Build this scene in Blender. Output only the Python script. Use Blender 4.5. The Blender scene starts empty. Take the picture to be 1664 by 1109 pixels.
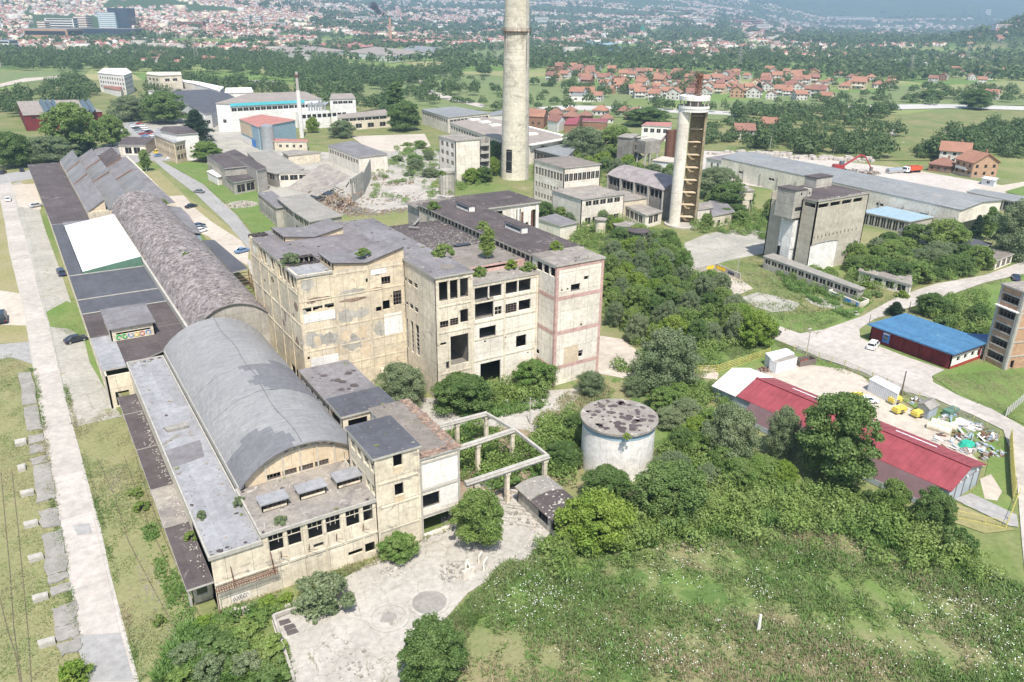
import bpy,math,random
import numpy as np
from math import radians as rad,sin,cos,pi,hypot
random.seed(7)
NR = np.random.RandomState(5)
sc = bpy.context.scene
COL = sc.collection

# ------------------------------------------------------------------ camera
FPX,CAMH = 1280.0,65.0                       # focal length in photo pixels (photo 1664 wide), height above ground
PITCH,ROLL,YAW = rad(22.54),rad(.757),rad(32.3)
_f = np.array([sin(YAW)*cos(PITCH),cos(YAW)*cos(PITCH),-sin(PITCH)])
_r = np.array([cos(YAW),-sin(YAW),0.0]); _u = np.cross(_r,_f)
CR = _r*cos(ROLL)+_u*sin(ROLL); CU = -_r*sin(ROLL)+_u*cos(ROLL); CF = _f
cam = bpy.data.cameras.new('camera'); camo = bpy.data.objects.new('camera',cam); COL.objects.link(camo)
cam.sensor_width = 36.0; cam.lens = 36.0*FPX/1664; cam.clip_start = 1; cam.clip_end = 60000
from mathutils import Matrix,Vector
m = Matrix(((CR[0],CU[0],-CF[0],0),(CR[1],CU[1],-CF[1],0),(CR[2],CU[2],-CF[2],CAMH),(0,0,0,1)))
camo.matrix_world = m
sc.camera = camo
# ------------------------------------------------------------------ world, sun, exposure
SUN = np.array([-.20,-.48,.855]); SUN /= np.linalg.norm(SUN)
w = bpy.data.worlds.new('World'); sc.world = w; w.use_nodes = True
nt = w.node_tree; bg = nt.nodes['Background']; sky = nt.nodes.new('ShaderNodeTexSky')
sky.sky_type = 'NISHITA'; sky.sun_disc = False; sky.sun_elevation = math.asin(SUN[2])
sky.sun_rotation = math.atan2(SUN[0],SUN[1]); sky.air_density = 1.2; sky.dust_density = 1.5; sky.ozone_density = 1.0
nt.links.new(sky.outputs[0],bg.inputs[0]); bg.inputs[1].default_value = .115
sl = bpy.data.lights.new('sun','SUN'); slo = bpy.data.objects.new('sun',sl); COL.objects.link(slo)
sl.energy = 4.5; sl.angle = rad(.6); sl.color = (1,.94,.85)
slo.rotation_euler = Vector(-Vector(SUN)).to_track_quat('-Z','Y').to_euler(); slo.location = (0,0,200)
vs = sc.view_settings; vs.view_transform = 'Standard'; vs.look = 'None'; vs.exposure = .74; vs.gamma = 1; vs.use_curve_mapping = False
sc.cycles.max_bounces = 5; sc.cycles.diffuse_bounces = 3; sc.cycles.glossy_bounces = 2; sc.cycles.transmission_bounces = 2
sc.cycles.volume_bounces = 0; sc.cycles.transparent_max_bounces = 6

# ------------------------------------------------------------------ pixel -> place helpers (photo pixels, 1664x1109)
def ray(px,py):
    return CR*(px-832)/FPX-CU*(py-554.5)/FPX+CF
def P(px,py,z=0.0):
    d = ray(px,py); t = (z-CAMH)/d[2]; return (d[0]*t,d[1]*t,z)
def onY(px,py,Y):
    d = ray(px,py); t = Y/d[1]; return (d[0]*t,CAMH+d[2]*t)
def onX(px,py,X):
    d = ray(px,py); t = X/d[0]; return (d[1]*t,CAMH+d[2]*t)
def online(px,py,A,B):                      # point on the vertical plane through A,B -> (u along AB, z)
    d = ray(px,py); ax,ay = A[0],A[1]; ux,uy = B[0]-ax,B[1]-ay; L = hypot(ux,uy); ux /= L; uy /= L
    nx,ny = uy,-ux; t = (ax*nx+ay*ny)/(d[0]*nx+d[1]*ny)
    return ((d[0]*t-ax)*ux+(d[1]*t-ay)*uy,CAMH+d[2]*t)
def ZF(ox,oy,s):
    return lambda *a: tuple((v/s+(ox if i % 2 == 0 else oy)) for i,v in enumerate(a))
def poly(pts,z=0.0):
    return [P(a,b,z) for a,b in pts]
def ccw(p):
    a = sum(p[i][0]*p[(i+1) % len(p)][1]-p[(i+1) % len(p)][0]*p[i][1] for i in range(len(p)))
    return list(p) if a > 0 else list(p)[::-1]

# ------------------------------------------------------------------ mesh builder
class MB:
    def __init__(s): s.v = []; s.f = []; s.m = []
    def face(s,pts,mi=0):
        n = len(s.v); s.v += [tuple(map(float,p)) for p in pts]; s.f.append(tuple(range(n,n+len(pts)))); s.m.append(mi)
    def box(s,x0,x1,y0,y1,z0,z1,mi=0):
        s.prism([(x0,y0),(x1,y0),(x1,y1),(x0,y1)],z0,z1,mi)
    def prism(s,p,z0,z1,mi=0,top=None):
        p = ccw(p); n = len(s.v); k = len(p)
        s.v += [(float(a[0]),float(a[1]),float(z0)) for a in p]+[(float(a[0]),float(a[1]),float(z1)) for a in p]
        s.f.append(tuple(range(n+k-1,n-1,-1))); s.m.append(mi)
        s.f.append(tuple(range(n+k,n+2*k))); s.m.append(mi if top is None else top)
        for i in range(k):
            j = (i+1) % k; s.f.append((n+i,n+j,n+k+j,n+k+i)); s.m.append(mi)
    def obox(s,A,d,u0,u1,n0,n1,z0,z1,mi=0):       # box along direction d from A, n = outward (right of d)
        nx,ny = d[1],-d[0]
        c = [(A[0]+d[0]*u+nx*n,A[1]+d[1]*u+ny*n) for u,n in ((u0,n0),(u1,n0),(u1,n1),(u0,n1))]
        s.prism(c,z0,z1,mi)
    def cyl(s,x,y,z0,z1,r0,r1=None,n=16,mi=0,cap=True,capmi=None):
        r1 = r0 if r1 is None else r1; b = len(s.v)
        for z,r in ((z0,r0),(z1,r1)):
            s.v += [(x+r*cos(2*pi*i/n),y+r*sin(2*pi*i/n),z) for i in range(n)]
        for i in range(n):
            j = (i+1) % n; s.f.append((b+i,b+j,b+n+j,b+n+i)); s.m.append(mi)
        if cap:
            s.f.append(tuple(range(b+n-1,b-1,-1))); s.m.append(mi)
            s.f.append(tuple(range(b+n,b+2*n))); s.m.append(mi if capmi is None else capmi)
    def tube(s,a,b,r0,r1=None,n=6,mi=0):
        r1 = r0 if r1 is None else r1; a = Vector(a); b = Vector(b); d = (b-a)
        if d.length < 1e-6: return
        q = d.to_track_quat('Z','Y'); k = len(s.v)
        for p,r in ((a,r0),(b,r1)):
            for i in range(n):
                s.v.append(tuple(p+q @ Vector((r*cos(2*pi*i/n),r*sin(2*pi*i/n),0))))
        for i in range(n):
            j = (i+1) % n; s.f.append((k+i,k+j,k+n+j,k+n+i)); s.m.append(mi)
        s.f.append(tuple(range(k+n-1,k-1,-1))); s.m.append(mi); s.f.append(tuple(range(k+n,k+2*n))); s.m.append(mi)
    def bar(s,a,b,w,h,mi=0):                          # rectangular beam between two points (tops at given z)
        ax,ay,az = a; bx,by,bz = b; L = hypot(bx-ax,by-ay); ux,uy = (bx-ax)/L,(by-ay)/L; nx,ny = uy*w/2,-ux*w/2
        k = len(s.v)
        for (x,y,z) in (a,b):
            s.v += [(x+nx,y+ny,z-h),(x-nx,y-ny,z-h),(x-nx,y-ny,z),(x+nx,y+ny,z)]
        for q in ((0,1,2,3),(7,6,5,4),(0,4,5,1),(1,5,6,2),(2,6,7,3),(3,7,4,0)):
            s.f.append(tuple(k+i for i in q)); s.m.append(mi)
    def wall(s,A,B,z0,z1,holes=(),t=.3,mi=0,mi_in=None):
        mi_in = mi if mi_in is None else mi_in
        L = hypot(B[0]-A[0],B[1]-A[1]); d = ((B[0]-A[0])/L,(B[1]-A[1])/L); nx,ny = d[1],-d[0]
        hs = [(max(.05,min(h[0],h[1])),min(L-.05,max(h[0],h[1])),max(z0+.02,min(h[2],h[3])),min(z1-.05,max(h[2],h[3]))) for h in holes]
        hs = [h for h in hs if h[1]-h[0] > .05 and h[3]-h[2] > .05]
        us = sorted(set([0,L]+[round(x,3) for h in hs for x in h[:2]])); zs = sorted(set([z0,z1]+[round(x,3) for h in hs for x in h[2:]]))
        def pt(u,n,z): return (A[0]+d[0]*u+nx*n,A[1]+d[1]*u+ny*n,z)
        def ins(u,z): return any(h[0]-.01 < u < h[1]+.01 and h[2]-.01 < z < h[3]+.01 for h in hs)
        G = [[not ins((us[i]+us[i+1])/2,(zs[j]+zs[j+1])/2) for j in range(len(zs)-1)] for i in range(len(us)-1)]
        nu,nz = len(us)-1,len(zs)-1
        for i in range(nu):
            for j in range(nz):
                if not G[i][j]: continue
                a,b,c,e = us[i],us[i+1],zs[j],zs[j+1]
                s.face([pt(a,0,c),pt(b,0,c),pt(b,0,e),pt(a,0,e)],mi)
                s.face([pt(b,-t,c),pt(a,-t,c),pt(a,-t,e),pt(b,-t,e)],mi_in)
                if i == 0 or not G[i-1][j]: s.face([pt(a,-t,c),pt(a,0,c),pt(a,0,e),pt(a,-t,e)],mi)
                if i == nu-1 or not G[i+1][j]: s.face([pt(b,0,c),pt(b,-t,c),pt(b,-t,e),pt(b,0,e)],mi)
                if j == nz-1 or not G[i][j+1]: s.face([pt(a,0,e),pt(b,0,e),pt(b,-t,e),pt(a,-t,e)],mi)
                if j == 0 or not G[i][j-1]: s.face([pt(a,-t,c),pt(b,-t,c),pt(b,0,c),pt(a,0,c)],mi)
    def frame(s,A,B,h,nx=2,ny=2,w=.07,inset=.12,mi=0,glass=None,pskip=0.0):   # window bars inside hole h
        L = hypot(B[0]-A[0],B[1]-A[1]); d = ((B[0]-A[0])/L,(B[1]-A[1])/L)
        u0,u1,z0,z1 = min(h[0],h[1]),max(h[0],h[1]),min(h[2],h[3]),max(h[2],h[3])
        for i in range(nx+1):
            u = u0+(u1-u0)*i/nx; s.obox(A,d,max(u0,u-w/2),min(u1,u+w/2),-inset-w,-inset,z0,z1,mi)
        for j in range(ny+1):
            z = z0+(z1-z0)*j/ny
            if 0 < j < ny and random.random() < pskip: continue
            s.obox(A,d,u0,u1,-inset-w*.9,-inset-w*.1,max(z0,z-w/2),min(z1,z+w/2),mi)
        if glass is not None:
            for i in range(nx):
                for j in range(ny):
                    if random.random() < pskip: continue
                    s.obox(A,d,u0+(u1-u0)*i/nx,u0+(u1-u0)*(i+1)/nx,-inset-w*.6,-inset-w*.5,z0+(z1-z0)*j/ny,z0+(z1-z0)*(j+1)/ny,glass)
    def build(s,name,mats,parent=None,local=False,smooth=False):
        if not isinstance(mats,(list,tuple)): mats = [mats]
        off = (0,0,0)
        if parent is not None and not local:
            q = parent; off = np.zeros(3)
            while q is not None: off = off+np.array(q.location); q = q.parent
        me = bpy.data.meshes.new(name); v = np.array(s.v,dtype=float).reshape(-1,3)
        if len(v): v = v-np.array(off)
        me.from_pydata(v.tolist(),[],s.f)
        for mt in mats: me.materials.append(M[mt] if isinstance(mt,str) else mt)
        if len(mats) > 1: me.polygons.foreach_set('material_index',s.m)
        if smooth: me.polygons.foreach_set('use_smooth',[True]*len(s.f))
        me.update()
        o = bpy.data.objects.new(name,me); COL.objects.link(o)
        if parent is not None: o.parent = parent
        return o
def tag(o,label=None,cat=None,group=None,kind=None):
    if label: o['label'] = label
    if cat: o['category'] = cat
    if group: o['group'] = group
    if kind: o['kind'] = kind
    return o
def thing(name,label,cat,loc=(0,0,0),group=None):
    o = bpy.data.objects.new(name,None); COL.objects.link(o); o.location = loc; o.empty_display_size = .5
    return tag(o,label,cat,group)
def kids(o): return KID.get(o.name,None) or [c for c in COL.objects if c.parent == o]
KID = {}
def remember(root):
    KID[root.name] = [c for c in COL.objects if c.parent == root]
    for c in KID[root.name]: KID[c.name] = [g for g in COL.objects if g.parent == c] or ()
def copy_tree(o,parent=None):
    c = o.copy(); COL.objects.link(c); c.parent = parent
    if parent is not None:
        for k in ('label','category','group'):
            pass
    for ch in KID.get(o.name,()) : copy_tree(ch,c)
    return c
def place(proto,used,loc,rz=0,scale=1,label=None,group=None,cat=None):
    o = proto if not used.get(proto.name) else copy_tree(proto); used[proto.name] = True
    o.location = loc; o.rotation_euler = (0,0,rz)
    o.scale = scale if isinstance(scale,(tuple,list)) else (scale,)*3
    if label: o['label'] = label
    if group: o['group'] = group
    if cat: o['category'] = cat
    return o
USED = {}

# ------------------------------------------------------------------ materials
M = {}
def newmat(name):
    mt = bpy.data.materials.new(name); mt.use_nodes = True; t = mt.node_tree; b = t.nodes['Principled BSDF']; M[name] = mt
    return mt,t,b
def N(t,typ,**kw):
    n = t.nodes.new(typ)
    for k,v in kw.items():
        if hasattr(n,k): setattr(n,k,v)
        else: n.inputs[k].default_value = v
    return n
def mixc(t,fac,a,b,mode='MIX'):
    n = t.nodes.new('ShaderNodeMix'); n.data_type = 'RGBA'; n.blend_type = mode
    for sock,v in ((n.inputs[0],fac),(n.inputs[6],a),(n.inputs[7],b)):
        if hasattr(v,'links') or hasattr(v,'is_linked'): t.links.new(v,sock)
        elif isinstance(v,(tuple,list)): sock.default_value = (*v[:3],1)
        else: sock.default_value = v
    return n.outputs[2]
def ramp(t,src,stops):
    n = t.nodes.new('ShaderNodeValToRGB'); cr = n.color_ramp
    while len(cr.elements) < len(stops): cr.elements.new(.5)
    for e,(p,c) in zip(cr.elements,stops):
        e.position = p; e.color = (c,c,c,1) if not isinstance(c,(tuple,list)) else (*c,1)
    t.links.new(src,n.inputs[0]); return n.outputs[0]
def pos(t,scale=(1,1,1)):
    g = t.nodes.new('ShaderNodeNewGeometry'); mp = t.nodes.new('ShaderNodeMapping'); mp.inputs['Scale'].default_value = scale
    t.links.new(g.outputs['Position'],mp.inputs[0]); return mp.outputs[0]
def noise(t,vec,scale,detail=4,rough=.6,dist=0):
    n = N(t,'ShaderNodeTexNoise'); n.inputs['Scale'].default_value = scale; n.inputs['Detail'].default_value = detail
    n.inputs['Roughness'].default_value = rough; n.inputs['Distortion'].default_value = dist; t.links.new(vec,n.inputs['Vector']); return n.outputs[0]
def wallvec(t):                                 # (x+y, z) coordinates for vertical faces
    g = t.nodes.new('ShaderNodeNewGeometry'); s = t.nodes.new('ShaderNodeSeparateXYZ'); t.links.new(g.outputs['Position'],s.inputs[0])
    a = t.nodes.new('ShaderNodeMath'); a.operation = 'ADD'; t.links.new(s.outputs[0],a.inputs[0]); t.links.new(s.outputs[1],a.inputs[1])
    c = t.nodes.new('ShaderNodeCombineXYZ'); t.links.new(a.outputs[0],c.inputs[0]); t.links.new(s.outputs[2],c.inputs[1]); return c.outputs[0]
def bump(t,b,h,strength=.4,dist=.1):
    n = t.nodes.new('ShaderNodeBump'); n.inputs['Strength'].default_value = strength; n.inputs['Distance'].default_value = dist
    t.links.new(h,n.inputs['Height']); t.links.new(n.outputs[0],b.inputs['Normal'])
def plain(name,c,rough=.7,metal=0,var=.12,scale=.8,spec=.3):
    mt,t,b = newmat(name); v = noise(t,pos(t),scale,5,.65)
    c0 = tuple(x*(1-var*1.6) for x in c); c1 = tuple(min(1,x*(1+var*1.2)) for x in c)
    t.links.new(ramp(t,v,[(.3,c0),(.7,c1)]),b.inputs['Base Color']); b.inputs['Roughness'].default_value = rough
    b.inputs['Metallic'].default_value = metal; b.inputs['Specular IOR Level'].default_value = spec; return mt
def surface(name,base,dark,patch=None,sc_big=.12,sc_small=1.2,streak=0,panel=None,amount=.5,rough=.9,bmp=.25,pa=.55,wallmap=False,line=.5,spots=None,cracks=0):
    """weathered surface: base colour, dirt patches, optional second patch colour, vertical streaks, panel joints"""
    mt,t,b = newmat(name); p = pos(t)
    n1 = noise(t,p,sc_big,6,.7,.6); n2 = noise(t,p,sc_small,6,.7)
    col = mixc(t,ramp(t,n1,[(.5-amount*.25,0),(.5+amount*.3,1)]),base,dark)
    if patch is not None:
        n3 = noise(t,pos(t,(1.3,1.1,1.9)),sc_big*1.8,7,.72,.9)
        col = mixc(t,ramp(t,n3,[(pa,0),(pa+.05,1)]),col,patch)
    if streak:
        n4 = noise(t,pos(t,(1,1,.12)),2.2,4,.7); col = mixc(t,ramp(t,n4,[(.52,0),(.75,streak)]),col,tuple(x*.45 for x in dark))
    col = mixc(t,.55,col,ramp(t,n2,[(.25,.45),(.5,.5),(.78,.56)]),'OVERLAY') if False else mixc(t,1.0,col,ramp(t,n2,[(.28,.74),(.7,1.12)]),'MULTIPLY')
    if spots is not None:
        n6 = noise(t,p,3.1,4,.8); col = mixc(t,ramp(t,n6,[(.64,0),(.68,1)]),col,spots)
    if cracks:
        vo = N(t,'ShaderNodeTexVoronoi'); vo.feature = 'DISTANCE_TO_EDGE'; vo.inputs['Scale'].default_value = cracks; vo.inputs['Randomness'].default_value = 1
        nv = noise(t,p,.9,4,.7); ad = t.nodes.new('ShaderNodeVectorMath'); ad.operation = 'MULTIPLY_ADD'; ad.inputs[1].default_value = (1.6,1.6,0); t.links.new(nv,ad.inputs[0]); t.links.new(p,ad.inputs[2]); t.links.new(ad.outputs[0],vo.inputs['Vector'])
        col = mixc(t,ramp(t,vo.outputs['Distance'],[(.001,.8),(.008,0)]),col,(.13,.13,.07))
    if panel:
        bk = t.nodes.new('ShaderNodeTexBrick'); bk.inputs['Scale'].default_value = 1; bk.offset = 0
        bk.inputs['Brick Width'].default_value = panel[0]; bk.inputs['Row Height'].default_value = panel[1]; bk.inputs['Mortar Size'].default_value = panel[2]
        bk.inputs['Color1'].default_value = (1,1,1,1); bk.inputs['Color2'].default_value = (.86,.86,.86,1); bk.inputs['Mortar'].default_value = (line,line,line,1)
        t.links.new(wallvec(t) if wallmap else p,bk.inputs['Vector']); col = mixc(t,1.0,col,bk.outputs[0],'MULTIPLY')
    t.links.new(col,b.inputs['Base Color']); b.inputs['Roughness'].default_value = rough; b.inputs['Specular IOR Level'].default_value = .2
    if bmp: bump(t,b,n2,bmp,.12)
    return mt
surface('cream_plaster',(.76,.68,.54),(.60,.53,.41),(.38,.345,.29),.16,1.5,.5,(3.05,3.7,.035),wallmap=True,pa=.6)
surface('peeled_plaster',(.76,.655,.47),(.56,.49,.39),(.56,.45,.31),.2,1.3,.4,(2.4,3.7,.035),wallmap=True,pa=.6,spots=(.38,.27,.2))
surface('pale_plaster',(.84,.78,.68),(.68,.62,.53),(.42,.38,.32),.16,1.4,.35,(3.05,3.7,.03),wallmap=True,pa=.67)
surface('ochre_plaster',(.70,.58,.42),(.60,.48,.33),None,.2,1.4,.2,(3.0,4,.02),wallmap=True)
surface('white_render',(.80,.77,.73),(.68,.65,.60),None,.2,1.2,.25)
surface('white_panel',(.84,.83,.80),(.72,.70,.66),None,.3,1.2,.2,(3,3,.02),wallmap=True)
surface('grey_concrete',(.50,.47,.41),(.36,.34,.30),(.26,.25,.22),.18,1.1,.5,(3.2,2.6,.03),wallmap=True,pa=.62)
surface('dark_concrete',(.33,.31,.27),(.22,.20,.18),(.42,.40,.36),.2,1.1,.4,(3.2,2.6,.03),wallmap=True,pa=.62)
surface('silo_concrete',(.52,.48,.39),(.44,.40,.32),None,.1,.9,.4,(60,1.3,.025),wallmap=True,line=.8)
surface('frame_concrete',(.44,.42,.38),(.38,.36,.32),None,.4,1.6,.3)
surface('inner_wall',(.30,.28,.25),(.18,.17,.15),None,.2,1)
surface('bitumen',(.12,.10,.10),(.078,.066,.066),(.21,.185,.175),.1,1.3,0,(1.2,9,.03),pa=.6,line=.75)
surface('grey_felt',(.235,.225,.235),(.17,.16,.165),(.29,.27,.26),.12,1.0,0,(1.0,8,.02),pa=.62,line=.85)
surface('mauve_felt',(.225,.205,.215),(.165,.15,.155),(.27,.255,.235),.1,1.2,0,(1.1,9,.02),pa=.62,line=.85)
surface('blue_felt',(.105,.108,.125),(.085,.088,.10),(.14,.14,.15),.12,1.0,0,(1.1,10,.02),pa=.68,line=.85)
surface('light_felt',(.34,.34,.355),(.27,.27,.28),(.25,.23,.20),.14,.9,0,(1.1,8,.025),pa=.6,line=.85)
surface('debris_roof',(.32,.29,.25),(.20,.18,.17),(.42,.39,.35),.25,1.6,0,None,pa=.58,spots=(.46,.43,.39))
surface('weedy_roof',(.24,.21,.19),(.17,.15,.13),(.15,.17,.07),.25,1.4,0,None,pa=.6)
surface('rubble_roof',(.33,.295,.29),(.21,.185,.185),(.42,.38,.35),.3,2.6,0,None,pa=.6,bmp=.6)
surface('silver_roof',(.27,.28,.285),(.22,.23,.235),(.31,.30,.285),.06,.7,0,(1.0,12,.03),pa=.6,line=.85)
surface('tan_roof',(.34,.29,.255),(.28,.25,.225),None,.06,.7,0,(1.0,12,.03),line=.85)
surface('concrete_ground',(.42,.395,.35),(.34,.33,.29),(.27,.28,.16),.10,1.0,0,(6,6,.05),pa=.60,line=.7,cracks=.16)
surface('road_concrete',(.48,.44,.40),(.42,.385,.345),(.36,.335,.31),.05,.7,0,(6.0,4.2,.045),pa=.66,line=.80,bmp=.1)
surface('asphalt',(.33,.32,.31),(.28,.275,.265),(.38,.37,.35),.05,.9,0,None,pa=.65,bmp=.1)
surface('pale_yard',(.50,.445,.38),(.42,.37,.31),(.31,.29,.21),.05,.6,0,None,pa=.68)
surface('dusty_yard',(.50,.455,.41),(.42,.38,.34),(.35,.31,.26),.03,.4,0,None,pa=.66)
surface('cracked_slab',(.44,.41,.37),(.33,.31,.275),(.25,.24,.17),.14,1.3,0,None,pa=.60,cracks=.30)
surface('old_slab',(.31,.29,.265),(.23,.22,.195),(.18,.175,.14),.25,1.6,0,None,pa=.62)
surface('patchy_grass',(.24,.23,.10),(.30,.26,.15),(.52,.47,.38),.10,1.4,0,None,pa=.63)
surface('dry_grass',(.25,.235,.12),(.20,.215,.095),(.31,.28,.18),.10,1.6,0,None,pa=.64)
surface('green_grass',(.115,.19,.045),(.17,.21,.07),(.24,.235,.12),.08,1.4,0,None,pa=.64)
surface('field_grass',(.145,.195,.075),(.18,.205,.09),(.24,.23,.13),.012,.3,0,None,pa=.62)
surface('field_dry',(.26,.26,.12),(.20,.235,.09),None,.012,.3,0,None)
surface('meadow_ground',(.125,.19,.05),(.25,.22,.125),(.09,.15,.04),.055,2.2,0,None,pa=.55)
surface('scrub',(.12,.165,.05),(.23,.21,.10),(.34,.29,.2),.05,.9,0,None,pa=.62)
surface('river_gravel',(.50,.48,.45),(.42,.41,.39),None,.02,.4)
surface('brick_red',(.33,.19,.13),(.27,.15,.10),None,.3,2,.2,(.9,.4,.05),wallmap=True,line=.8)
surface('brick_tan',(.52,.33,.22),(.44,.28,.18),None,.3,2,.2,(.9,.4,.05),wallmap=True,line=.85)
surface('dark_red_wall',(.20,.035,.035),(.15,.03,.03),None,.3,2,.2,(2.2,5,.04),wallmap=True,line=.6)
surface('tile_red',(.27,.145,.11),(.21,.11,.085),(.32,.19,.14),.1,1.5,0,None,pa=.6)
surface('tile_orange',(.345,.18,.12),(.27,.14,.10),None,.1,1.5)
surface('tile_brown',(.26,.13,.10),(.2,.10,.08),None,.1,1.5)
surface('pink_roof',(.42,.19,.16),(.34,.16,.14),(.46,.3,.27),.1,1.0,0,None,pa=.62)
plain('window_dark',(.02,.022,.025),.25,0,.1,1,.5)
plain('window_glass',(.10,.13,.15),.12,0,.3,.5,.6)
plain('steel_frame',(.16,.13,.11),.7)
plain('pale_frame',(.50,.46,.38),.7)
plain('rust',(.15,.07,.045),.85,0,.4,2)
plain('rail_steel',(.16,.125,.095),.6,.3,.3,2)
plain('yellow_paint',(.55,.49,.16),.6,0,.2,2)
plain('machine_yellow',(.62,.50,.10),.4,0,.08,1)
plain('pink_band',(.50,.33,.29),.85,0,.2,1.2)
plain('white_paint',(.66,.67,.68),.4,0,.05,1)
surface('membrane',(.80,.80,.79),(.70,.70,.68),None,.12,.8,0,(2.2,60,.03),line=.88,rough=.6)
surface('blue_roof',(.075,.20,.35),(.06,.165,.30),(.12,.245,.37),.12,1.0,.2,(1.0,40,.03),pa=.62,line=.8,rough=.5)
plain('blue_roof_dark',(.03,.09,.24),.5,0,.1,.6)
plain('crimson_roof',(.26,.058,.068),.45,0,.14,.5)
plain('shade_maroon',(.13,.08,.085),.7,0,.1,.6)  # shade of the hangar's steep side, put into the colour
plain('blue_grey_metal',(.34,.38,.42),.5,0,.08,.8)
plain('green_metal',(.10,.19,.14),.6)
plain('cyan_paint',(.10,.48,.56),.6)
plain('light_blue',(.27,.37,.43),.6,0,.1)
plain('steel_bright',(.55,.57,.58),.35,.7,.1)
plain('rusty_tank',(.48,.27,.22),.7,0,.35,.8)
plain('black_rubber',(.02,.02,.02),.8)
plain('car_glass',(.02,.025,.03),.08,0,.05,1,.8)
plain('dark_glass',(.035,.05,.075),.15,0,.2,.2,.8)
plain('teal_sheet',(.03,.36,.24),.5)
plain('graffiti_yellow',(.75,.50,.02),.7); plain('graffiti_green',(.06,.40,.12),.7); plain('graffiti_blue',(.06,.22,.55),.7)
plain('graffiti_red',(.5,.05,.04),.7); plain('graffiti_black',(.05,.05,.08),.7); plain('graffiti_white',(.75,.75,.75),.7)
plain('flower_white',(.75,.76,.72),.8)
plain('bark',(.14,.11,.08),.9,0,.3,3); plain('pale_bark',(.40,.37,.32),.9,0,.3,3)
plain('weedy_moss',(.14,.16,.06),.9,0,.3,2)
plain('soil',(.26,.20,.14),.95,0,.2,1)
plain('brick_rubble',(.27,.19,.145),.95,0,.4,1.5)
plain('rubble',(.42,.39,.35),.95,0,.25,1.2)
for n_,c_ in dict(white=(.80,.80,.80),silver=(.45,.47,.49),dark=(.025,.03,.045),navy=(.03,.05,.11),red=(.32,.04,.04),grey=(.2,.22,.24),yellow=(.8,.6,.05),blue=(.15,.25,.42)).items():
    plain('car_'+n_,c_,.28,0,.02,1,.6)
def corrugated(name,c0,c1,pitch=.9,axis='X'):
    mt,t,b = newmat(name); p = pos(t); n1 = noise(t,p,.12,6,.7); n2 = noise(t,pos(t,(.25,2.2,1)),1.2,5,.7)
    n2b = noise(t,p,1.6,5,.7)
    col = mixc(t,ramp(t,n1,[(.35,0),(.65,1)]),c0,c1); col = mixc(t,1.0,col,ramp(t,n2,[(.3,.78),(.7,1.15)]),'MULTIPLY')
    col = mixc(t,1.0,col,ramp(t,n2b,[(.3,.85),(.7,1.1)]),'MULTIPLY')
    wv = N(t,'ShaderNodeTexWave'); wv.bands_direction = axis; wv.inputs['Scale'].default_value = .5/pitch; t.links.new(p,wv.inputs['Vector'])
    col = mixc(t,1.0,col,ramp(t,wv.outputs['Fac'],[(.0,.88),(.3,1.0)]),'MULTIPLY')
    t.links.new(col,b.inputs['Base Color']); b.inputs['Roughness'].default_value = .75; bump(t,b,wv.outputs['Fac'],.5,.08); return mt
corrugated('vault_sheet',(.24,.24,.245),(.29,.288,.285),.45,'Y')
corrugated('vault_dark',(.15,.15,.165),(.19,.19,.20),.45,'Y')
corrugated('asbestos',(.14,.14,.145),(.22,.215,.215),.5,'Y')
def leafmat(name,c0,c1,c2,low=None):
    mt,t,b = newmat(name); oi = t.nodes.new('ShaderNodeObjectInfo'); p = pos(t); n1 = noise(t,p,.33,3,.6); n2 = noise(t,p,2.2,4,.75); n3 = noise(t,p,.11,3,.6)
    col = mixc(t,oi.outputs['Random'],c0,c1); col = mixc(t,ramp(t,n1,[(.38,0),(.66,.8)]),col,c2)
    col = mixc(t,ramp(t,n3,[(.42,0),(.6,.5)]),col,tuple(x*k for x,k in zip(c0,(.8,.85,.8))))
    if low: n4 = noise(t,p,.055,5,.65,.4); col = mixc(t,ramp(t,n4,[(.46,0),(.60,.9)]),col,low)
    col = mixc(t,1.0,col,ramp(t,n2,[(.3,.7),(.7,1.3)]),'MULTIPLY')
    t.links.new(col,b.inputs['Base Color']); b.inputs['Roughness'].default_value = .55; b.inputs['Specular IOR Level'].default_value = .3
    tr = t.nodes.new('ShaderNodeBsdfTranslucent'); t.links.new(col,tr.inputs[0]); mx = t.nodes.new('ShaderNodeMixShader'); mx.inputs[0].default_value = .40
    t.links.new(b.outputs[0],mx.inputs[1]); t.links.new(tr.outputs[0],mx.inputs[2]); t.links.new(mx.outputs[0],t.nodes['Material Output'].inputs[0]); return mt
leafmat('leaf_dark',(.11,.19,.055),(.17,.255,.075),(.20,.28,.10))
leafmat('leaf_mid',(.16,.27,.065),(.26,.345,.09),(.29,.36,.13))
leafmat('leaf_bright',(.20,.32,.05),(.25,.35,.06),(.29,.36,.08))
leafmat('leaf_willow',(.19,.26,.13),(.25,.31,.16),(.29,.33,.19))
leafmat('leaf_conifer',(.03,.065,.03),(.04,.075,.038),(.05,.085,.045))
leafmat('leaf_far',(.085,.145,.05),(.11,.17,.06),(.155,.205,.08))
leafmat('grass_blade',(.14,.22,.06),(.14,.22,.06),(.24,.26,.12),low=(.36,.31,.19))
leafmat('weed_leaf',(.12,.22,.05),(.12,.22,.05),(.20,.29,.09))
surface('town_wall',(.66,.63,.59),(.44,.42,.39),None,.2,1)
surface('chimney_concrete',(.68,.625,.51),(.60,.55,.44),(.46,.42,.34),.05,.9,.35,(80,1.6,.03),wallmap=True,line=.86)
surface('tower_yellow',(.44,.38,.25),(.30,.24,.14),(.22,.15,.09),.3,1.4,.5)
plain('orange_paint',(.52,.09,.04),.5)
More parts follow.
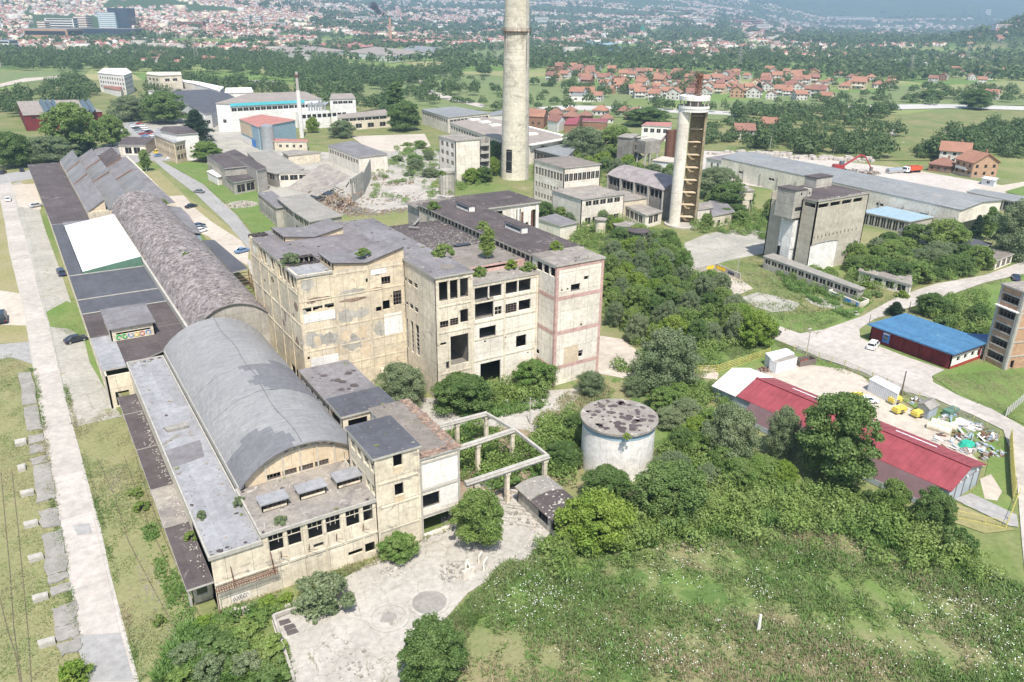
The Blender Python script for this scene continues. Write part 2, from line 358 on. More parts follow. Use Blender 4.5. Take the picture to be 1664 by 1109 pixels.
# ------------------------------------------------------------------ terrain
def sstep(x): x = np.clip(x,0,1); return x*x*(3-2*x)
def hgt(X,Y):
    X = np.asarray(X,float); Y = np.asarray(Y,float)
    r = np.hypot(X,Y); be = np.arctan2(X,Y)-YAW; px = 832+1386*np.tan(np.clip(be,-1.3,1.3))
    wl = sstep((760-px)/500); wm = sstep((px-450)/300)*sstep((1350-px)/300)
    h = wl*(sstep((r-1500)/3000)*175+sstep((r-4200)/2500)*180)
    h = h+wm*(sstep((r-2500)/3500)*130+sstep((r-5200)/2500)*170)+sstep((px-1000)/300)*sstep((r-5600)/4200)*270+sstep((r-9000)/2500)*140
    bump_ = np.sin(X/310+1.3)*np.cos(Y/270)+.6*np.sin(X/130+Y/170)+.5*np.cos(X/610-Y/450)
    h = h+bump_*14*sstep((h-10)/90)*(1+sstep((r-4500)/2000))
    bx,by = P2(1920,2500); ux_,uy_ = sin(YAW+.6),cos(YAW+.6); d = np.hypot(((X-bx)*uy_-(Y-by)*ux_)/330,((X-bx)*ux_+(Y-by)*uy_)/420); h = h+185*np.exp(-d*d*1.2)*sstep((r-1500)/300)
    return h
def P2(px,r):                                   # far place from picture column and distance
    be = math.atan((px-832)/1386)+YAW; return r*sin(be),r*cos(be)
def ground_sheet():
    rs = np.concatenate([[0],np.arange(20,400,20),np.geomspace(400,12500,110)]); na = 260
    th = np.linspace(YAW-1.5,YAW+1.5,na); R_,T_ = np.meshgrid(rs,th,indexing='ij'); X = R_*np.sin(T_); Y = R_*np.cos(T_); Z = hgt(X,Y)
    X = X-120*np.cos(T_*0+YAW)*0; v = np.stack([X,Y,Z],-1).reshape(-1,3); v[:,0] -= 0
    i,j = np.meshgrid(np.arange(len(rs)-1),np.arange(na-1),indexing='ij'); a = (i*na+j).ravel()
    f = np.stack([a,a+na,a+na+1,a+1],-1)[:,::-1]
    return fastmesh('ground',v,f)
def fastmesh(name,v,f,mi=None,smooth=False):
    me = bpy.data.meshes.new(name); n = len(f); k = f.shape[1]
    me.vertices.add(len(v)); me.vertices.foreach_set('co',np.ascontiguousarray(v,dtype=np.float32).ravel())
    me.loops.add(n*k); me.loops.foreach_set('vertex_index',np.ascontiguousarray(f,dtype=np.int32).ravel())
    me.polygons.add(n); me.polygons.foreach_set('loop_start',np.arange(0,n*k,k,dtype=np.int32)); me.polygons.foreach_set('loop_total',np.full(n,k,dtype=np.int32))
    if mi is not None: me.polygons.foreach_set('material_index',np.ascontiguousarray(mi,dtype=np.int32))
    me.update(calc_edges=True)
    if smooth: me.polygons.foreach_set('use_smooth',[True]*n)
    return me
def linkmesh(name,me,mats,parent=None):
    for mt in (mats if isinstance(mats,(list,tuple)) else [mats]): me.materials.append(M[mt])
    o = bpy.data.objects.new(name,me); COL.objects.link(o)
    if parent is not None: o.parent = parent
    return o
# ground material: meadow near, patchwork of fields far away
mt,t,b = newmat('ground_mat'); p = pos(t)
vor = N(t,'ShaderNodeTexVoronoi'); vor.inputs['Scale'].default_value = .0075; vor.inputs['Randomness'].default_value = .9; t.links.new(pos(t,(1,1.6,0)),vor.inputs['Vector'])
sepc = t.nodes.new('ShaderNodeSeparateColor'); t.links.new(vor.outputs['Color'],sepc.inputs[0])
cf = ramp(t,sepc.outputs[0],[(.0,(.12,.19,.055)),(.3,(.16,.235,.07)),(.55,(.23,.255,.10)),(.72,(.105,.165,.05)),(.9,(.30,.28,.14))])
n1 = noise(t,p,.02,6,.7,.5); n2 = noise(t,p,.9,6,.75)
near = mixc(t,ramp(t,n1,[(.4,0),(.62,1)]),(.13,.18,.055),(.25,.235,.12))
g = t.nodes.new('ShaderNodeNewGeometry'); ln = t.nodes.new('ShaderNodeVectorMath'); ln.operation = 'LENGTH'; t.links.new(g.outputs['Position'],ln.inputs[0])
mr = t.nodes.new('ShaderNodeMapRange'); mr.inputs[1].default_value = 420; mr.inputs[2].default_value = 700; t.links.new(ln.outputs['Value'],mr.inputs[0])
col = mixc(t,mr.outputs[0],near,cf); col = mixc(t,1.0,col,ramp(t,n2,[(.28,.72),(.72,1.2)]),'MULTIPLY')
# wooded hills: darker green cover above the plain
sp = t.nodes.new('ShaderNodeSeparateXYZ'); t.links.new(g.outputs['Position'],sp.inputs[0]); mr2 = t.nodes.new('ShaderNodeMapRange')
mr2.inputs[1].default_value = 6; mr2.inputs[2].default_value = 25; t.links.new(sp.outputs[2],mr2.inputs[0]); n5 = noise(t,p,.004,6,.7)
mm = t.nodes.new('ShaderNodeMath'); mm.operation = 'MULTIPLY'; t.links.new(mr2.outputs[0],mm.inputs[0]); t.links.new(ramp(t,n5,[(.30,0),(.40,1)]),mm.inputs[1])
n6 = noise(t,p,.05,5,.8); col = mixc(t,mm.outputs[0],col,mixc(t,n6,(.03,.06,.025),(.08,.12,.045)))
t.links.new(col,b.inputs['Base Color']); b.inputs['Roughness'].default_value = 1; b.inputs['Specular IOR Level'].default_value = .1; bump(t,b,n2,.4,.3)
go = linkmesh('ground',ground_sheet(),'ground_mat'); tag(go,kind='structure')

# ------------------------------------------------------------------ surfaces laid on the ground (photo pixel outlines)
PZ = [0]
def patch(name,mat,z,pts,thick=None):
    PZ[0] += 1; z = z+PZ[0]*.0009
    mb = MB(); w_ = ccw(poly(pts,0)); k = len(w_)
    if thick: mb.prism([(q[0],q[1]) for q in w_],0.0,z+thick)
    else: mb.face([(q[0],q[1],z) for q in w_])
    o = mb.build(name,mat); tag(o,kind='structure'); return o
# --- far fields, river, tracks
patch('field','field_grass',.30,[(560,130),(700,118),(890,128),(1040,150),(1000,178),(900,192),(790,180),(730,178),(690,172),(640,168),(560,155)])
patch('field','field_grass',.32,[(0,140),(130,128),(150,110),(0,118)])
patch('field','field_dry',.34,[(30,70),(140,62),(150,74),(90,76),(40,78)])
patch('field','field_grass',.34,[(350,88),(420,74),(440,80),(400,90)])
patch('field','field_grass',.34,[(730,80),(820,75),(820,96),(780,98),(740,92)])
patch('field','field_grass',.30,[(1100,190),(1150,168),(1250,160),(1330,150),(1430,152),(1460,140),(1664,150),(1664,172),(1500,176),(1380,178),(1240,184),(1160,196)])
patch('field','field_dry',.36,[(1490,143),(1664,130),(1664,160),(1540,158)])
patch('field','scrub',.28,[(1130,245),(1150,205),(1300,190),(1500,185),(1664,178),(1664,235),(1560,262),(1400,262),(1250,250)])
patch('river','river_gravel',.40,[(870,176),(920,172),(1060,176),(1180,182),(1260,177),(1400,172),(1520,170),(1664,174),(1664,180),(1540,177),(1420,180),(1300,183),(1185,188),(1060,183),(930,180),(870,183)])
patch('riverbank','field_grass',.35,[(870,183),(930,180),(1060,183),(1185,188),(1170,196),(1060,192),(900,190)])
patch('path','dusty_yard',.42,[(680,126),(686,126),(690,140),(706,150),(740,160),(790,172),(782,176),(735,165),(700,156),(684,145)])
patch('path','pale_yard',.42,[(0,137),(40,128),(90,125),(128,123),(128,126),(80,129),(40,134),(0,143)])
patch('path','pale_yard',.42,[(1442,206),(1462,201),(1464,204),(1452,208),(1456,220),(1448,222)])
patch('path','pale_yard',.42,[(1528,214),(1560,210),(1562,213),(1534,218)])
patch('road','asphalt',.42,[(395,131),(452,133),(455,137),(395,134)])
patch('mall_forecourt','pale_yard',.4,[(90,64),(320,62),(300,70),(130,72)])
# --- white demolition yard, upper right
patch('demolition_yard','dusty_yard',.10,[(1120,268),(1128,244),(1190,243),(1270,250),(1360,262),(1480,276),(1560,290),(1630,302),(1600,318),(1560,326),(1560,350),(1420,330),(1330,318),(1200,300)])
patch('road','pale_yard',.12,[(1560,312),(1640,300),(1664,296),(1664,306),(1640,312),(1600,326)])
patch('lawn','green_grass',.13,[(1632,312),(1664,303),(1664,320)])
# --- upper left works yard
patch('works_yard','concrete_ground',.05,[(150,262),(200,205),(300,190),(380,200),(420,240),(560,250),(640,240),(760,250),(700,300),(660,330),(560,350),(430,330),(330,262),(250,258)])
patch('forest_lawn','scrub',.03,[(0,300),(0,150),(60,130),(420,130),(640,170),(780,200),(900,240),(1110,250),(1130,330),(1230,380),(1010,430),(900,330),(700,260),(400,220),(200,270),(60,290)])
patch('rubble_yard','cracked_slab',.08,[(590,262),(640,262),(700,300),(740,320),(690,350),(650,340),(600,350),(580,320)])
patch('empty_slab','pale_yard',.09,[(570,222),(690,218),(700,238),(660,248),(600,244)])
patch('car_park','asphalt',.07,[(196,200),(225,198),(262,222),(250,240),(228,236)])
patch('road','asphalt',.09,[(150,262),(240,236),(262,240),(262,250),(332,255),(322,262),(262,262),(330,300),(384,350),(420,396),(420,430),(404,405),(370,365),(318,316),(276,284),(250,262),(200,268),(120,280),(0,300),(0,284)])
patch('lawn','green_grass',.07,[(276,268),(322,264),(340,282),(338,300),(420,305),(440,340),(450,380),(424,394),(386,348),(336,304)])
patch('lawn','patchy_grass',.07,[(238,282),(258,278),(300,318),(350,352),(410,400),(415,470),(380,440),(300,350),(250,306)])
patch('dirt_lot','pale_yard',.10,[(268,320),(298,318),(318,340),(345,362),(392,392),(404,410),(402,432),(380,420),(340,386),(310,372),(296,350)])
# --- left side
patch('yard_strip','dry_grass',.02,[(-60,1180),(-60,300),(30,290),(110,500),(210,690),(330,1000),(420,1180)])
patch('apron','concrete_ground',.05,[(18,300),(50,290),(62,335),(74,375),(98,440),(118,500),(135,545),(160,595),(188,632),(212,662),(206,676),(122,694),(100,640),(84,555),(60,470),(38,378)])
patch('dirt_patch','pale_yard',.06,[(20,302),(56,298),(68,330),(66,342),(30,336)])
patch('grass_patch','patchy_grass',.07,[(28,294),(54,288),(56,299),(40,300)])
patch('grass_patch','green_grass',.07,[(75,508),(108,490),(128,498),(146,540),(160,580),(178,625),(206,668),(196,676),(168,628),(146,590),(136,550),(112,535),(82,532)])
patch('side_road','asphalt',.055,[(-60,566),(46,556),(60,590),(52,592),(20,582),(-60,590)])
patch('pale_patch','pale_yard',.05,[(-20,470),(36,478),(46,530),(-20,528)])
patch('left_yard','patchy_grass',.04,[(-60,300),(0,320),(14,400),(38,500),(50,556),(-60,562)])
RL = [(0,322),(8,360),(16,411),(27,455),(41,512),(54,595),(68,676),(81,763),(94,830),(108,907),(126,1008),(145,1109),(160,1190)]
RR = [(250,1190),(224,1109),(202,1025),(178,934),(162,857),(155,833),(127,728),(108,660),(93,595),(78,530),(65,487),(54,438),(43,392),(30,352),(20,303),(12,286)]
patch('road','road_concrete',.075,RL[:1]+[(-8,296)]+RL[1:]+RR if False else [(-12,296)]+RL+RR)
# road kerb strips in a lighter weathered line
for side,off in ((RL,-1),(RR[::-1],1)):
    mb = MB(); w_ = [P(a,b_) for a,b_ in side]
    for a,b_ in zip(w_[:-1],w_[1:]): mb.bar((a[0],a[1],.12),(b_[0],b_[1],.12),.22,.12)
    tag(mb.build('kerb','frame_concrete'),kind='structure')
patch('courtyard','cracked_slab',.05,[(345,1010),(440,1010),(500,980),(560,940),(620,905),(690,868),(745,845),(815,822),(850,800),(900,860),(860,905),(800,940),(760,965),(730,1000),(690,1040),(668,1109),(660,1190),(500,1190),(470,1109),(442,1010)])
patch('gantry_floor','soil',.045,[(680,720),(760,690),(860,700),(900,760),(870,800),(800,830),(740,850)])
patch('back_court','cracked_slab',.04,[(560,700),(640,640),(720,650),(840,640),(960,630),(880,700),(780,720),(700,740)])
patch('passage','cracked_slab',.06,[(400,420),(440,440),(500,590),(640,640),(560,700),(470,590),(430,520)])
patch('ground_cover','meadow_ground',.03,[(700,760),(860,640),(960,600),(1010,440),(1060,400),(1260,400),(1300,520),(1240,590),(1160,640),(1110,700),(1180,760),(1330,820),(1560,880),(1620,930),(1700,960),(1700,1200),(650,1200),(740,1000),(850,905),(900,860),(840,800)])
patch('gravel_lot','pale_yard',.07,[(966,545),(1010,552),(1042,575),(1046,600),(1036,620),(962,606),(955,580)])
patch('gravel_track','pale_yard',.06,[(1120,600),(1150,592),(1170,604),(1165,618),(1120,612)])
# --- centre right open ground
patch('old_apron','concrete_ground',.05,[(1050,438),(1090,405),(1150,380),(1200,372),(1262,378),(1262,408),(1180,425),(1110,448),(1062,450)])
patch('path','asphalt',.07,[(1050,440),(1062,436),(1100,462),(1092,470)])
patch('scrub_field','scrub',.04,[(1100,448),(1200,425),(1262,405),(1420,470),(1500,440),(1664,400),(1664,430),(1480,500),(1330,545),(1245,535),(1180,500)])
patch('old_apron','concrete_ground',.06,[(1205,484),(1230,476),(1262,482),(1300,494),(1290,506),(1255,508),(1228,500)])
patch('bare_patch','cracked_slab',.06,[(1308,486),(1326,482),(1350,490),(1372,496),(1362,503),(1334,500),(1318,494)])
patch('bare_patch','cracked_slab',.06,[(1372,508),(1392,506),(1398,512),(1380,516)])
patch('skate_slab','pale_yard',.08,[(1128,446),(1166,436),(1200,452),(1224,470),(1190,484),(1160,466)])
patch('lawn','green_grass',.045,[(1248,515),(1330,508),(1400,500),(1420,490),(1390,520),(1310,543),(1270,535)])
patch('road','road_concrete',.08,[(1240,524),(1252,526),(1300,543),(1340,536),(1400,515),(1460,482),(1520,462),(1600,448),(1664,425),(1700,410),(1700,436),(1664,446),(1600,460),(1550,478),(1480,500),(1420,520),(1396,536),(1398,550),(1420,560),(1470,580),(1535,602),(1514,612),(1516,622),(1560,645),(1610,665),(1664,695),(1720,730),(1720,800),(1664,760),(1664,740),(1630,700),(1580,675),(1520,650),(1460,635),(1400,605),(1340,585),(1290,565),(1240,545)])
patch('road','road_concrete',.082,[(1630,700),(1664,740),(1720,800),(1740,1190),(1700,1190),(1672,1000),(1660,880),(1652,780),(1640,730)])
patch('lawn','green_grass',.05,[(1514,612),(1540,600),(1600,590),(1664,600),(1720,610),(1720,740),(1664,690),(1560,645)])
patch('lawn','green_grass',.045,[(1480,500),(1560,478),(1664,446),(1720,440),(1720,620),(1600,590),(1560,530)])
patch('yard','pale_yard',.06,[(1160,625),(1230,600),(1290,590),(1370,600),(1400,612),(1440,645),(1480,665),(1560,720),(1600,760),(1540,740),(1400,680),(1330,650),(1280,650)])
patch('lawn','green_grass',.065,[(1244,565),(1290,570),(1372,596),(1365,600),(1300,592),(1250,598),(1170,612),(1160,598)])
patch('lawn','green_grass',.07,[(1462,648),(1530,664),(1600,690),(1634,715),(1642,800),(1645,850),(1565,822),(1600,775),(1606,750),(1560,710),(1510,680)])
patch('driveway','asphalt',.09,[(1548,812),(1578,803),(1652,838),(1655,858),(1640,856)])
patch('gravel_patch','pale_yard',.08,[(1592,780),(1610,772),(1628,800),(1620,815),(1600,812)])
patch('yard','patchy_grass',.05,[(1545,815),(1650,862),(1600,868),(1550,850)])
# ------------------------------------------------------------------ vegetation
def leafquads(c,nrm,size,rs,jitter=.7):
    """c (n,3) centres, nrm (n,3) rough normals -> quads"""
    n = len(c); d = nrm+rs.normal(0,jitter,(n,3)); d /= np.linalg.norm(d,axis=1,keepdims=True)+1e-9
    a = np.cross(d,rs.normal(0,1,(n,3))); a /= np.linalg.norm(a,axis=1,keepdims=True)+1e-9; b_ = np.cross(d,a)
    s1 = (size*rs.uniform(.55,1.25,n))[:,None]; s2 = s1*rs.uniform(.55,1.0,n)[:,None]
    v = np.stack([c-a*s1,c-b_*s2*.9+d*s1*.12,c+a*s1,c+b_*s2*.9+d*s1*.12],1).reshape(-1,3)
    return v,np.arange(4*n).reshape(-1,4)
def crown_points(rs,R,H,z0,blobs,per,shape='round',leaf=.3):
    """many small clumps of leaves through the crown volume, with gaps between clumps"""
    C,Nn = [],[]
    for k in range(blobs):
        u = (k+.5)/blobs; zz = u**.9
        if shape == 'cone': rad_ = (1-zz)**.8*R
        elif shape == 'column': rad_ = R*min(1,4*zz)*(1-zz**4)**.5
        elif shape == 'bush': rad_ = R*math.sqrt(max(0,1-zz*zz))
        else: rad_ = R*math.sqrt(max(.02,1-(2*zz-.85)**2/1.35))
        th = k*2.39996+rs.uniform(-.5,.5); rr = rad_*rs.uniform(.3,1.12) if shape != 'column' else rad_*rs.uniform(.3,.8)
        cx,cy,cz = rr*cos(th),rr*sin(th),z0+H*zz*.93
        br = R*(.16+.24*rs.rand())*(1-.3*zz) if shape not in ('cone','column') else R*.34*(1.15-.5*zz)
        n = int(per*rs.uniform(.95,1.6)); d = rs.normal(0,1,(n,3)); d /= np.linalg.norm(d,axis=1,keepdims=True)
        d[:,2] = np.where(d[:,2] < -.35,-d[:,2]*.5,d[:,2]); q = br*rs.uniform(.55,1.25,n)[:,None]
        C.append(np.array([cx,cy,cz])+d*q*np.array([1,1,.78])); Nn.append(d)
    if shape in ('round','bush'):                         # ragged shoots past the outline
        for k in range(blobs//2):
            th = rs.uniform(0,2*pi); el = rs.uniform(-.1,1.4); br = R*rs.uniform(.05,.12); q = R*rs.uniform(.85,1.12); n = int(per*.22)
            d = rs.normal(0,1,(n,3)); d /= np.linalg.norm(d,axis=1,keepdims=True); up_ = z0+H*(.42+.55*math.sin(el)) if shape == 'round' else z0+H*.95*math.sin(max(el,.1))
            C.append(np.array([q*cos(el)*cos(th),q*cos(el)*sin(th),up_])+d*br*rs.uniform(.3,1.2,n)[:,None]*np.array([1,1,2.0])); Nn.append(d)
    return np.concatenate(C),np.concatenate(Nn)
def make_tree(name,seed,R,H,trunk_h,blobs,per,leaf,mat,shape='round',bark='bark',stems=1,label='',cat='tree'):
    rs = np.random.RandomState(seed); root = thing(name,label,cat,(0,0,0))
    tb = MB()
    for sidx in range(stems):
        ox,oy = (0,0) if stems == 1 else (rs.uniform(-.3,.3)*R*.5,rs.uniform(-.3,.3)*R*.5)
        lx,ly = rs.uniform(-.12,.12,2)*R; top = trunk_h+H*.55; r0 = .045*H*.35+.05
        pts = [(ox,oy,-.2),(ox+lx*.3,oy+ly*.3,trunk_h*.6),(ox+lx*.6,oy+ly*.6,trunk_h+H*.2),(ox+lx,oy+ly,top)]
        for i in range(3): tb.tube(pts[i],pts[i+1],r0*(1-.28*i),r0*(1-.28*(i+1)),7)
        for k in range(6 if stems == 1 else 3):
            th = rs.uniform(0,2*pi); z_ = trunk_h+H*rs.uniform(0,.4); rr = R*rs.uniform(.45,.8)
            tb.tube((ox+lx*.5,oy+ly*.5,z_),(ox+rr*cos(th),oy+rr*sin(th),z_+H*rs.uniform(.12,.3)),r0*.45,r0*.12,5)
    tb.build('trunk',bark,root,local=True)
    C,Nn = crown_points(rs,R,H,trunk_h,blobs,per,shape,leaf); v,f = leafquads(C,Nn,leaf,rs)
    linkmesh('crown',fastmesh('crown',v,f),mat,root); remember(root); return root
def make_bush(name,seed,R,H,blobs,per,leaf,mat,label='',cat='bush'):
    rs = np.random.RandomState(seed); root = thing(name,label,cat)
    tb = MB()
    for k in range(6): th = rs.uniform(0,2*pi); tb.tube((0,0,-.1),(R*.6*cos(th),R*.6*sin(th),H*.6),.05,.02,4)
    tb.build('stem','bark',root,local=True)
    C,Nn = crown_points(rs,R,H,0.0,blobs,per,'bush',leaf); v,f = leafquads(C,Nn,leaf,rs)
    linkmesh('foliage',fastmesh('foliage',v,f),mat,root); remember(root); return root
T = {}
T['oak'] = make_tree('leafy_tree',1,3.6,7.0,1.2,81,343,0.14,'leaf_mid')
T['oak2'] = make_tree('leafy_tree',2,3.3,6.0,.8,71,343,0.14,'leaf_mid')
T['dark'] = make_tree('dark_tree',3,3.6,7.5,1.0,81,343,0.14,'leaf_dark')
T['dark2'] = make_tree('dark_tree',4,3.2,8.5,.8,81,327,0.14,'leaf_dark')
T['willow'] = make_tree('willow_tree',5,3.8,6.5,.5,86,409,0.11,'leaf_willow',stems=2)
T['willow2'] = make_tree('willow_tree',6,3.3,6.0,.5,74,409,0.10,'leaf_willow',stems=2)
T['bright'] = make_tree('bright_tree',7,3.2,5.6,.6,71,327,0.14,'leaf_bright')
T['birch'] = make_tree('slender_tree',8,1.9,7.0,1.0,64,180,0.11,'leaf_mid','column','pale_bark')
T['poplar'] = make_tree('poplar_tree',9,1.8,14,1.0,91,196,0.15,'leaf_dark','column')
T['spruce'] = make_tree('spruce_tree',10,2.6,9.0,.6,91,213,0.13,'leaf_conifer','cone')
T['bush'] = make_bush('bush',11,1.9,2.0,19,221,0.13,'leaf_mid')
T['bush2'] = make_bush('bush',12,1.8,2.4,19,238,0.12,'leaf_bright')
T['bushw'] = make_bush('willow_bush',13,2.0,2.6,21,289,0.11,'leaf_willow')
T['bushd'] = make_bush('dark_bush',14,2.0,2.3,20,238,0.13,'leaf_dark')
T['sapling'] = make_bush('sapling',15,.55,1.3,8,102,0.09,'leaf_mid',cat='sapling')
BH = {'oak': (3.6,8.0),'oak2': (3.3,6.6),'dark': (3.6,8.3),'dark2': (3.2,9.0),'willow': (3.8,6.9),'willow2': (3.3,6.3),'bright': (3.2,6.1),'birch': (1.9,8.0),'poplar': (1.8,15),'spruce': (2.6,9.3),'bush': (1.9,2.2),'bush2': (1.8,2.6),'bushw': (2.0,2.8),'bushd': (2.0,2.5),'sapling': (.55,1.4)}
def put_tree(kind,X,Y,R,H,label,group=None,cat=None,z=0):
    r0,h0 = BH[kind]; s = R/r0; sz = H/h0
    return place(T[kind],USED,(X,Y,z),random.uniform(0,6.28),(s,s*random.uniform(.9,1.1),sz),label,group,cat)
def tree_px(kind,bx,by,wpx,hpx,label,group=None,cat=None,z=0):
    """tree standing at photo pixel (bx,by), about wpx wide and hpx tall in the photo"""
    g_ = P(bx,by,z); d = np.array([g_[0],g_[1],z-CAMH]); zc = d @ CF; R = wpx/2*zc/FPX/.98
    lo,hi = 0.3,60
    for _ in range(30):
        mid = (lo+hi)/2; q = np.array([g_[0],g_[1],z+mid-CAMH]); y = 554.5-FPX*(CU @ q)/(CF @ q)
        if by-y > hpx: hi = mid
        else: lo = mid
    # the crown's depth also reaches up the picture: take its share off the height
    H = max(R*.75,(lo+hi)/2-R*.35)
    return put_tree(kind,g_[0],g_[1],R,H,label,group,cat,z)
def inpoly(x,y,p):
    c = np.zeros(len(x),bool); n = len(p)
    for i in range(n):
        x1,y1 = p[i][:2]; x2,y2 = p[(i+1) % n][:2]
        c ^= ((y1 > y) != (y2 > y)) & (x < (x2-x1)*(y-y1)/((y2-y1) if y2 != y1 else 1e-9)+x1)
    return c
def scatter(ptspx,n,seed=0,z=0):
    w_ = [P(a,b_,z) for a,b_ in ptspx]; rs = np.random.RandomState(seed); xs = [q[0] for q in w_]; ys = [q[1] for q in w_]; out = np.zeros((0,2))
    while len(out) < n:
        c = np.stack([rs.uniform(min(xs),max(xs),n*3),rs.uniform(min(ys),max(ys),n*3)],1); out = np.concatenate([out,c[inpoly(c[:,0],c[:,1],w_)]])
    return out[:n]
def spaced(ptspx,n,dmin,seed=0,z=0):
    c = scatter(ptspx,n*8,seed,z); keep = []
    for q in c:
        if all((q[0]-k[0])**2+(q[1]-k[1])**2 > dmin*dmin for k in keep): keep.append(q)
        if len(keep) >= n: break
    return keep
# --- individually placed trees and bushes (photo pixels: foot x, foot y, width, height)
for a in [
 ('willow',655,655,76,72,'grey-green willow tree in front of the blown out hole in the main building'),
 ('dark',752,665,88,66,'dark green spreading tree at the foot of the open fronted middle block'),
 ('oak2',868,632,62,52,'green tree by the base of the red banded tower block'),
 ('willow2',958,640,40,40,'small silvery tree right of the red banded tower block base'),
 ('oak',776,884,76,92,'bright green tree by the front end of the concrete gantry'),
 ('oak2',648,908,58,44,'low green tree against the front wall of the stair tower'),
 ('bushw',530,985,90,62,'round grey-green shrub in front of the hall near the rusty balcony'),
 ('dark2',702,1105,96,104,'dark green tree at the lower edge of the courtyard slab'),
 ('bright',966,880,96,88,'yellow-green tree beside the small dark roofed shed'),
 ('dark',985,815,72,62,'small dark tree in front of the white tank, left of the gap'),
 ('dark',1085,838,110,94,'dark bushy tree right in front of the white round tank'),
 ('dark2',1354,784,108,156,'largest dark tree standing before the long crimson roof'),
 ('willow',1268,742,54,84,'grey-green tree left of the largest dark tree before the crimson roof'),
 ('willow',1184,752,80,100,'pale green willow at the near end of the crimson roof'),
 ('dark',1510,862,56,72,'green tree at the front gable of the crimson roofed hangar'),
 ('oak',1446,832,44,56,'smaller green tree halfway along the shade-dark side of the hangar'),
 ('bushd',1552,900,60,50,'rounded bush at the end of the hedge below the driveway'),
 ('bright',1226,562,56,62,'bright yellow-green round tree beside the dark car on the track'),
 ('willow',1082,628,96,104,'large grey willow at the edge of the pale gravel lot'),
 ('dark',874,360,46,42,'round dark green tree below the tall chimney'),
 ('poplar',645,205,34,82,'tall dark tree standing alone in the field left of the chimney'),
 ('dark',658,213,46,56,'dense tree at the foot of the tall lone tree in the field'),
 ('oak',124,255,72,98,'tallest round green tree by the red workshop'),
 ('spruce',134,258,42,60,'dark conifer at the end of the saw tooth roofs'),
 ('oak2',184,238,44,56,'yellowish green tree left of the car park'),
 ('willow',78,265,78,56,'light olive spreading tree at the far end of the dark flat roof'),
 ('dark',24,272,52,66,'dark tree at the left edge behind the white awning'),
 ('spruce',322,232,46,62,'dark conical conifer beside the banded office'),
 ('dark',270,200,62,60,'dark tree behind the car park'),
 ('willow',214,196,56,50,'pale tree on the near side of the grey flat roof'),
 ('oak2',336,262,44,38,'bright green tree at the corner of the banded office'),
 ('birch',238,278,20,40,'slim young tree by the road bend near the saw tooth roofs'),
 ('bright',509,216,18,28,'small bright tree against the long white hall'),
 ('willow2',556,224,36,34,'pale tree before the right end of the long white hall'),
 ('willow',950,262,66,66,'large tree left of the ruined staircase block'),
 ('oak',998,262,56,66,'tall tree just left of the ruined staircase block'),
 ('dark',1050,205,58,40,'dark tree behind the white office with many windows'),
 ('dark',1184,345,60,58,'tree between the lookout tower and the small water tank'),
 ('willow',1165,322,64,60,'grey-green tree between the lookout tower and the silver hall'),
 ('spruce',1583,392,22,46,'blue-green spruce at the open end of the silver roofed hall'),
 ('willow',1648,420,80,104,'weeping tree at the right edge by the silver roofed hall'),
 ('birch',1602,390,24,60,'slim tree left of the weeping tree at the hall end'),
 ('spruce',1454,512,30,26,'small conifer at the road junction behind the blue roof'),
 ('dark',1584,178,40,40,'lone dark tree beside the pale river at right'),
 ('dark',1514,162,32,22,'round dark tree in the field above the river'),
 ('spruce',1232,150,14,18,'small conifer among the village houses'),
 ('oak',1530,408,60,60,'big green tree behind the ruined low sheds on the right'),
 ('dark',1368,425,40,46,'tree hiding the foot of the grey silo tower')]:
    tree_px(*a)
BLURB = {'oak': 'mid green tree','oak2': 'mid green low tree','dark': 'dark green tree','dark2': 'tall dark green tree','willow': 'grey-green willow','willow2': 'small grey-green willow','bright': 'bright green tree','birch': 'slim light green tree','bush': 'green bush','bush2': 'bright green bush','bushw': 'grey-green bush','bushd': 'dark green bush','spruce': 'conifer','poplar': 'poplar','sapling': 'sapling'}
def grove(pts,n,dmin,kinds,R,H,where,seed=0):
    for i,q in enumerate(spaced(pts,n,dmin,seed)):
        k = kinds[(i*7+seed) % len(kinds)]; r_ = random.uniform(*R); h_ = random.uniform(*H)
        if k.startswith('bush'): h_ *= .5; 
        if k == 'birch': r_ *= .6
        put_tree(k,q[0],q[1],r_,h_,f'{BLURB[k]} {where}',f'{where}'.strip())
mixk = ['oak','willow','bright','willow2','oak2','dark2','bush','willow','birch','oak']
grove([(985,430),(1010,425),(1100,425),(1130,470),(1200,500),(1215,530),(1190,560),(1100,570),(1030,560),(985,520),(978,470)],70,3.4,mixk,(1.8,3.4),(4.2,7.5),'in the thicket between the red banded block and the open slab',3)
grove([(985,400),(1000,380),(1040,395),(1090,400),(1110,410),(1050,435),(990,440)],18,4.4,['oak','willow','birch','dark','bright'],(2.2,3.4),(4,6.5),'in the overgrowth before the barrel roofed workshop',5)
grove([(1120,715),(1150,700),(1205,750),(1290,795),(1260,795),(1150,790),(1090,790),(1080,740)],26,3.4,['willow','oak','dark','oak2','bushd','bright'],(1.8,3.0),(3.0,5),'in the thicket between the white tank and the crimson roof',7)
grove([(1000,625),(1060,640),(1120,655),(1130,700),(1080,700),(1075,660),(1000,640)],10,4.0,['willow','willow2','oak2'],(2.0,3.2),(3,5),'behind the white tank',8)
grove([(880,700),(920,680),(938,720),(935,770),(900,760),(868,740)],8,3.4,['dark','bush2','oak2','bushd'],(1.7,2.8),(2.6,4.5),'between the gantry and the white tank',9)
grove([(870,890),(930,870),(1010,850),(1100,840),(1200,812),(1300,815),(1200,835),(1080,865),(960,895),(890,910)],16,3.4,['bushd','bush','bush2','oak2'],(1.6,2.8),(2.2,4),'along the upper edge of the meadow',10)
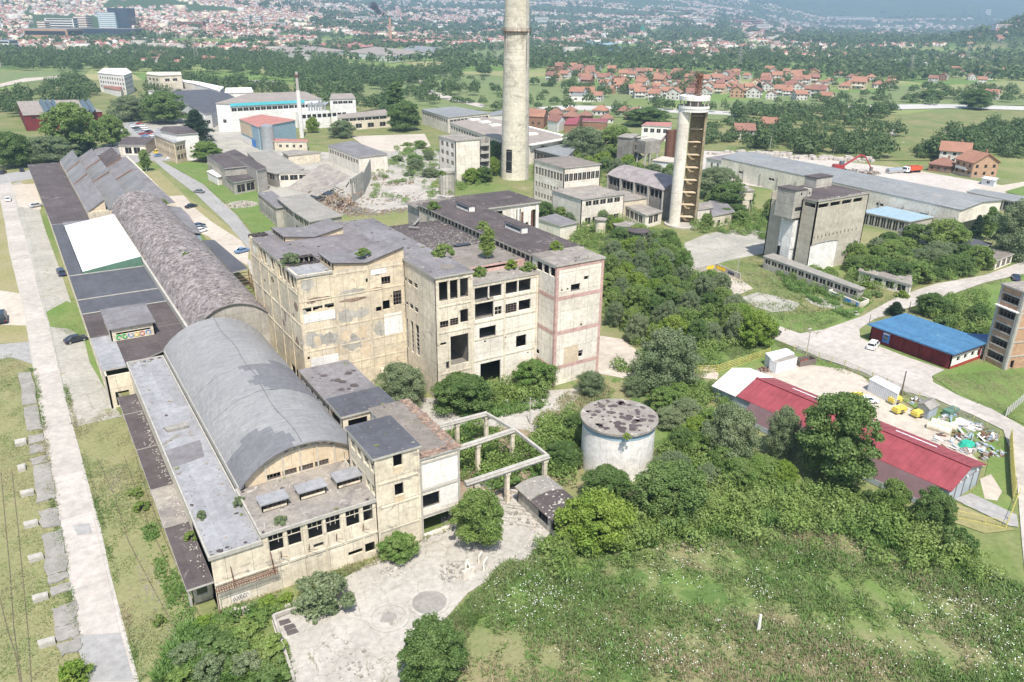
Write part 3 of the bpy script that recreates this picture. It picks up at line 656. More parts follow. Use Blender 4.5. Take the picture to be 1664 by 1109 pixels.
grove([(1300,800),(1400,800),(1480,850),(1560,900),(1560,915),(1460,880),(1360,830)],20,2.4,['bushd','bush','bushd'],(1.1,1.9),(1.8,3),'in the hedge below the crimson roofed hangar',11)
grove([(262,1109),(300,1050),(350,1030),(410,1040),(440,1075),(460,1109)],10,2.4,['bushw','bushd','bush'],(1.7,2.6),(3,4.8),'in the bushes at the lower left corner of the courtyard',12)
grove([(330,1010),(400,990),(470,975),(440,1010),(380,1030),(330,1035)],7,1.6,['bush2','bush'],(.9,1.5),(1.6,2.8),'at the foot of the graffiti wall',13)
grove([(700,640),(760,630),(830,640),(880,632),(830,650),(760,655)],8,2.2,['bush2','bush','bushd'],(1.4,2.4),(2.4,4),'along the front of the open fronted block',14)
grove([(1376,430),(1440,395),(1500,390),(1560,420),(1600,445),(1540,452),(1470,465),(1400,455)],26,4.2,['oak','dark','willow2','oak2','dark'],(2.4,3.8),(4,6.5),'in the overgrown yard right of the silo tower',15)
grove([(1310,430),(1370,450),(1420,475),(1480,470),(1460,490),(1400,485),(1330,460)],10,3.2,['bush','bush2','bushd'],(1.6,2.6),(2.4,4.4),'behind the long ruined shed',16)
grove([(1240,385),(1258,350),(1210,330),(1150,340),(1140,375),(1200,368)],10,4,['dark','oak','oak2'],(2.2,3.4),(4,6.5),'left of the silo tower',17)
grove([(1490,520),(1540,500),(1600,490),(1600,550),(1570,545)],9,3.6,['bush','dark','bushd'],(2.0,3.2),(2.6,5.5),'behind the blue roofed garage',18)
grove([(760,250),(800,240),(812,300),(760,300)],8,5,['oak','dark','bright'],(3,4.2),(5.5,9),'between the stair block and the tall chimney',19)
grove([(640,235),(700,240),(710,290),(670,290),(640,262)],10,5,['willow','oak','bushd','bush'],(2.2,3.6),(3.5,6),'left of the stair block',20)
grove([(870,250),(940,262),(1000,270),(1090,290),(1090,320),(1000,292),(900,292),(868,300)],24,5,['oak','dark','willow','bright'],(3,4.4),(5.5,8.5),'behind the barrel roofed workshop',21)
grove([(900,360),(960,350),(1000,372),(1010,410),(960,400),(930,385)],9,4,['oak2','willow2','birch'],(1.9,3.0),(3.5,6),'around the low square hut',22)
0 and grove([(1150,205),(1300,195),(1420,190),(1420,250),(1300,248),(1200,240),(1130,240)],34,11,['bushd','oak2','dark','willow2'],(3.4,6),(5,9),'in the scrub beyond the white yard',23)
0 and grove([(1480,250),(1540,230),(1664,220),(1664,262),(1600,240),(1520,258)],16,10,['dark','dark2','oak'],(4.5,7),(9,14),'in the dark wood right of the orange roofed houses',24)
# ------------------------------------------------------------------ near buildings
Z1 = ZF(300,640,3.081); Z2 = ZF(400,340,3.697); Z3 = ZF(640,380,4.267); Z4 = ZF(560,600,4.265); Z5 = ZF(60,240,3.465); Z6 = ZF(660,270,4.82)
def hS(Y,x0,q):     # opening on a south face (plane y=Y, wall starting at x0): q = left, top, right, bottom (photo px)
    a,b_ = onY(q[0],q[1],Y),onY(q[2],q[3],Y); return (a[0]-x0,b_[0]-x0,b_[1],a[1])
def hW(X,y1,q):     # opening on a west face (plane x=X, wall running from y1 towards the camera)
    a,b_ = onX(q[0],q[1],X),onX(q[2],q[3],X); return (y1-a[0],y1-b_[0],b_[1],a[1])
def shell(root,x0,x1,y0,y1,z0,z1,wallm,S=(),W=(),E=(),Nn=(),t=.3,floors=(),skip=''):
    mb = MB()
    if 'S' not in skip: mb.wall((x0,y0),(x1,y0),z0,z1,S,t,0,1)
    if 'W' not in skip: mb.wall((x0,y1-.004),(x0,y0+.004+t*0),z0,z1,W,t,0,1)
    if 'E' not in skip: mb.wall((x1,y0+.004),(x1,y1-.004),z0,z1,E,t,0,1)
    if 'N' not in skip: mb.wall((x1,y1),(x0,y1),z0,z1,Nn,t,0,1)
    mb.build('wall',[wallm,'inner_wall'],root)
    for fz in floors:
        f_ = MB(); f_.box(x0+t+.01,x1-t-.01,y0+t+.01,y1-t-.01,fz-.25,fz); f_.build('floor_slab','inner_wall',root)
def slab(root,x0,x1,y0,y1,z,mat,over=.25,th=.3,rim='frame_concrete',name='roof',lip=.0):
    mb = MB(); mb.box(x0-over,x1+over,y0-over,y1+over,z,z+th,1)
    mb.face([(x0-over+.02,y0-over+.02,z+th+.01),(x1+over-.02,y0-over+.02,z+th+.01),(x1+over-.02,y1+over-.02,z+th+.01),(x0-over+.02,y1+over-.02,z+th+.01)],0)
    if lip:
        for a in ((x0-over,x1+over,y0-over,y0-over+.2),(x0-over,x1+over,y1+over-.2,y1+over),(x0-over,x0-over+.2,y0-over+.2,y1+over-.2),(x1+over-.2,x1+over,y0-over+.2,y1+over-.2)):
            mb.box(*a,z+th+.012,z+th+lip,1)
    o_ = mb.build(name,[mat,rim],root)
    ar = (x1-x0)*(y1-y0)
    if ar > 40:                                            # grit, torn felt and moss along the gutters
        rs = np.random.RandomState(int(x0*7+y0)); lm = MB()
        for k in range(int(min(900,ar*.9))):
            if rs.rand() < .6: e_ = rs.randint(4); q = abs(rs.normal(0,.7)); x,y = ((x0+q,rs.uniform(y0,y1)),(x1-q,rs.uniform(y0,y1)),(rs.uniform(x0,x1),y0+q),(rs.uniform(x0,x1),y1-q))[e_]
            else: x,y = rs.uniform(x0,x1),rs.uniform(y0,y1)
            s_ = rs.uniform(.03,.16) if rs.rand() < .9 else rs.uniform(.2,.5); x = min(max(x,x0+s_),x1-s_); y = min(max(y,y0+s_),y1-s_); a0 = rs.uniform(0,3)
            lm.prism([(x+s_*rs.uniform(.5,1)*cos(a0+a),y+s_*rs.uniform(.5,1)*sin(a0+a)) for a in (0,1.3,2.7,4.1)],z+th+.011,z+th+.02+s_*rs.uniform(.05,.3),int(rs.choice([0,0,1,1,2])))
        tag(lm.build('roof_litter',['debris_roof','bitumen','weedy_moss'],root),kind='stuff')
    return o_
def winS(root,x0,Y,hs,x1,nx=2,ny=2,mat='pale_frame',skip=.3,inset=.12):
    for h in hs:
        mb = MB(); mb.frame((x0,Y),(x1,Y),h,nx,ny,.08,inset,0,None,skip); mb.build('window_frame',mat,root)
def winW(root,X,y1,y0,hs,nx=2,ny=2,mat='pale_frame',skip=.3):
    for h in hs:
        mb = MB(); mb.frame((X,y1),(X,y0),h,nx,ny,.08,.12,0,None,skip); mb.build('window_frame',mat,root)

# ===== front hall with grey barrel roof
R = thing('barrel_roofed_hall','long hall with smooth grey barrel roof in the left foreground, derelict cream front','factory hall',(17,80,0))
X0,X1,X2,XE = 10.3,16.9,30.4,33.1; YS,YG,YN = 79.7,90.6,142.0; ZL,ZF_ = 7.4,8.6; XM = 16.2; EV,RI = 9.0,4.2
top = [Z1(*q) for q in [(415,715,503,775),(510,688,592,748),(612,655,697,712),(703,622,785,682),(803,588,880,640),(890,562,960,625)]]
top = [hS(YS,X0,q) for q in top]; zt = sum(h[3] for h in top)/6; zb = sum(h[2] for h in top)/6; top = [(h[0],h[1],zb,zt) for h in top]
low = [hS(YS,X0,Z1(*q)) for q in [(817,797,893,793),(902,755,975,777),(352,985,422,978)]]
mid_ = [hS(YS,X0,Z1(*q)) for q in [(645,757,697,763)]]
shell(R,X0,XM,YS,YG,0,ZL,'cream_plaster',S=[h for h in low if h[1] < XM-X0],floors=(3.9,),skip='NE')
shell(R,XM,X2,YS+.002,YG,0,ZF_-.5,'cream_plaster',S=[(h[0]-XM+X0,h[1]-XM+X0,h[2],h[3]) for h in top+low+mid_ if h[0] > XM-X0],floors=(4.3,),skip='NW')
for h in top:
    mb = MB(); rs = np.random.RandomState(int(h[0]*9)); u0,u1,z0,z1 = h; A = (X0,YS); zt_ = z1-(z1-z0)*.36; mb.obox(A,(1,0),u0,u1,-.2,-.12,zt_-.04,zt_+.04); mb.obox(A,(1,0),u0,u0+.09,-.2,-.1,z0,z1); mb.obox(A,(1,0),u1-.09,u1,-.2,-.1,z0,z1)
    for f_ in (.33,.66):
        if rs.rand() < .75: mb.obox(A,(1,0),u0+(u1-u0)*f_-.03,u0+(u1-u0)*f_+.03,-.2,-.13,zt_-(.5 if rs.rand() < .4 else 0),z1)
    if rs.rand() < .35: [mb.obox(A,(1,0),u0,u1,-.19,-.14,z0+q,z0+q+.05) for q in (.4,.8,1.2)]
    mb.build('window_frame','pale_frame',R)
mb = MB()                                                  # proud columns, floor band and cornice of the front
for h in top+[(X2-X0-.2,0,0,0)]: mb.box(X0+h[0]-.3,X0+h[0]-.06,YS-.1,YS-.002,.1,ZF_-.62)
mb.box(X0,X2,YS-.14,YS-.003,3.55,3.85); mb.build('pilaster','cream_plaster',R)
slab(R,X0,XM-.3,YS,YN,ZL,'light_felt',.25,.3,lip=.22)
slab(R,XM,X2,YS,YG,ZF_-.35,'debris_roof',.22,.3,lip=.12)
mb = MB(); mb.wall((X0,YN),(X0,YS+.3),0,ZL-.01,[(u,u+3.2,1.0,3.0) for u in np.arange(3,62,6)],.3,0,1); mb.wall((X1,YN),(X1,YG),ZL,EV+.1,(),.3)
mb.wall((XE,YG),(XE,YN),0,EV,[(u,u+3.4,4.6,7.0) for u in np.arange(2,50,5)],.3,0,1)
mb.wall((XE,YN),(X0,YN),0,7.4,(),.3,0,1); mb.build('side_wall',['cream_plaster','inner_wall'],R)
def vault(root,x0,x1,ya,yb,ze,rise,mat,name='barrel_roof',th=.22,nseg=30,ny=1,wob=0,edge=.3,seed=1,dark=None):
    rs = np.random.RandomState(seed); xc,hw = (x0+x1)/2,(x1-x0)/2; R_ = (hw*hw+rise*rise)/(2*rise); a0 = math.asin(hw/R_)
    v = []; f = []
    for lay,dz in ((0,0),(1,-th)):
        for j in range(ny+1):
            y = ya+(yb-ya)*j/ny
            for i in range(nseg+1):
                a = -a0+2*a0*i/nseg; dw = rs.normal(0,wob) if wob and lay == 0 and 0 < i < nseg else 0
                v.append((xc+(R_+dw)*sin(a),y,ze+rise-R_+(R_+dw)*cos(a)+dz))
    n = (nseg+1)*(ny+1); g_ = lambda l,j,i: l*n+j*(nseg+1)+i
    for j in range(ny):
        for i in range(nseg):
            f.append((g_(0,j,i),g_(0,j,i+1),g_(0,j+1,i+1),g_(0,j+1,i))[::1]); f.append((g_(1,j,i),g_(1,j+1,i),g_(1,j+1,i+1),g_(1,j,i+1)))
    for i in range(nseg):
        f.append((g_(1,0,i),g_(1,0,i+1),g_(0,0,i+1),g_(0,0,i))); f.append((g_(0,ny,i),g_(0,ny,i+1),g_(1,ny,i+1),g_(1,ny,i)))
    mb = MB(); mb.v = v; mb.f = f; mb.m = [(1 if dark and dark(sum(v[i_][0] for i_ in q)/4,sum(v[i_][1] for i_ in q)/4) else 0) for q in f]; o = mb.build(name,mat,root); return o,(xc,R_,a0)
o,(vx,vR,va) = vault(R,X1-.5,XE+.2,YG-.7,YN+.3,EV,RI,['vault_sheet','vault_dark'],nseg=36,ny=44,wob=.02,dark=lambda x,y: (x > 25+1.2*math.sin(y) and 108 < y < 118) or (x < 23.5+math.sin(y*.7) and y < 98-abs(x-20)*.3) or (x > 29 and 118 < y < 121))
mb = MB()
for k in range(40):
    y = 90.2+k*1.3; a_ = .02*math.sin(k*.5)+(.05 if y > 112 else 0); a2_ = .02*math.sin((k+1)*.5)+(.05 if y > 110.7 else 0); mb.bar((vx+vR*sin(a_),y,EV+RI+.07-vR*(1-cos(a_))),(vx+vR*sin(a2_),y+1.25,EV+RI+.07-vR*(1-cos(a2_))),.10,.05)
for y in (107.9,118.2):
    for i in range(30): a_ = -va+.06+(2*va-.12)*i/30; a2_ = a_+(2*va-.12)/30; mb.bar((vx+(vR+.02)*sin(a_),y+.2*sin(i),EV+RI+.045-vR+vR*cos(a_)),(vx+(vR+.02)*sin(a2_),y+.2*sin(i+1),EV+RI+.035-vR+vR*cos(a2_)),.06,.04)
mb.build('sheet_seam','vault_dark',R)
# gable under the barrel roof
mb = MB(); def_h = [hS(YG,X1,Z1(*q)) for q in [(408,420,485,437),(490,398,565,410),(573,372,648,392),(653,347,724,364)]]
zz = max(9.5,sum(h[3] for h in def_h)/4); zb2 = 8.62
def_h = [(h[0],h[1],zb2,zz) for h in def_h]
mb.wall((X1+.1,YG),(XE,YG),7.3,10.0 if zz < 9.9 else zz+.2,(),.25,0) if False else None
ztop_lin = zz+.25; mb.wall((X1+3.1,YG),(XE-2.6,YG),8.4,ztop_lin,[(h[0]-3.1,h[1]-3.1,h[2],h[3]) for h in def_h],.25,0,1)
def arcz(x): a = math.asin(max(-1,min(1,(x-vx)/vR))); return EV+RI-vR+vR*cos(a)-.24
xs = np.linspace(X1+.15,XE-.05,40)
for a,b_ in zip(xs[:-1],xs[1:]):
    zl = 8.4 if (b_ < X1+3.1 or a > XE-2.6) else ztop_lin
    za,zb_ = arcz(a),arcz(b_)
    if min(za,zb_) > zl: mb.face([(a,YG,zl),(b_,YG,zl),(b_,YG,zb_),(a,YG,za)],0); mb.face([(b_,YG+.25,zl),(a,YG+.25,zl),(a,YG+.25,za),(b_,YG+.25,zb_)],1)
mb.build('gable',['ochre_plaster','inner_wall'],R)
mb = MB()
for k in range(6): x = X1+3.0+k*2.32; mb.box(x-.1,x+.1,YG-.12,YG-.003,8.6,arcz(x)-.5)
for a,b_ in zip(xs[:-1],xs[1:]):
    if X1+2.5 < a < XE-2.5: mb.bar((a,YG-.06,arcz(a)-.75),(b_,YG-.06,arcz(b_)-.75),.1,.16)
mb.build('gable_rib','pale_frame',R); winS(R,X1,YG,def_h,XE,4,4,'steel_frame',.4)
# ragged plaster remains below the arch rim
mb = MB(); rs = np.random.RandomState(3)
for k in range(26):
    x = rs.uniform(X1+4,XE-4); z_ = arcz(x)-rs.uniform(.15,.6); s_ = rs.uniform(.1,.25); mb.box(x-s_,x+s_,YG-.09,YG-.004,z_-s_*.7,z_)
mb.build('broken_plaster','dark_concrete',R)
# skylight boxes on the front roof
for q in ([(416.8,808.8),(459,795.8),(468,808.8),(426.6,821.8)],[(480,789),(524,778),(528.8,790),(486.6,802)],[(538.6,768),(579,760),(587,771.5),(548,784.5)]):
    c = [P(a,b_,9.85) for a,b_ in q]; xa,xb = (c[0][0]+c[3][0])/2,(c[1][0]+c[2][0])/2; ya,yb = (c[2][1]+c[3][1])/2,(c[0][1]+c[1][1])/2
    mb = MB(); mb.wall((xa,ya+.25),(xb,ya+.25),8.7,9.7,[(.15,xb-xa-.15,8.95,9.6)],.15,0,1); mb.wall((xa,yb),(xa,ya+.25),8.7,9.7,(),.15); mb.wall((xb,ya+.25),(xb,yb),8.7,9.7,(),.15); mb.wall((xb,yb),(xa,yb),8.7,9.7,(),.15)
    s_ = mb.build('skylight',['cream_plaster','inner_wall'],R)
    mb = MB(); mb.box(xa-.2,xb+.2,ya,yb+.2,9.7,9.86); mb.build('skylight_cap','light_felt',s_)
    mb = MB(); mb.frame((xa,ya+.25),(xb,ya+.25),(.15,xb-xa-.15,8.95,9.6),5,1,.05,.05); mb.build('glazing_bar','steel_frame',s_)
# parapet wall between flat side roof and barrel, and the little cross roofs
mb = MB(); mb.box(X1-.62,X1-.3,YG,YN,7.72,8.9); mb.build('parapet','frame_concrete',R)
mb = MB(); q = poly([(267,697),(303,687),(307,694),(272,702)],7.9); mb.prism([(a[0],a[1]) for a in q],7.71,8.15,0); mb.build('roof_hatch','old_slab',R)
mb = MB(); q = poly([(263,735),(325,715),(332,742),(280,760)],7.73); mb.prism([(a[0],a[1]) for a in q],7.715,7.76,0); mb.build('felt_patch','grey_felt',R)
# steel pipe and rotten steel balcony on the front
mb = MB(); ya = YS; a = onY(*Z1(155,990),YS); b_ = onY(*Z1(460,905),YS); xa,xb,zc = a[0],b_[0],3.3
for zz_ in (zc,zc+.32,zc+.64,zc+.95): mb.tube((xa,YS-1.0,zz_),(xb,YS-1.0,zz_),.035,n=4)
for i in range(26):
    x = xa+(xb-xa)*i/25; mb.tube((x,YS-1.0,zc),(x,YS-1.0,zc+.95),.022,n=4); mb.tube((x,YS-1.0,zc),(x,YS-.05,zc),.03,n=4)
for yy in (-.75,-.5,-.25): mb.tube((xa,YS+yy,zc),(xb,YS+yy,zc),.03,n=4)
mb.tube((xa,YS-1,zc),(xa,YS-1,0),.05,n=4); mb.tube((xa+2,YS-1,zc),(xa+2,YS-.1,zc+2.4),.05,n=4); mb.tube((xb-.4,YS-1,zc),(xb-.4,YS-.1,zc+2.6),.06,n=4)
mb.build('balcony','rust',R)
mb = MB()
for x_,zt_ in ((18.0,6.6),(21.4,6.3),(24.9,6.5),(28.4,6.6)): mb.tube((x_,YS-.22,zt_-1.9),(x_+.1,YS-.3,zt_-.9),.05,n=4); mb.tube((x_,YS-.25,zt_-1.7),(x_+.7,YS-.8,zt_-1.6),.04,n=4)
mb.build('bracket','rust',R)
mb = MB(); rs = np.random.RandomState(8)                   # spray-painted scrawl on the plinth
gx,gz = onY(*Z1(235,1045),YS); gx2,_ = onY(*Z1(322,1020),YS)
for k in range(6):
    cx = gx+.35+(gx2-gx-.5)*k/5; w0,h0 = (gx2-gx)/7*.42,.3
    th0 = rs.uniform(0,3); pts = [(cx+w0*cos(th0+t_)*(1 if k % 2 else .8),YS-.035,1.0+h0*sin(th0+t_*1.0)+.05*sin(3*t_)) for t_ in np.linspace(0,5.0,12)]
    for a,b_ in zip(pts[:-1],pts[1:]): mb.tube(a,b_,.03,n=4)
mb.build('graffiti','graffiti_black',R)
mb = MB(); mb.face([(gx,YS-.02,.55),(gx2+.2,YS-.02,.55),(gx2+.2,YS-.02,1.5),(gx,YS-.02,1.5)]); mb.build('painted_patch','pale_plaster',R)
# canopy along the left side
cx0,cx1 = 7.3,10.3
for k,(a,b_,zc) in enumerate([(79.9,93.5,4.2),(93.8,103.5,4.2),(103.7,116,4.2),(116.2,129,4.2),(129.2,136.5,4.2)]):
    mb = MB(); mb.box(cx0,cx1-.02,a,b_,zc-.25,zc,1); mb.face([(cx0+.03,a+.03,zc+.012),(cx1-.04,a+.03,zc+.012),(cx1-.04,b_-.03,zc+.012),(cx0+.03,b_-.03,zc+.012)],0)
    mb.build('canopy',['bitumen','frame_concrete'] if k != 1 else ['debris_roof','frame_concrete'],R)
mb = MB()
for y in np.arange(82,137,9): mb.box(cx0+.3,cx0+.6,y,y+.3,0,3.94)
mb.build('canopy_post','frame_concrete',R)
mb = MB(); mb.wall((8.2,82.4),(X0-.02,82.4),0,3.93,[(.4,1.6,1.0,3.0)],.2); mb.build('end_wall','cream_plaster',R)
mb = MB(); rs = np.random.RandomState(4)                   # fallen plaster lying along the canopy
for k in range(260):
    y = rs.uniform(81,134); x = X0-.25-abs(rs.normal(0,.5)); s_ = rs.uniform(.03,.11)
    if x > cx0+.2: mb.prism([(x-s_,y-s_*.6),(x+s_,y-s_),(x+s_*.7,y+s_)],4.2,4.2+s_*.8)
o = mb.build('fallen_plaster','rubble',R); tag(o,kind='stuff')

# ===== low dark roofed wing further back on the left, with its white membrane roof
R = thing('flat_roofed_wing','long low wing under dark felt with a bright white membrane roof section','factory wing',(7,200,0))
x0,x1 = 6.4,22.6
mb = MB(); mb.wall((x0,375),(x0,141.5),0,6.2,[(u,u+2.6,1.2,3.6) for u in np.arange(4,228,5.5)],.3,0,1); mb.wall((x0,141.5),(x1,141.5),0,6.2,[(1,3.2,.3,3)],.3,0,1)
mb.build('wall',['cream_plaster','inner_wall'],R)
def roofpiece(root,pts,z,mat,name='roof',th=.3):
    mb = MB(); mb.prism(pts,z-th,z,1); q = ccw(pts); mb.face([(a[0],a[1],z+.012) for a in q],0); return mb.build(name,[mat,'frame_concrete'],root)
roofpiece(R,[(x0-.3,262),(16.2,262),(16.2,375),(x0-1.6,375)],6.6,'bitumen')
roofpiece(R,[(x0-.3,206),(9.0,206),(9.0,261.7),(x0-.3,261.7)],6.55,'blue_felt')
roofpiece(R,[(x0-.3,176),(x1,176),(x1,205.7),(x0-.3,205.7)],6.5,'blue_felt')
roofpiece(R,[(x0-.3,144),(x0+3.7,144),(x0+3.7,161),(x0-.3,161)],6.5,'light_felt')
roofpiece(R,[(x0+3.72,144),(16.9,148.4),(16.9,161),(x0+3.72,161)],6.35,'bitumen')
roofpiece(R,[(16.95,142.6),(22.8,142.6),(22.8,161.2),(16.95,161.2)],6.42,'bitumen')
roofpiece(R,[(x0-.3,161.3),(22.4,161.3),(22.4,175.7),(x0-.3,175.7)],6.45,'bitumen')
roofpiece(R,[(9,257.5),(21,257.5),(21,261.6),(9,261.6)],7.0,'grey_felt')
for ya in (176,205.7,186): mb = MB(); mb.box(x0-.3,x1,ya-.12,ya+.12,6.52,6.68); mb.build('roof_joint','frame_concrete',R)
mb = MB(); z_,zr = 7.2,8.6                                # shallow white hip
mb.v = []; a = [(9.1,206.4),(22.3,206.4),(22.3,257),(9.1,257)]
mb.face([(9.1,206.4,7.0),(22.3,206.4,8.9),(22.3,257,8.9),(9.1,257,7.0)],0)
mb.build('membrane_roof','membrane',R)
mb = MB(); mb.face([(9.1,206.4,6.5),(22.3,206.4,6.5),(22.3,206.4,8.88),(9.1,206.4,6.98)]); mb.face([(22.3,257,6.5),(9.1,257,6.5),(9.1,257,6.98),(22.3,257,8.88)])
mb.face([(9.1,257,6.5),(9.1,206.4,6.5),(9.1,206.4,6.98),(9.1,257,6.98)]); mb.face([(22.3,206.4,6.5),(22.3,257,6.5),(22.3,257,8.88),(22.3,206.4,8.88)]); mb.build('upstand','green_metal',R)
mb = MB(); mb.box(22.4,22.9,152,262,6.3,7.9); mb.build('parapet','frame_concrete',R)
# brick penthouse with spray paint
pa,pb = P(178,538,9),P(244,522,9); px0,px1,py0,py1 = 9.4,17.2,157.4,169.5
s_ = MB(); s_.wall((px0,py0),(px1,py0),6.4,8.9,[(1.0,7.0,7.6,8.0)],.25,0,1); s_.wall((px0,py1),(px0,py0),6.4,8.9,(),.25); s_.wall((px1,py0),(px1,py1),6.4,8.9,(),.25); s_.wall((px1,py1),(px0,py1),6.4,8.9,(),.25)
o = s_.build('penthouse',['cream_plaster','inner_wall'],R)
mb = MB(); mb.box(px0-.3,px1+.3,py0-.4,py1+.2,8.9,9.1); mb.build('penthouse_roof','grey_felt',o)
rs = np.random.RandomState(12)
for k,cm in enumerate(['green','green','blue','yellow','red','blue']):
    mb = MB(); cx = px0+1.3+k*1.05
    pts = [(cx+.38*cos(a_*1.0+k)*(1+.2*sin(2*a_)),py0-.03,7.15+.42*sin(a_+k)) for a_ in np.linspace(0,5.2,10)]
    for a,b_ in zip(pts[:-1],pts[1:]): mb.tube(a,b_,.13 if cm == 'green' else .07,n=4)
    mb.build('graffiti','graffiti_'+cm,o)

# ===== second hall with crumbling barrel roof
R = thing('crumbling_barrel_hall','long hall with a lumpy crust of torn roofing on its barrel roof','factory hall',(24,150,0))
hx0,hx1,hy0,hy1,hz = 22.9,38.6,149.6,269,7.6
vault(R,hx0,hx1,hy0,hy1,hz,5.2,'rubble_roof',nseg=40,ny=150,wob=.07,seed=3)
mb = MB(); mb.wall((hx1-.1,hy0),(hx1-.1,hy1),0,hz+.2,[(u,u+3,3.5,6) for u in np.arange(3,114,6)],.3,0,1); mb.wall((hx0+.1,hy1),(hx0+.1,hy0),6.3,hz+.1,(),.3)
mb.build('wall',['dark_concrete','inner_wall'],R)
xc,hw = (hx0+hx1)/2,(hx1-hx0)/2; rr = (hw*hw+5.2*5.2)/(2*5.2); mb = MB(); xs = np.linspace(hx0+.15,hx1-.15,30)
az = lambda x: hz+5.2-rr+math.sqrt(max(0,rr*rr-(x-xc)**2))-.25
for yy in (hy0+.4,hy1-.4):
    for a,b_ in zip(xs[:-1],xs[1:]): mb.face([(a,yy,0),(b_,yy,0),(b_,yy,az(b_)),(a,yy,az(a))])
mb.build('gable','grey_concrete',R)
rs = np.random.RandomState(21); mb = MB()                  # torn strips of roofing on the curve
for k in range(8200):
    u = rs.beta(1.1,1.1)*2-1; a = u*math.asin(hw/rr); y = rs.uniform(hy0+.3,hy1-.6); ln = rs.uniform(.3,1.3); wd = rs.uniform(.08,.26); lift = rs.uniform(.02,.2)
    a2 = a+ln/rr*(1 if a < 0 else -1)*.9
    def pp(an,dz,dy): return (xc+(rr+dz)*sin(an),y+dy,hz+5.2-rr+(rr+dz)*cos(an))
    sk = rs.uniform(-.5,.5)
    mb.face([pp(a,.03+lift,0),pp(a,.03+lift*.6,wd),pp(a2,.04,wd+sk),pp(a2,.04,sk)] if a < 0 else [pp(a2,.04,sk),pp(a2,.04,wd+sk),pp(a,.03+lift,wd),pp(a,.03+lift,0)],int(rs.rand() < .18)+int(rs.rand() < .05))
o = mb.build('torn_roofing',['rubble_roof','debris_roof','pale_yard'],R); tag(o,kind='stuff')
mb = MB()
for k in range(4):
    y = rs.uniform(160,250); a = rs.uniform(-.5,.3); x = xc+rr*sin(a); z_ = az(x)+.3; mb.bar((x,y,z_),(x+rs.uniform(2,4),y+rs.uniform(-1,1),az(x+3)+.4),.5,.05)
mb.build('loose_sheet','pale_yard',R)
# ===== saw tooth roofs
R = thing('saw_tooth_hall','saw tooth roof bays with orange gables at the far end of the left halls','factory hall',(20,300,0))
base = MB(); base.box(16.4,42.0,270.2,374,0,7.3); base.build('wall','cream_plaster',R)
cols = [(16.4,21.7),(22.2,28.8),(29.3,36.2)]; rows = [(270.5,317,0),(318,343,.7),(344,372,1.3)]
for ci,(xa,xb) in enumerate(cols):
    for ri,(ya,yb,dz) in enumerate(rows):
        zl,zr_ = 7.4+dz*.3,10.8+dz*.7
        mb = MB(); mb.face([(xa,ya-.3,zl),(xb,ya-.3,zr_),(xb,yb,zr_),(xa,yb,zl)],0); mb.face([(xa,yb,zl-.15),(xb,yb,zr_-.15),(xb,ya-.3,zr_-.15),(xa,ya-.3,zl-.15)],0)
        mb.face([(xa,ya-.3,zl-.15),(xb,ya-.3,zr_-.15),(xb,ya-.3,zr_),(xa,ya-.3,zl)],0)
        rf = mb.build('saw_tooth_roof',['asbestos' if (ci+ri) % 3 else 'grey_felt'] if not (ci == 2 and ri == 2) else 'bitumen',R)
        mb = MB(); mb.face([(xa+.1,ya,7.2),(xb-.05,ya,7.2),(xb-.05,ya,zr_-.2),(xa+.1,ya,zl-.2)]); mb.face([(xb-.05,ya,7.2),(xb-.05,yb,7.2),(xb-.05,yb,zr_-.2),(xb-.05,ya,zr_-.2)])
        mb.face([(xb-.05,yb-.1,7.2),(xa+.1,yb-.1,7.2),(xa+.1,yb-.1,zl-.2),(xb-.05,yb-.1,zr_-.2)]); mb.build('gable','ochre_plaster',rf)
        if ri: mb = MB(); mb.bar((xa,ya-.34,zl),(xb,ya-.34,zr_),.12,.35); mb.build('barge_board','brick_red',rf)
roofpiece(R,[(36.6,270.5),(42,270.5),(41,372),(36.6,372)],7.5,'grey_felt')
# ===== lean-to wing right of the barrel halls
R = thing('lean_to_wing','low grey roofed lean-to running along the right side of the crumbling barrel roof','wing',(42,230,0))
mb = MB(); mb.face([(38.7,232,7.0),(41.5,232,6.2),(43.3,257,6.0),(43.3,269.8,6.0),(38.7,269.8,7.2)]); mb.face([(38.7,232,6.8),(38.7,269.8,7.0),(43.3,269.8,5.8),(43.3,257,5.8),(41.5,232,6.0)]); mb.build('roof','grey_felt',R)
mb = MB(); mb.wall((41.4,232.3),(43.1,257),0,5.75,[(u,u+1.6,2,4) for u in np.arange(2,22,4)],.2,0,1); mb.wall((38.8,232.3),(41.4,232.3),0,5.75,(),.2); mb.wall((43.1,257),(43.1,269.7),0,5.75,[(u,u+1.6,2,4) for u in np.arange(2,11,4)],.2,0,1); mb.build('wall',['light_blue','inner_wall'],R)
R = thing('open_shed','dark felt roofed open shed with rusty side frames beside the crumbling barrel roof','shed',(44,190,0))
q = [P(*a,5.2) for a in [(328,391),(348,390),(403,436),(378,443)]]; roofpiece(R,[(a[0],a[1]) for a in q],5.2,'blue_felt')
mb = MB()
for a in q:
    mb.tube((a[0],a[1],0),(a[0],a[1],4.9),.12,n=5)
mb.build('post','rust',R)
mb = MB(); a,b_ = q[2],(q[2][0]+.5,q[2][1]-16)
for i in range(7):
    y = a[1]-i*2.6
    for dx in (-4.6,0): mb.tube((a[0]+dx,y,0),(a[0]+dx,y,4.2),.09,n=4)
    mb.tube((a[0]-4.6,y,4.2),(a[0],y,4.2),.08,n=4); mb.tube((a[0]-4.6,y,2.6),(a[0],y,2.6),.06,n=4)
for dx in (-4.6,0):
    for zz_ in (4.2,2.6): mb.tube((a[0]+dx,a[1],zz_),(a[0]+dx,a[1]-16,zz_),.08,n=4)
mb.build('rusty_frame','rust',R)

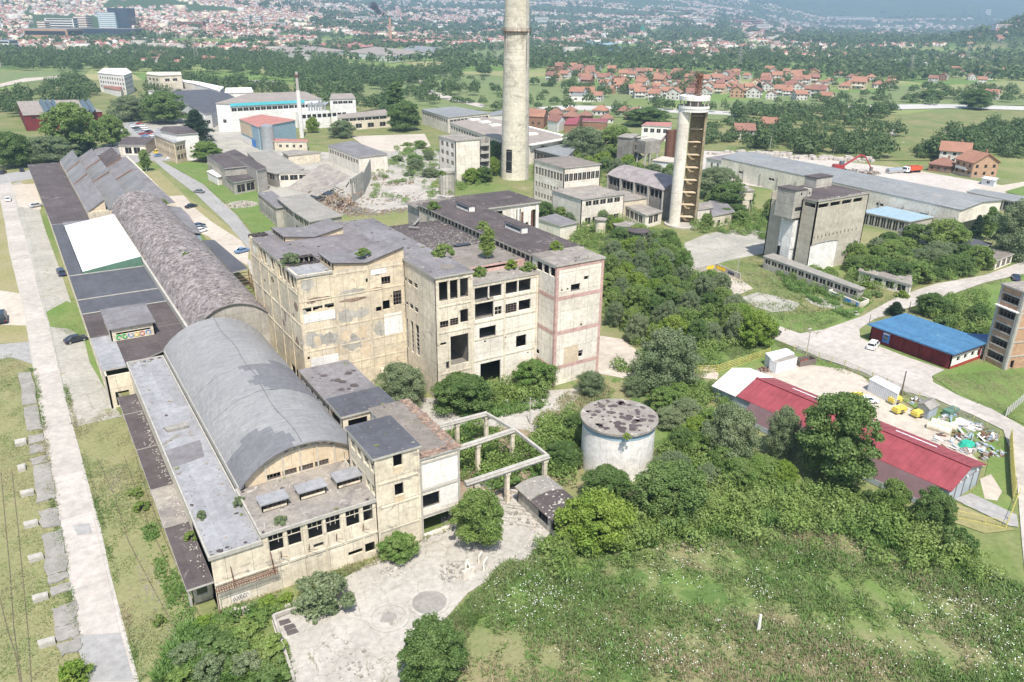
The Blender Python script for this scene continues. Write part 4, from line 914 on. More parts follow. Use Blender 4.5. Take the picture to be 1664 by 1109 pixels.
# ===== stair tower and white block at the front
R = thing('stair_tower','cream three storey tower attached to the right end of the barrel roofed hall','tower building',(34,90,0))
tx0,tx1,ty0,ty1,tz = 30.45,36.6,79.5,88.6,14.6
S = [hS(ty0,tx0,Z4(*q)) for q in [(335,600,402,665),(345,802,412,865)]]
W = [hW(tx0,ty1,Z1(*q)) for q in [(828,210,850,245),(858,235,880,275),(890,265,918,315),(925,300,948,350),(833,305,856,345),(862,335,886,385),(905,385,925,430),(930,410,952,460)]]
W = [(h[0],h[1],12.2,13.5) if i < 4 else (h[0],h[1],8.9,10.2) for i,h in enumerate(W)]
shell(R,tx0,tx1,ty0,ty1,0,tz-.3,'cream_plaster',S=S,W=W,floors=(3.5,7.1,10.6)); winW(R,tx0,ty1,ty0,W,2,2,'pale_frame',.2)
for h in S: mb = MB(); mb.box(tx0+h[0],tx0+h[1],ty0-.04,ty0-.003,h[2]-1.0,h[2]-.04); mb.build('sill_panel','ochre_plaster',R)
slab(R,tx0,tx1,ty0,ty1,tz-.3,'blue_felt',.22,.3)
mb = MB()
for x in (tx0+.15,tx1-.25): mb.box(x-.12,x+.18,ty0-.12,ty0-.003,0,tz-.35)
for z_ in (3.4,7.0,10.5): mb.box(tx0,tx1,ty0-.09,ty0-.004,z_,z_+.22)
mb.build('pilaster','cream_plaster',R)
R = thing('white_infill_block','block with white infill panels and rusty tile roof beside the gantry','building',(40,85,0))
wx0,wx1,wy0,wy1,wz = 36.7,42.6,80.0,96.0,12.4
S = [hS(wy0,wx0,Z4(*q)) for q in [(537,860,660,905),(540,1020,780,1010)]]; S = [(S[0][0],S[0][1],4.4,6.6),(.25,wx1-wx0-.35,.4,3.0)]
shell(R,wx0,wx1,wy0,wy1,0,wz-.3,'pale_plaster',S=S,E=[(2,5,.5,3),(8,12,.5,3),(2,5,4.5,6.5)],floors=(3.6,7.2)); slab(R,wx0,wx1,wy0,wy1,wz-.3,'weedy_roof',.2,.3)
mb = MB(); mb.box(wx0+.3,wx1-.25,wy0-.06,wy0-.003,7.6,11.2); mb.box(wx0+2.9,wx1-.25,wy0-.06,wy0-.003,4.0,6.9); mb.build('white_panel','white_render',R)
mb = MB()
for x in (wx0+.15,wx1-.2): mb.box(x-.15,x+.15,wy0-.12,wy0-.004,0,wz-.35)
for z_ in (3.3,7.1,11.3): mb.box(wx0,wx1,wy0-.1,wy0-.005,z_,z_+.3)
mb.build('pilaster','frame_concrete',R)
mb = MB(); rs = np.random.RandomState(5)                    # rows of loose roof tiles along the edges
for k in range(420):
    if rs.rand() < .5: x,y = wx0+rs.uniform(0,6),wy0+rs.uniform(-.1,.9)
    else: x,y = wx1+rs.uniform(-1.2,.15),rs.uniform(wy0,wy1)
    s_ = rs.uniform(.12,.25); mb.prism([(x-s_,y-s_),(x+s_,y-s_*.8),(x+s_*.9,y+s_),(x-s_,y+s_*.8)],wz+.02,wz+.02+rs.uniform(.03,.1))
mb.build('loose_tile','brick_rubble',R)
R = thing('two_level_annex','low flat roofed annex with white side wall behind the stair tower','annex',(38,100,0))
shell(R,33.4,41.6,98.6,104.8,0,10.6,'cream_plaster',S=[(.8,3.8,8.2,9.9),(4.3,7.4,8.2,9.9)],W=[(1,5,8.2,9.8)]); slab(R,33.4,41.6,98.6,104.8,10.6,'blue_felt',.3,.3)
shell(R,35.2,43.6,105.2,124.0,0,7.4,'white_panel',W=[(u,u+1.3,4.6,6.2) for u in (2,4.8,7.6,10.4,13.2)],E=[(u,u+2,3,5) for u in (3,8,13)]); slab(R,35.2,43.6,105.2,124.0,7.4,'grey_felt',.3,.3)
mb = MB(); rs = np.random.RandomState(17)
for k in range(9):
    x,y = rs.uniform(37,42),rs.uniform(112,122); s_ = rs.uniform(.3,1.1); mb.prism([(x+s_*rs.uniform(.6,1)*cos(a),y+s_*rs.uniform(.6,1)*sin(a)) for a in np.linspace(0,5.5,9)],7.712,7.72+.002*k)
mb.build('tar_patch','bitumen',R)
winW(R,35.2,124,105.2,[(u,u+1.3,4.6,6.2) for u in (2,4.8,7.6,10.4,13.2)],1,2)
shell(R,31.2,41,89.0,98.3,0,8.4,'cream_plaster',W=[(1,3,5,7),(4.5,6.5,5,7)]); slab(R,31.2,41,89.0,98.3,8.4,'debris_roof',.2,.3)

# ===== concrete gantry frame
R = thing('concrete_gantry','open concrete frame of beams on tall columns standing in the weeds before the white tank','gantry',(50,88,0))
zg = 6.0
for a,b_,h_ in [((43.9,80.9),(57.8,81.1),.75),((44.0,89.6),(57.8,90.2),.6),((45.2,97.4),(56.8,97.0),.6)]:
    mb = MB(); mb.bar((a[0],a[1],zg),(b_[0],b_[1],zg),.62,h_); mb.bar((a[0],a[1]-.42,zg-.28),(b_[0],b_[1]-.42,zg-.28),.2,.14) ; mb.build('beam','frame_concrete',R)
for a,b_ in [((57.7,81.1),(57.7,90.2)),((57.6,90.2),(56.7,97))]: mb = MB(); mb.bar((a[0],a[1]+.3,zg-.04),(b_[0],b_[1]-.3,zg-.04),.4,.45); mb.build('side_beam','frame_concrete',R)
for x,y in [(45.6,81.0),(50.7,81.0),(57.2,81.1),(51.0,89.9),(57.3,90.2),(51.4,97.2),(56.6,97.0),(45.6,97.3)]:
    mb = MB(); mb.box(x-.28,x+.28,y-.28,y+.28,0,zg-.5); mb.box(x-.4,x+.4,y-.36,y+.36,zg-1.1,zg-.68); mb.build('column','cream_plaster',R)

# ===== white round tank
R = thing('round_tank','white plastered round tank with a stained flat lid standing in the trees','tank',(70.6,81.6,0))
tc = P(1006.5,676,8.5); rt = 5.55
mb = MB(); mb.cyl(tc[0],tc[1],0,8.1,rt,n=64); mb.build('tank_wall','white_render',R,smooth=False)
mb = MB(); mb.cyl(tc[0],tc[1],7.15,8.09,rt+.012,n=64,cap=False); mb.build('blue_band','light_blue',R)
mb = MB(); mb.cyl(tc[0],tc[1],8.1,8.45,rt+.38,n=64); mb.cyl(tc[0]+.4,tc[1]+4.6,8.45,8.75,.6,n=20); mb.cyl(tc[0]-2.5,tc[1]+3.4,8.45,8.7,.4,n=16); mb.build('lid','debris_roof',R)
mb = MB(); rs = np.random.RandomState(9)
for k in range(70):
    th = rs.uniform(0,6.28); r_ = rt*math.sqrt(rs.rand())*.93; x,y = tc[0]+r_*cos(th),tc[1]+r_*sin(th); s_ = rs.uniform(.2,.9)
    mb.prism([(x+s_*rs.uniform(.5,1)*cos(a),y+s_*rs.uniform(.5,1)*sin(a)) for a in np.linspace(0,5.4,7)],8.455,8.47+.01*(k % 5))
mb.build('torn_felt','bitumen',R)
mb = MB()
for k in range(30):
    th = rs.uniform(-2.9,-1.0); z_ = rs.uniform(2,6); w_ = rs.uniform(.02,.09); x,y = tc[0]+(rt+.012)*cos(th),tc[1]+(rt+.012)*sin(th); mb.tube((x,y,z_),(x+rs.uniform(-.1,.1),y,z_-rs.uniform(.3,1.4)),w_*.3,.005,n=4)
mb.build('crack','dark_concrete',R)

# ===== small shed with dark roof
R = thing('small_shed','small low shed with half torn dark roof beside the yellow-green tree','shed',(54,75,0))
q = [P(*a,3.1) for a in [(845,785),(864,809),(910,858),(934,842),(935,811),(897,773)]]
x0,x1,y0,y1 = 52.0,57.0,68.4,80.2
mb = MB(); mb.wall((x0,y1),(x0,y0),0,2.7,[(5.2,7.6,.9,2.3),(8.4,11,.9,2.3)],.2,0,1); mb.wall((x0,y0),(x1,y0),0,2.7,(),.2); mb.wall((x1,y0),(x1,y1),0,2.7,(),.2); mb.wall((x1,y1),(x0,y1),0,2.7,(),.2)
mb.build('wall',['grey_concrete','inner_wall'],R)
def lowvault(y0,y1,dz,mat,nm):
    mb = MB(); n = 8
    for i in range(n):
        u0,u1 = i/n,(i+1)/n; xa,xb = x0-.35+u0*5.7,x0-.35+u1*5.7; za,zb_ = 2.75+.55*4*u0*(1-u0)+dz,2.75+.55*4*u1*(1-u1)+dz
        mb.face([(xa,y0,za),(xb,y0,zb_),(xb,y1,zb_),(xa,y1,za)]); mb.face([(xa,y1,za-.18),(xb,y1,zb_-.18),(xb,y0,zb_-.18),(xa,y0,za-.18)])
        mb.face([(xa,y0,za-.18),(xb,y0,zb_-.18),(xb,y0,zb_),(xa,y0,za)])
    mb.face([(x0-.35,y1,2.57+dz),(x0-.35,y0,2.57+dz),(x0-.35,y0,2.75+dz),(x0-.35,y1,2.75+dz)]); mb.build(nm,mat,R)
lowvault(68.2,76.4,0,'bitumen','dark_roof'); lowvault(76.5,80.5,.12,'old_slab','bare_roof')
mb = MB(); rs = np.random.RandomState(14)
for k in range(90):
    u = rs.rand(); y = rs.uniform(68.4,80); x = x0-.3+u*5.6; z_ = 2.76+.55*4*u*(1-u)+(.13 if y > 76.4 else .01); s_ = rs.uniform(.05,.3); mb.prism([(x-s_,y-s_*.6),(x+s_,y-s_),(x+s_*.6,y+s_*.8)],z_,z_+.03)
mb.build('torn_felt','rubble',R)
# ------------------------------------------------------------------ the main derelict block (four joined masses)
def bands(root,x0,x1,y0,zs,w_=.3,proud=.09,mat='frame_concrete',cols=()):
    mb = MB()
    for z_ in zs: mb.box(x0,x1,y0-proud,y0-.003,z_,z_+w_)
    for x in cols: mb.box(x-.2,x+.2,y0-proud-.03,y0-.004,0,zs[-1] if zs else 20)
    mb.build('pilaster',mat,root)
# --- left mass
R = thing('peeling_factory_block','tall yellowed factory block with peeling walls and butterfly shaped roof monitors','factory block',(38.3,131,0))
ax0,ax1,ay0,ay1,az_ = 38.3,58.6,131.2,163,22.2
S = [hS(ay0,ax0,Z2(*q)) for q in [(332,600,395,617),(400,588,462,605),(470,573,530,590),(773,375,800,397),(812,410,868,445),(718,418,733,440),(820,553,866,598),(882,495,935,570),(780,590,815,612),(363,890,385,905),(868,518,876,530)]]
W = [(u,u+1.7,19.0,21.6) for u in np.arange(3.0,30,2.45)]
W = W+[(22,26.5,.3,2.0),(12,13.2,13,14.2),(28.5,30,.4,2.2)]
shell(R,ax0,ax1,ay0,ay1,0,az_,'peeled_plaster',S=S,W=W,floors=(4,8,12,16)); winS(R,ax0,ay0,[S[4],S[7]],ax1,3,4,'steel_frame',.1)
mb = MB()
for i,u in enumerate(np.arange(3.0,30,2.45)):
    if i in (0,1,4): mb.box(ax0+.05,ax0+.12,ay1-u-1.68,ay1-u-.02,19.3,21.5)
mb.build('white_panel','white_render',R)
colsx = [ax0+.25,ax0+6.7,ax0+13.2,ax0+19.8]
bands(R,ax0,ax1,ay0,[3.6,7.5,11.4,17.2,21.3],.25,.06,'peeled_plaster',colsx)
mb = MB()
for k in range(6): y = ay0+.25+k*6.2; mb.box(ax0-.12,ax0-.004,y-.22,y+.22,0,21.9)
for z_ in (7.5,12.5,18.3): mb.box(ax0-.08,ax0-.005,ay0,ay1,z_,z_+.3)
mb.build('side_pilaster','peeled_plaster',R)
mb = MB()
a,b_ = onY(*Z2(335,660),ay0),onY(*Z2(535,640),ay0); mb.box(a[0],b_[0],ay0-.05,ay0-.003,13.2,14.9); mb.build('pale_panel','white_panel',R); mb = MB()
a,b_ = onY(*Z2(388,900),ay0),onY(*Z2(552,860),ay0); mb.box(a[0],b_[0],ay0-.05,ay0-.003,4.2,6.2); mb.build('pale_panel','white_panel',R); mb = MB()
a,b_ = onY(*Z2(828,655),ay0),onY(*Z2(945,830),ay0); mb.box(a[0],b_[0],ay0-.05,ay0-.003,7.8,12.0); mb.build('pale_panel','white_panel',R); mb = MB()
a,b_ = onY(*Z2(748,345),ay0),onY(*Z2(870,370),ay0); mb.box(a[0],a[0]+3.1,ay0-.05,ay0-.003,20.2,21.2); mb.build('pale_panel','white_panel',R)
mb = MB(); rs = np.random.RandomState(31)                  # bare brick where the plaster fell off
def blotch(mb,cx,cz,rx,rz,y,n=14):
    pts = [(cx+rx*rs.uniform(.55,1)*cos(a),y,cz+rz*rs.uniform(.5,1)*sin(a)) for a in np.linspace(0,2*pi,n,endpoint=False)]; mb.face(pts)
for q in [(430,540,2.6,.55),(480,535,1.5,.4),(390,560,1.2,.4),(790,480,1.5,.5),(640,545,3,.5)]:
    x,z_ = onY(*Z2(q[0],q[1]),ay0); blotch(mb,x,z_,q[2],q[3],ay0-.012)
o = mb.build('bare_brick','brick_rubble',R)
for mtn,lst in (('grey_concrete',[(365,450,1.3,2.4),(600,640,3.2,1.5),(700,620,2.2,1.2),(640,500,3.4,.9),(400,790,2.6,1.8),(500,780,2.2,1.6),(650,800,3.0,2.0),(800,720,1.5,2.2),(350,640,.8,1.2)]),('ochre_plaster',[(430,790,.8,1.3),(600,760,1.2,1.6),(700,740,1.4,1.9),(720,840,1.4,2.2),(460,600,1.6,.4),(560,850,1.2,1.2)])):
    mb = MB()
    for kk,q in enumerate(lst): x,z_ = onY(*Z2(q[0],q[1]),ay0); blotch(mb,x,z_,q[2],q[3],ay0-(.008 if mtn[0] == 'g' else .014)-.0004*kk,22)
    mb.build('weathered_patch',mtn,R)
mb = MB()
for k in range(26):
    y,z_ = rs.uniform(ay0+.6,ay1-2),rs.uniform(7,18); n = 12; ry,rz = rs.uniform(.3,1.4),rs.uniform(.3,1.6)
    mb.face([(ax0-.013,y-ry*rs.uniform(.5,1)*cos(a),z_+rz*rs.uniform(.5,1)*sin(a)) for a in np.linspace(0,2*pi,n,endpoint=False)],k % 2)
mb.build('fallen_plaster_patch',['brick_rubble','ochre_plaster'],R)
# roof: near-left bay has lost its cover
roofpts = lambda: None
mb = MB()
def rp(x0,x1,y0,y1,z,m='grey_felt',root=R,nm='roof'): return slab(root,x0,x1,y0,y1,z,m,0,.3,name=nm)
rp(ax0-.25,ax0+6.4,ay0-.25,ay0+6.5,az_-.35,'light_felt'); rp(ax0+6.42,58.6,ay0+7.0,163.2,az_,'mauve_felt'); rp(ax0-.25,ax0+6.4,ay0+10.8,ay1-3.6,az_,'mauve_felt'); rp(ax0+3.4,ax0+6.4,ay1-3.58,ay1+.2,az_); rp(58.62,65.9,ay0+1.2,163.2,az_)
mb = MB(); mb.box(ax0+.3,ax0+6.4,ay0+6.6,ay0+10.7,az_-3.2,az_-3.0); mb.build('fallen_roof_slab','bitumen',R)
mb = MB()
for k in range(7): x = ax0+.9+k*.95; mb.box(x-.09,x+.09,ay0+10.5,ay0+10.7,az_-3,az_-.02)
mb.build('clerestory_post','pale_frame',R)
rs = np.random.RandomState(33); mb = MB()                  # ragged edges of the holes
for k in range(60):
    x = ax0+rs.uniform(.2,6.2); y = ay0+(10.8 if k % 2 else 6.6)+rs.uniform(-.4,.3); s_ = rs.uniform(.1,.5); mb.prism([(x-s_,y-s_*.6),(x+s_,y-s_),(x+s_*.7,y+s_),(x-s_*.5,y+s_*.7)],az_+.05,az_+.36)
for k in range(40):
    x = ax0+rs.uniform(0,3.4); y = ay1-rs.uniform(.1,3.4); s_ = rs.uniform(.1,.5); mb.prism([(x-s_,y-s_*.6),(x+s_,y-s_),(x+s_*.7,y+s_)],az_-.2,az_+.3)
mb.build('ragged_edge','bitumen',R)
def monitor(root,x0,xm,x1,y0,y1,z,h0,hm,h1):
    mb = MB(); P3 = [(x0,h0),(xm,hm),(x1,h1)]
    for (xa,ha),(xb,hb) in zip(P3[:-1],P3[1:]):
        mb.face([(xa-.2,y0-.3,z+ha),(xb,y0-.3,z+hb),(xb,y1+.3,z+hb),(xa-.2,y1+.3,z+ha)],0); mb.face([(xa-.2,y1+.3,z+ha-.2),(xb,y1+.3,z+hb-.2),(xb,y0-.3,z+hb-.2),(xa-.2,y0-.3,z+ha-.2)],1)
        mb.face([(xa-.2,y0-.3,z+ha-.2),(xb,y0-.3,z+hb-.2),(xb,y0-.3,z+hb),(xa-.2,y0-.3,z+ha)],1)
    mb.face([(x0-.2,y1+.3,z+h0-.2),(x0-.2,y0-.3,z+h0-.2),(x0-.2,y0-.3,z+h0),(x0-.2,y1+.3,z+h0)],1); mb.face([(x1,y0-.3,z+h1-.2),(x1,y1+.3,z+h1-.2),(x1,y1+.3,z+h1),(x1,y0-.3,z+h1)],1)
    o = mb.build('butterfly_roof',['grey_felt','bitumen'],root)
    mb = MB(); mb.wall((x0,y1),(x0,y0),z-.3,z+h0-.2,[(u,u+1.5,z+.35,z+h0-.35) for u in np.arange(.4,y1-y0-1.6,1.75)],.2,0,1)
    for (xa,ha),(xb,hb) in zip(P3[:-1],P3[1:]):
        mb.face([(xa,y0,z-.3),(xb,y0,z-.3),(xb,y0,z+hb-.2),(xa,y0,z+ha-.2)]); mb.face([(xb,y1,z-.3),(xa,y1,z-.3),(xa,y1,z+ha-.2),(xb,y1,z+hb-.2)])
    mb.face([(x1,y0,z-.3),(x1,y1,z-.3),(x1,y1,z+h1-.2),(x1,y0,z+h1-.2)]); mb.build('monitor_wall',['ochre_plaster','inner_wall'],root)
monitor(R,ax0+6.5,ax0+12.9,58.7,ay0+.05,ay0+6.6,az_,1.55,.6,2.6)
monitor(R,ax0+4.6,ax0+11.0,ax0+17,ay1-9.5,ay1-1.5,az_,1.4,.5,1.8)
# --- middle mass and open fronted part
R = thing('open_fronted_block','middle block with blown out window bays between the peeling block and the red banded one','factory block',(58.7,118,0))
bx0,bx1,by0,by1,bz = 58.6,66.0,118.0,131.2,22.2
S = [hS(by0,bx0,Z3(*q)) for q in [(312,325,376,450),(388,312,445,437),(458,303,518,436),(320,612,380,645),(390,592,448,630),(460,530,518,608),(393,715,520,890),(322,760,365,770),(362,890,386,940),(330,1035,500,1010)]]
for i in (0,1,2): S[i] = (S[i][0],S[i][1],min(s[2] for s in S[:3]),max(s[3] for s in S[:3])-.1)
W = [hW(bx0,by1,Z3(*q)) for q in [(63,290,90,335),(97,312,128,362),(136,335,165,385),(73,460,100,500),(107,478,135,530),(141,502,170,555),(80,580,106,800),(115,600,141,830),(148,625,180,855)]]
shell(R,bx0,bx1,by0,by1,0,bz,'cream_plaster',S=S,W=W,floors=(4.2,12.2,17.2)); winS(R,bx0,by0,S[3:5],bx1,3,3,'steel_frame',.1); winS(R,bx0,by0,S[:3],bx1,1,1,'pale_frame')
winW(R,bx0,by1,by0,W[:6],1,2,'pale_frame',0); winW(R,bx0,by1,by0,W[6:],1,7,'pale_frame',.1)
bands(R,bx0,bx1,by0,[3.4,11.6,16.6,21.4],   .3,.08,'cream_plaster',[bx0+.25,bx1-.2]); slab(R,bx0,bx1,by0,by1+1,bz,'grey_felt',.25,.3)
mb = MB(); c = P(*Z3(368,226),22.55); mb.cyl(c[0],c[1],22.515,22.53,1.5,n=24); mb.build('moss_patch','weedy_roof',R)
ex0,ex1,ey0,ey1,ez = 66.0,80.6,118.3,160,19.6
S = [hS(ey0,ex0,Z3(*q)) for q in [(560,372,655,415),(662,352,748,398),(770,330,858,376),(866,310,950,355),(562,465,692,578),(700,510,748,556),(772,492,852,540),(866,467,948,520),(593,657,708,712),(848,712,918,775),(562,735,575,747),(626,742,640,756),(768,715,780,730),(768,760,775,775),(600,905,740,990),(925,820,935,832)]]
tz_ = [max(s[3] for s in S[:4])]*4; S[:4] = [(s[0],s[1],16.6,18.9) for s in S[:4]]
shell(R,ex0,ex1,ey0,ey1,0,ez,'pale_plaster',S=S,floors=(4.2,8.4,12.4,16.2),skip='W'); winS(R,ex0,ey0,[S[6]],ex1,4,4,'steel_frame',.1); winS(R,ex0,ey0,[S[5]],ex1,2,2,'pale_frame',.1)
mb = MB()
for x in (ex0+.3,ex0+7.0,ex1-.35): mb.box(x-.18,x+.18,ey0-.12,ey0-.004,0,19.5)
for z_ in (4.3,8.6,12.0,15.9,19.0): mb.box(ex0,ex1,ey0-.09,ey0-.005,z_,z_+.3)
mb.build('pilaster','cream_plaster',R)
slab(R,ex0,ex1,ey0,123.2,ez,'debris_roof',.2,.3)
mb = MB(); mb.wall((ex0,123.3),(ex1,123.3),ez,21.2,[(3,13,20.4,20.9)],.25,0,1); mb.build('step_wall',['pink_band','inner_wall'],R)
slab(R,ex0,ex1,123.5,137,20.9,'weedy_roof',0,.3); slab(R,ex0,ex1,137.2,160,20.7,'bitumen',0,.3)
mb = MB(); rs = np.random.RandomState(35)
for k in range(900):
    x,y = rs.uniform(ex0+.5,ex1-.5),137.5+abs(rs.normal(0,9)) % 22; s_ = rs.uniform(.05,.26); th = rs.uniform(0,3); z_ = 21.01
    mb.prism([(x+s_*rs.uniform(.5,1)*cos(a+th),y+s_*rs.uniform(.5,1)*sin(a+th)) for a in (0,1.3,2.6,4.2)],z_,z_+rs.uniform(.02,.1),int(rs.rand() < .6))
o = mb.build('roof_debris',['debris_roof','old_slab'],R); tag(o,kind='stuff')
mb = MB(); c = P(*Z3(470,85),21.1); mb.box(c[0]-1.7,c[0]+1.7,c[1]-.9,c[1]+.3,21.0,21.5); mb.box(c[0]-1.4,c[0]+1.4,c[1]-1.3,c[1]-.92,20.99,21.05); mb.build('roof_hatch','window_dark',R)
mb = MB(); mb.bar((*P(*Z6(60,462),21.6)[:2],21.7),(*P(*Z6(112,405),21.6)[:2],21.7),.5,.2); mb.bar((*P(*Z6(20,475),21.6)[:2],21.6),(*P(*Z6(100,480),21.6)[:2],21.6),.6,.2); mb.build('loose_beam','old_slab',R)
# --- red banded tower block and the long clerestory wing
R = thing('red_banded_block','pale block with faded pink bands at the right end of the big factory','factory block',(80.7,112.6,0))
rx0,rx1,ry0,ry1,rz = 80.7,91.7,112.6,121.0,22.4
S = [hS(ry0,rx0,Z3(*q)) for q in [(1228,355,1290,395),(1320,296,1350,316),(1160,388,1172,402),(1200,378,1212,392),(1293,624,1307,638),(1280,812,1308,850),(1125,1022,1152,1048)]]
W = [hW(rx0,ry1,Z3(*q)) for q in [(990,188,1028,240),(1037,207,1075,260),(1084,232,1122,282),(978,790,1006,840)]]
W[:3] = [(w_[0],w_[1],20.2,21.9) for w_ in W[:3]]
shell(R,rx0,rx1,ry0,ry1,0,rz,'pale_plaster',S=S,W=W,floors=(4,8,12,17)); slab(R,rx0,rx1,ry0,ry1,rz,'debris_roof',.22,.3)
zb1 = onX(*Z3(975,383),rx0)[1]; zb2_ = onX(*Z3(975,620),rx0)[1]; zb3 = onY(*Z3(1250,900),ry0)[1]
mb = MB()
for z_ in (zb1-.35,zb2_-.35,zb3-.35): mb.box(rx0,rx1,ry0-.03,ry0-.004,z_,z_+.75); mb.box(rx0-.03,rx0-.004,ry0,ry1-.5,z_,z_+.75)
mb.box(rx0,rx0+.55,ry0-.034,ry0-.005,0,rz-.1); mb.box(rx1-.6,rx1,ry0-.034,ry0-.005,0,rz-.1); mb.box(rx0-.034,rx0-.005,ry0,ry0+.5,0,rz-.1); mb.box(rx0,rx1,ry0-.032,ry0-.006,rz-.75,rz-.05)
mb.build('painted_band','pink_band',R)
mb = MB(); mb.box(rx0-.25,rx0+3.9,ry1-3.0,ry1,rz+.32,rz+.34); mb.build('roof_moss','weedy_roof',R)
mb = MB(); a,b_ = onY(*Z3(1180,790),ry0),onY(*Z3(1275,880),ry0); mb.box(a[0],b_[0],ry0-.02,ry0-.003,b_[1],a[1]); mb.build('bare_plaster','ochre_plaster',R)
R = thing('clerestory_wing','long dark roofed wing with broken clerestory windows running behind the red banded block','factory wing',(81,150,0))
lx0,lx1,ly0,ly1,lz = 80.9,92.6,121.2,171,22.3
mb = MB(); hs = [(u,u+1.25,21.1-.1,22.0) for u in np.arange(.6,ly1-ly0-1.5,1.62)]
mb.wall((lx0,ly1),(lx0,ly0),0,lz,hs,.25,0,1); mb.wall((lx1,ly0),(lx1,ly1),0,lz,[(u,u+2.4,18,20) for u in np.arange(1,46,4)]+[(u,u+2.4,11,14) for u in np.arange(1,46,4)],.25,0,1); mb.wall((lx1,ly1),(lx0,ly1),0,lz,(),.25); mb.wall((lx0,ly0),(lx1,ly0),0,lz,(),.25)
mb.build('wall',['cream_plaster','inner_wall'],R)
mb = MB()
for h in hs[:16]: mb.frame((lx0,ly1),(lx0,ly0),hs[-1-hs[:16].index(h)],2,3,.05,.1)
mb.build('window_frame','steel_frame',R); slab(R,lx0,lx1,ly0,ly1,lz,'bitumen',.4,.25)
for (ya,yb) in ((135.0,141.5),(157.5,163.5)):
    mb = MB(); mb.wall((87.2,yb),(87.2,ya),22.55,23.9,[(.3,yb-ya-.3,22.9,23.6)],.12,0,1); mb.wall((87.2,ya),(89.0,ya),22.55,23.9,(),.12); mb.wall((89.0,ya),(89.0,yb),22.55,23.9,(),.12); mb.wall((89.0,yb),(87.2,yb),22.55,23.9,(),.12)
    o = mb.build('skylight',['white_render','inner_wall'],R); mb = MB(); mb.box(87.0,89.2,ya-.2,yb+.2,23.9,24.05); mb.build('skylight_cap','bitumen',o)
    mb = MB(); mb.box(87.3,87.34,ya+.3,yb-.3,22.9,23.6); mb.build('glazing','window_glass',o)
px0,px1,py0,py1 = 92.8,110.2,160.5,177
R2 = R; mb = MB(); shell(R2,92.9,109.6,161.5,176,0,21.6,'pale_plaster',S=[(1.2,3.0,19.3,20.8),(4.0,6.0,19.3,20.8),(10.0,11.3,13.5,20.6),(12.4,13.6,8,17),(14.6,15.7,8,20),(8.2,9.4,10,16)],E=[(u,u+2,10,14) for u in (2,6,10)]); slab(R2,92.9,109.6,161.5,176,21.6,'bitumen',.4,.35)
mb = MB()
for x in (101.5,103.4,105.2,106.7,108.9): mb.box(x-.3,x+.3,161.3,161.49,0,20.9)
mb.build('white_fin','white_render',R2); mb = MB(); mb.box(104.3,104.8,161.35,161.49,12,19.8); mb.box(107.2,107.8,161.35,161.49,12,19.8); mb.build('rusty_panel','rust',R2)
slab(R2,80.9,92.7,171.2,178,21.2,'weedy_roof',.2,.3)
mb = MB(); mb.box(81.2,92.5,171.3,177.8,0,21.2); mb.build('rear_wall','grey_concrete',R2)

# these four masses are built at drawing size; bring them to the size and foot line measured on the ground
KS = .972
for r_ in [o for o in COL.objects if o.type == 'EMPTY' and o.name in ('peeling_factory_block','open_fronted_block','red_banded_block','clerestory_wing')]:
    lx,ly = r_.location[0],r_.location[1]; r_.location = (lx*KS,ly*KS,0)
    for c in [o for o in COL.objects if o.type == 'MESH' and (o.parent == r_ or (o.parent and o.parent.parent == r_))]:
        me = c.data; n = len(me.vertices); a = np.zeros(n*3,np.float32); me.vertices.foreach_get('co',a); a = a.reshape(-1,3)*KS; z = a[:,2]; a[:,2] = np.where(z < .35,z,z+65*(1-KS)); me.vertices.foreach_set('co',a.ravel()); me.update()

# ===== broken round basin in front of the peeling block
R = thing('broken_basin','ragged round concrete pit opening at the foot of the peeling block','pit',(52,128,0))
c = P(*Z2(930,930),3.5); mb = MB(); rs = np.random.RandomState(2)
for k in range(26):
    t0,t1 = k*2*pi/26,(k+1)*2*pi/26; r0,r1 = 3.2,4.0+rs.uniform(0,.5); h_ = 3.1+rs.uniform(-.4,.5); mb.prism([(c[0]+r0*cos(t0),c[1]+r0*sin(t0)),(c[0]+r1*cos(t0),c[1]+r1*sin(t0)),(c[0]+r1*cos(t1),c[1]+r1*sin(t1)),(c[0]+r0*cos(t1),c[1]+r0*sin(t1))],0,h_)
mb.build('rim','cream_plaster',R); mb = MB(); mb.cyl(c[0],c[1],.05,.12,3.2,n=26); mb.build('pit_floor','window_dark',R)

# ===== tall concrete chimney
R = thing('tall_chimney','tall tapering concrete chimney rising out of the top of the picture','chimney',(165,262,0))
a,b_ = P(814,292),P(859,292); cx,cy = (a[0]+b_[0])/2,(a[1]+b_[1])/2; k_ = hypot(cx,cy); cx *= (k_+3)/k_; cy *= (k_+3)/k_
zc = np.array([cx,cy,-CAMH]) @ CF; r0 = 22.6/FPX*zc; zt_ = 46; r1 = r0*.87
mb = MB(); H_ = 118; n = 40
rz_ = lambda z: r0*(1-.0026*z)
zs_ = [0,3.2,12.8,20,30,40,50,60,62,70,80,90,100,110,118]
for za,zb_ in zip(zs_[:-1],zs_[1:]):
    ra,rb = rz_(za),rz_(zb_)
    for i in range(n):
        th0,th1 = 2*pi*i/n,2*pi*(i+1)/n; am = (th0+th1)/2
        if za == 3.2 and abs(((am-math.atan2(-cy*.35-1,-cx-.4)+pi) % (2*pi))-pi) < .27: continue
        mb.face([(cx+ra*cos(th0),cy+ra*sin(th0),za),(cx+ra*cos(th1),cy+ra*sin(th1),za),(cx+rb*cos(th1),cy+rb*sin(th1),zb_),(cx+rb*cos(th0),cy+rb*sin(th0),zb_)])
mb.build('shaft','chimney_concrete' if 'chimney_concrete' in M else 'silo_concrete',R)
mb = MB()
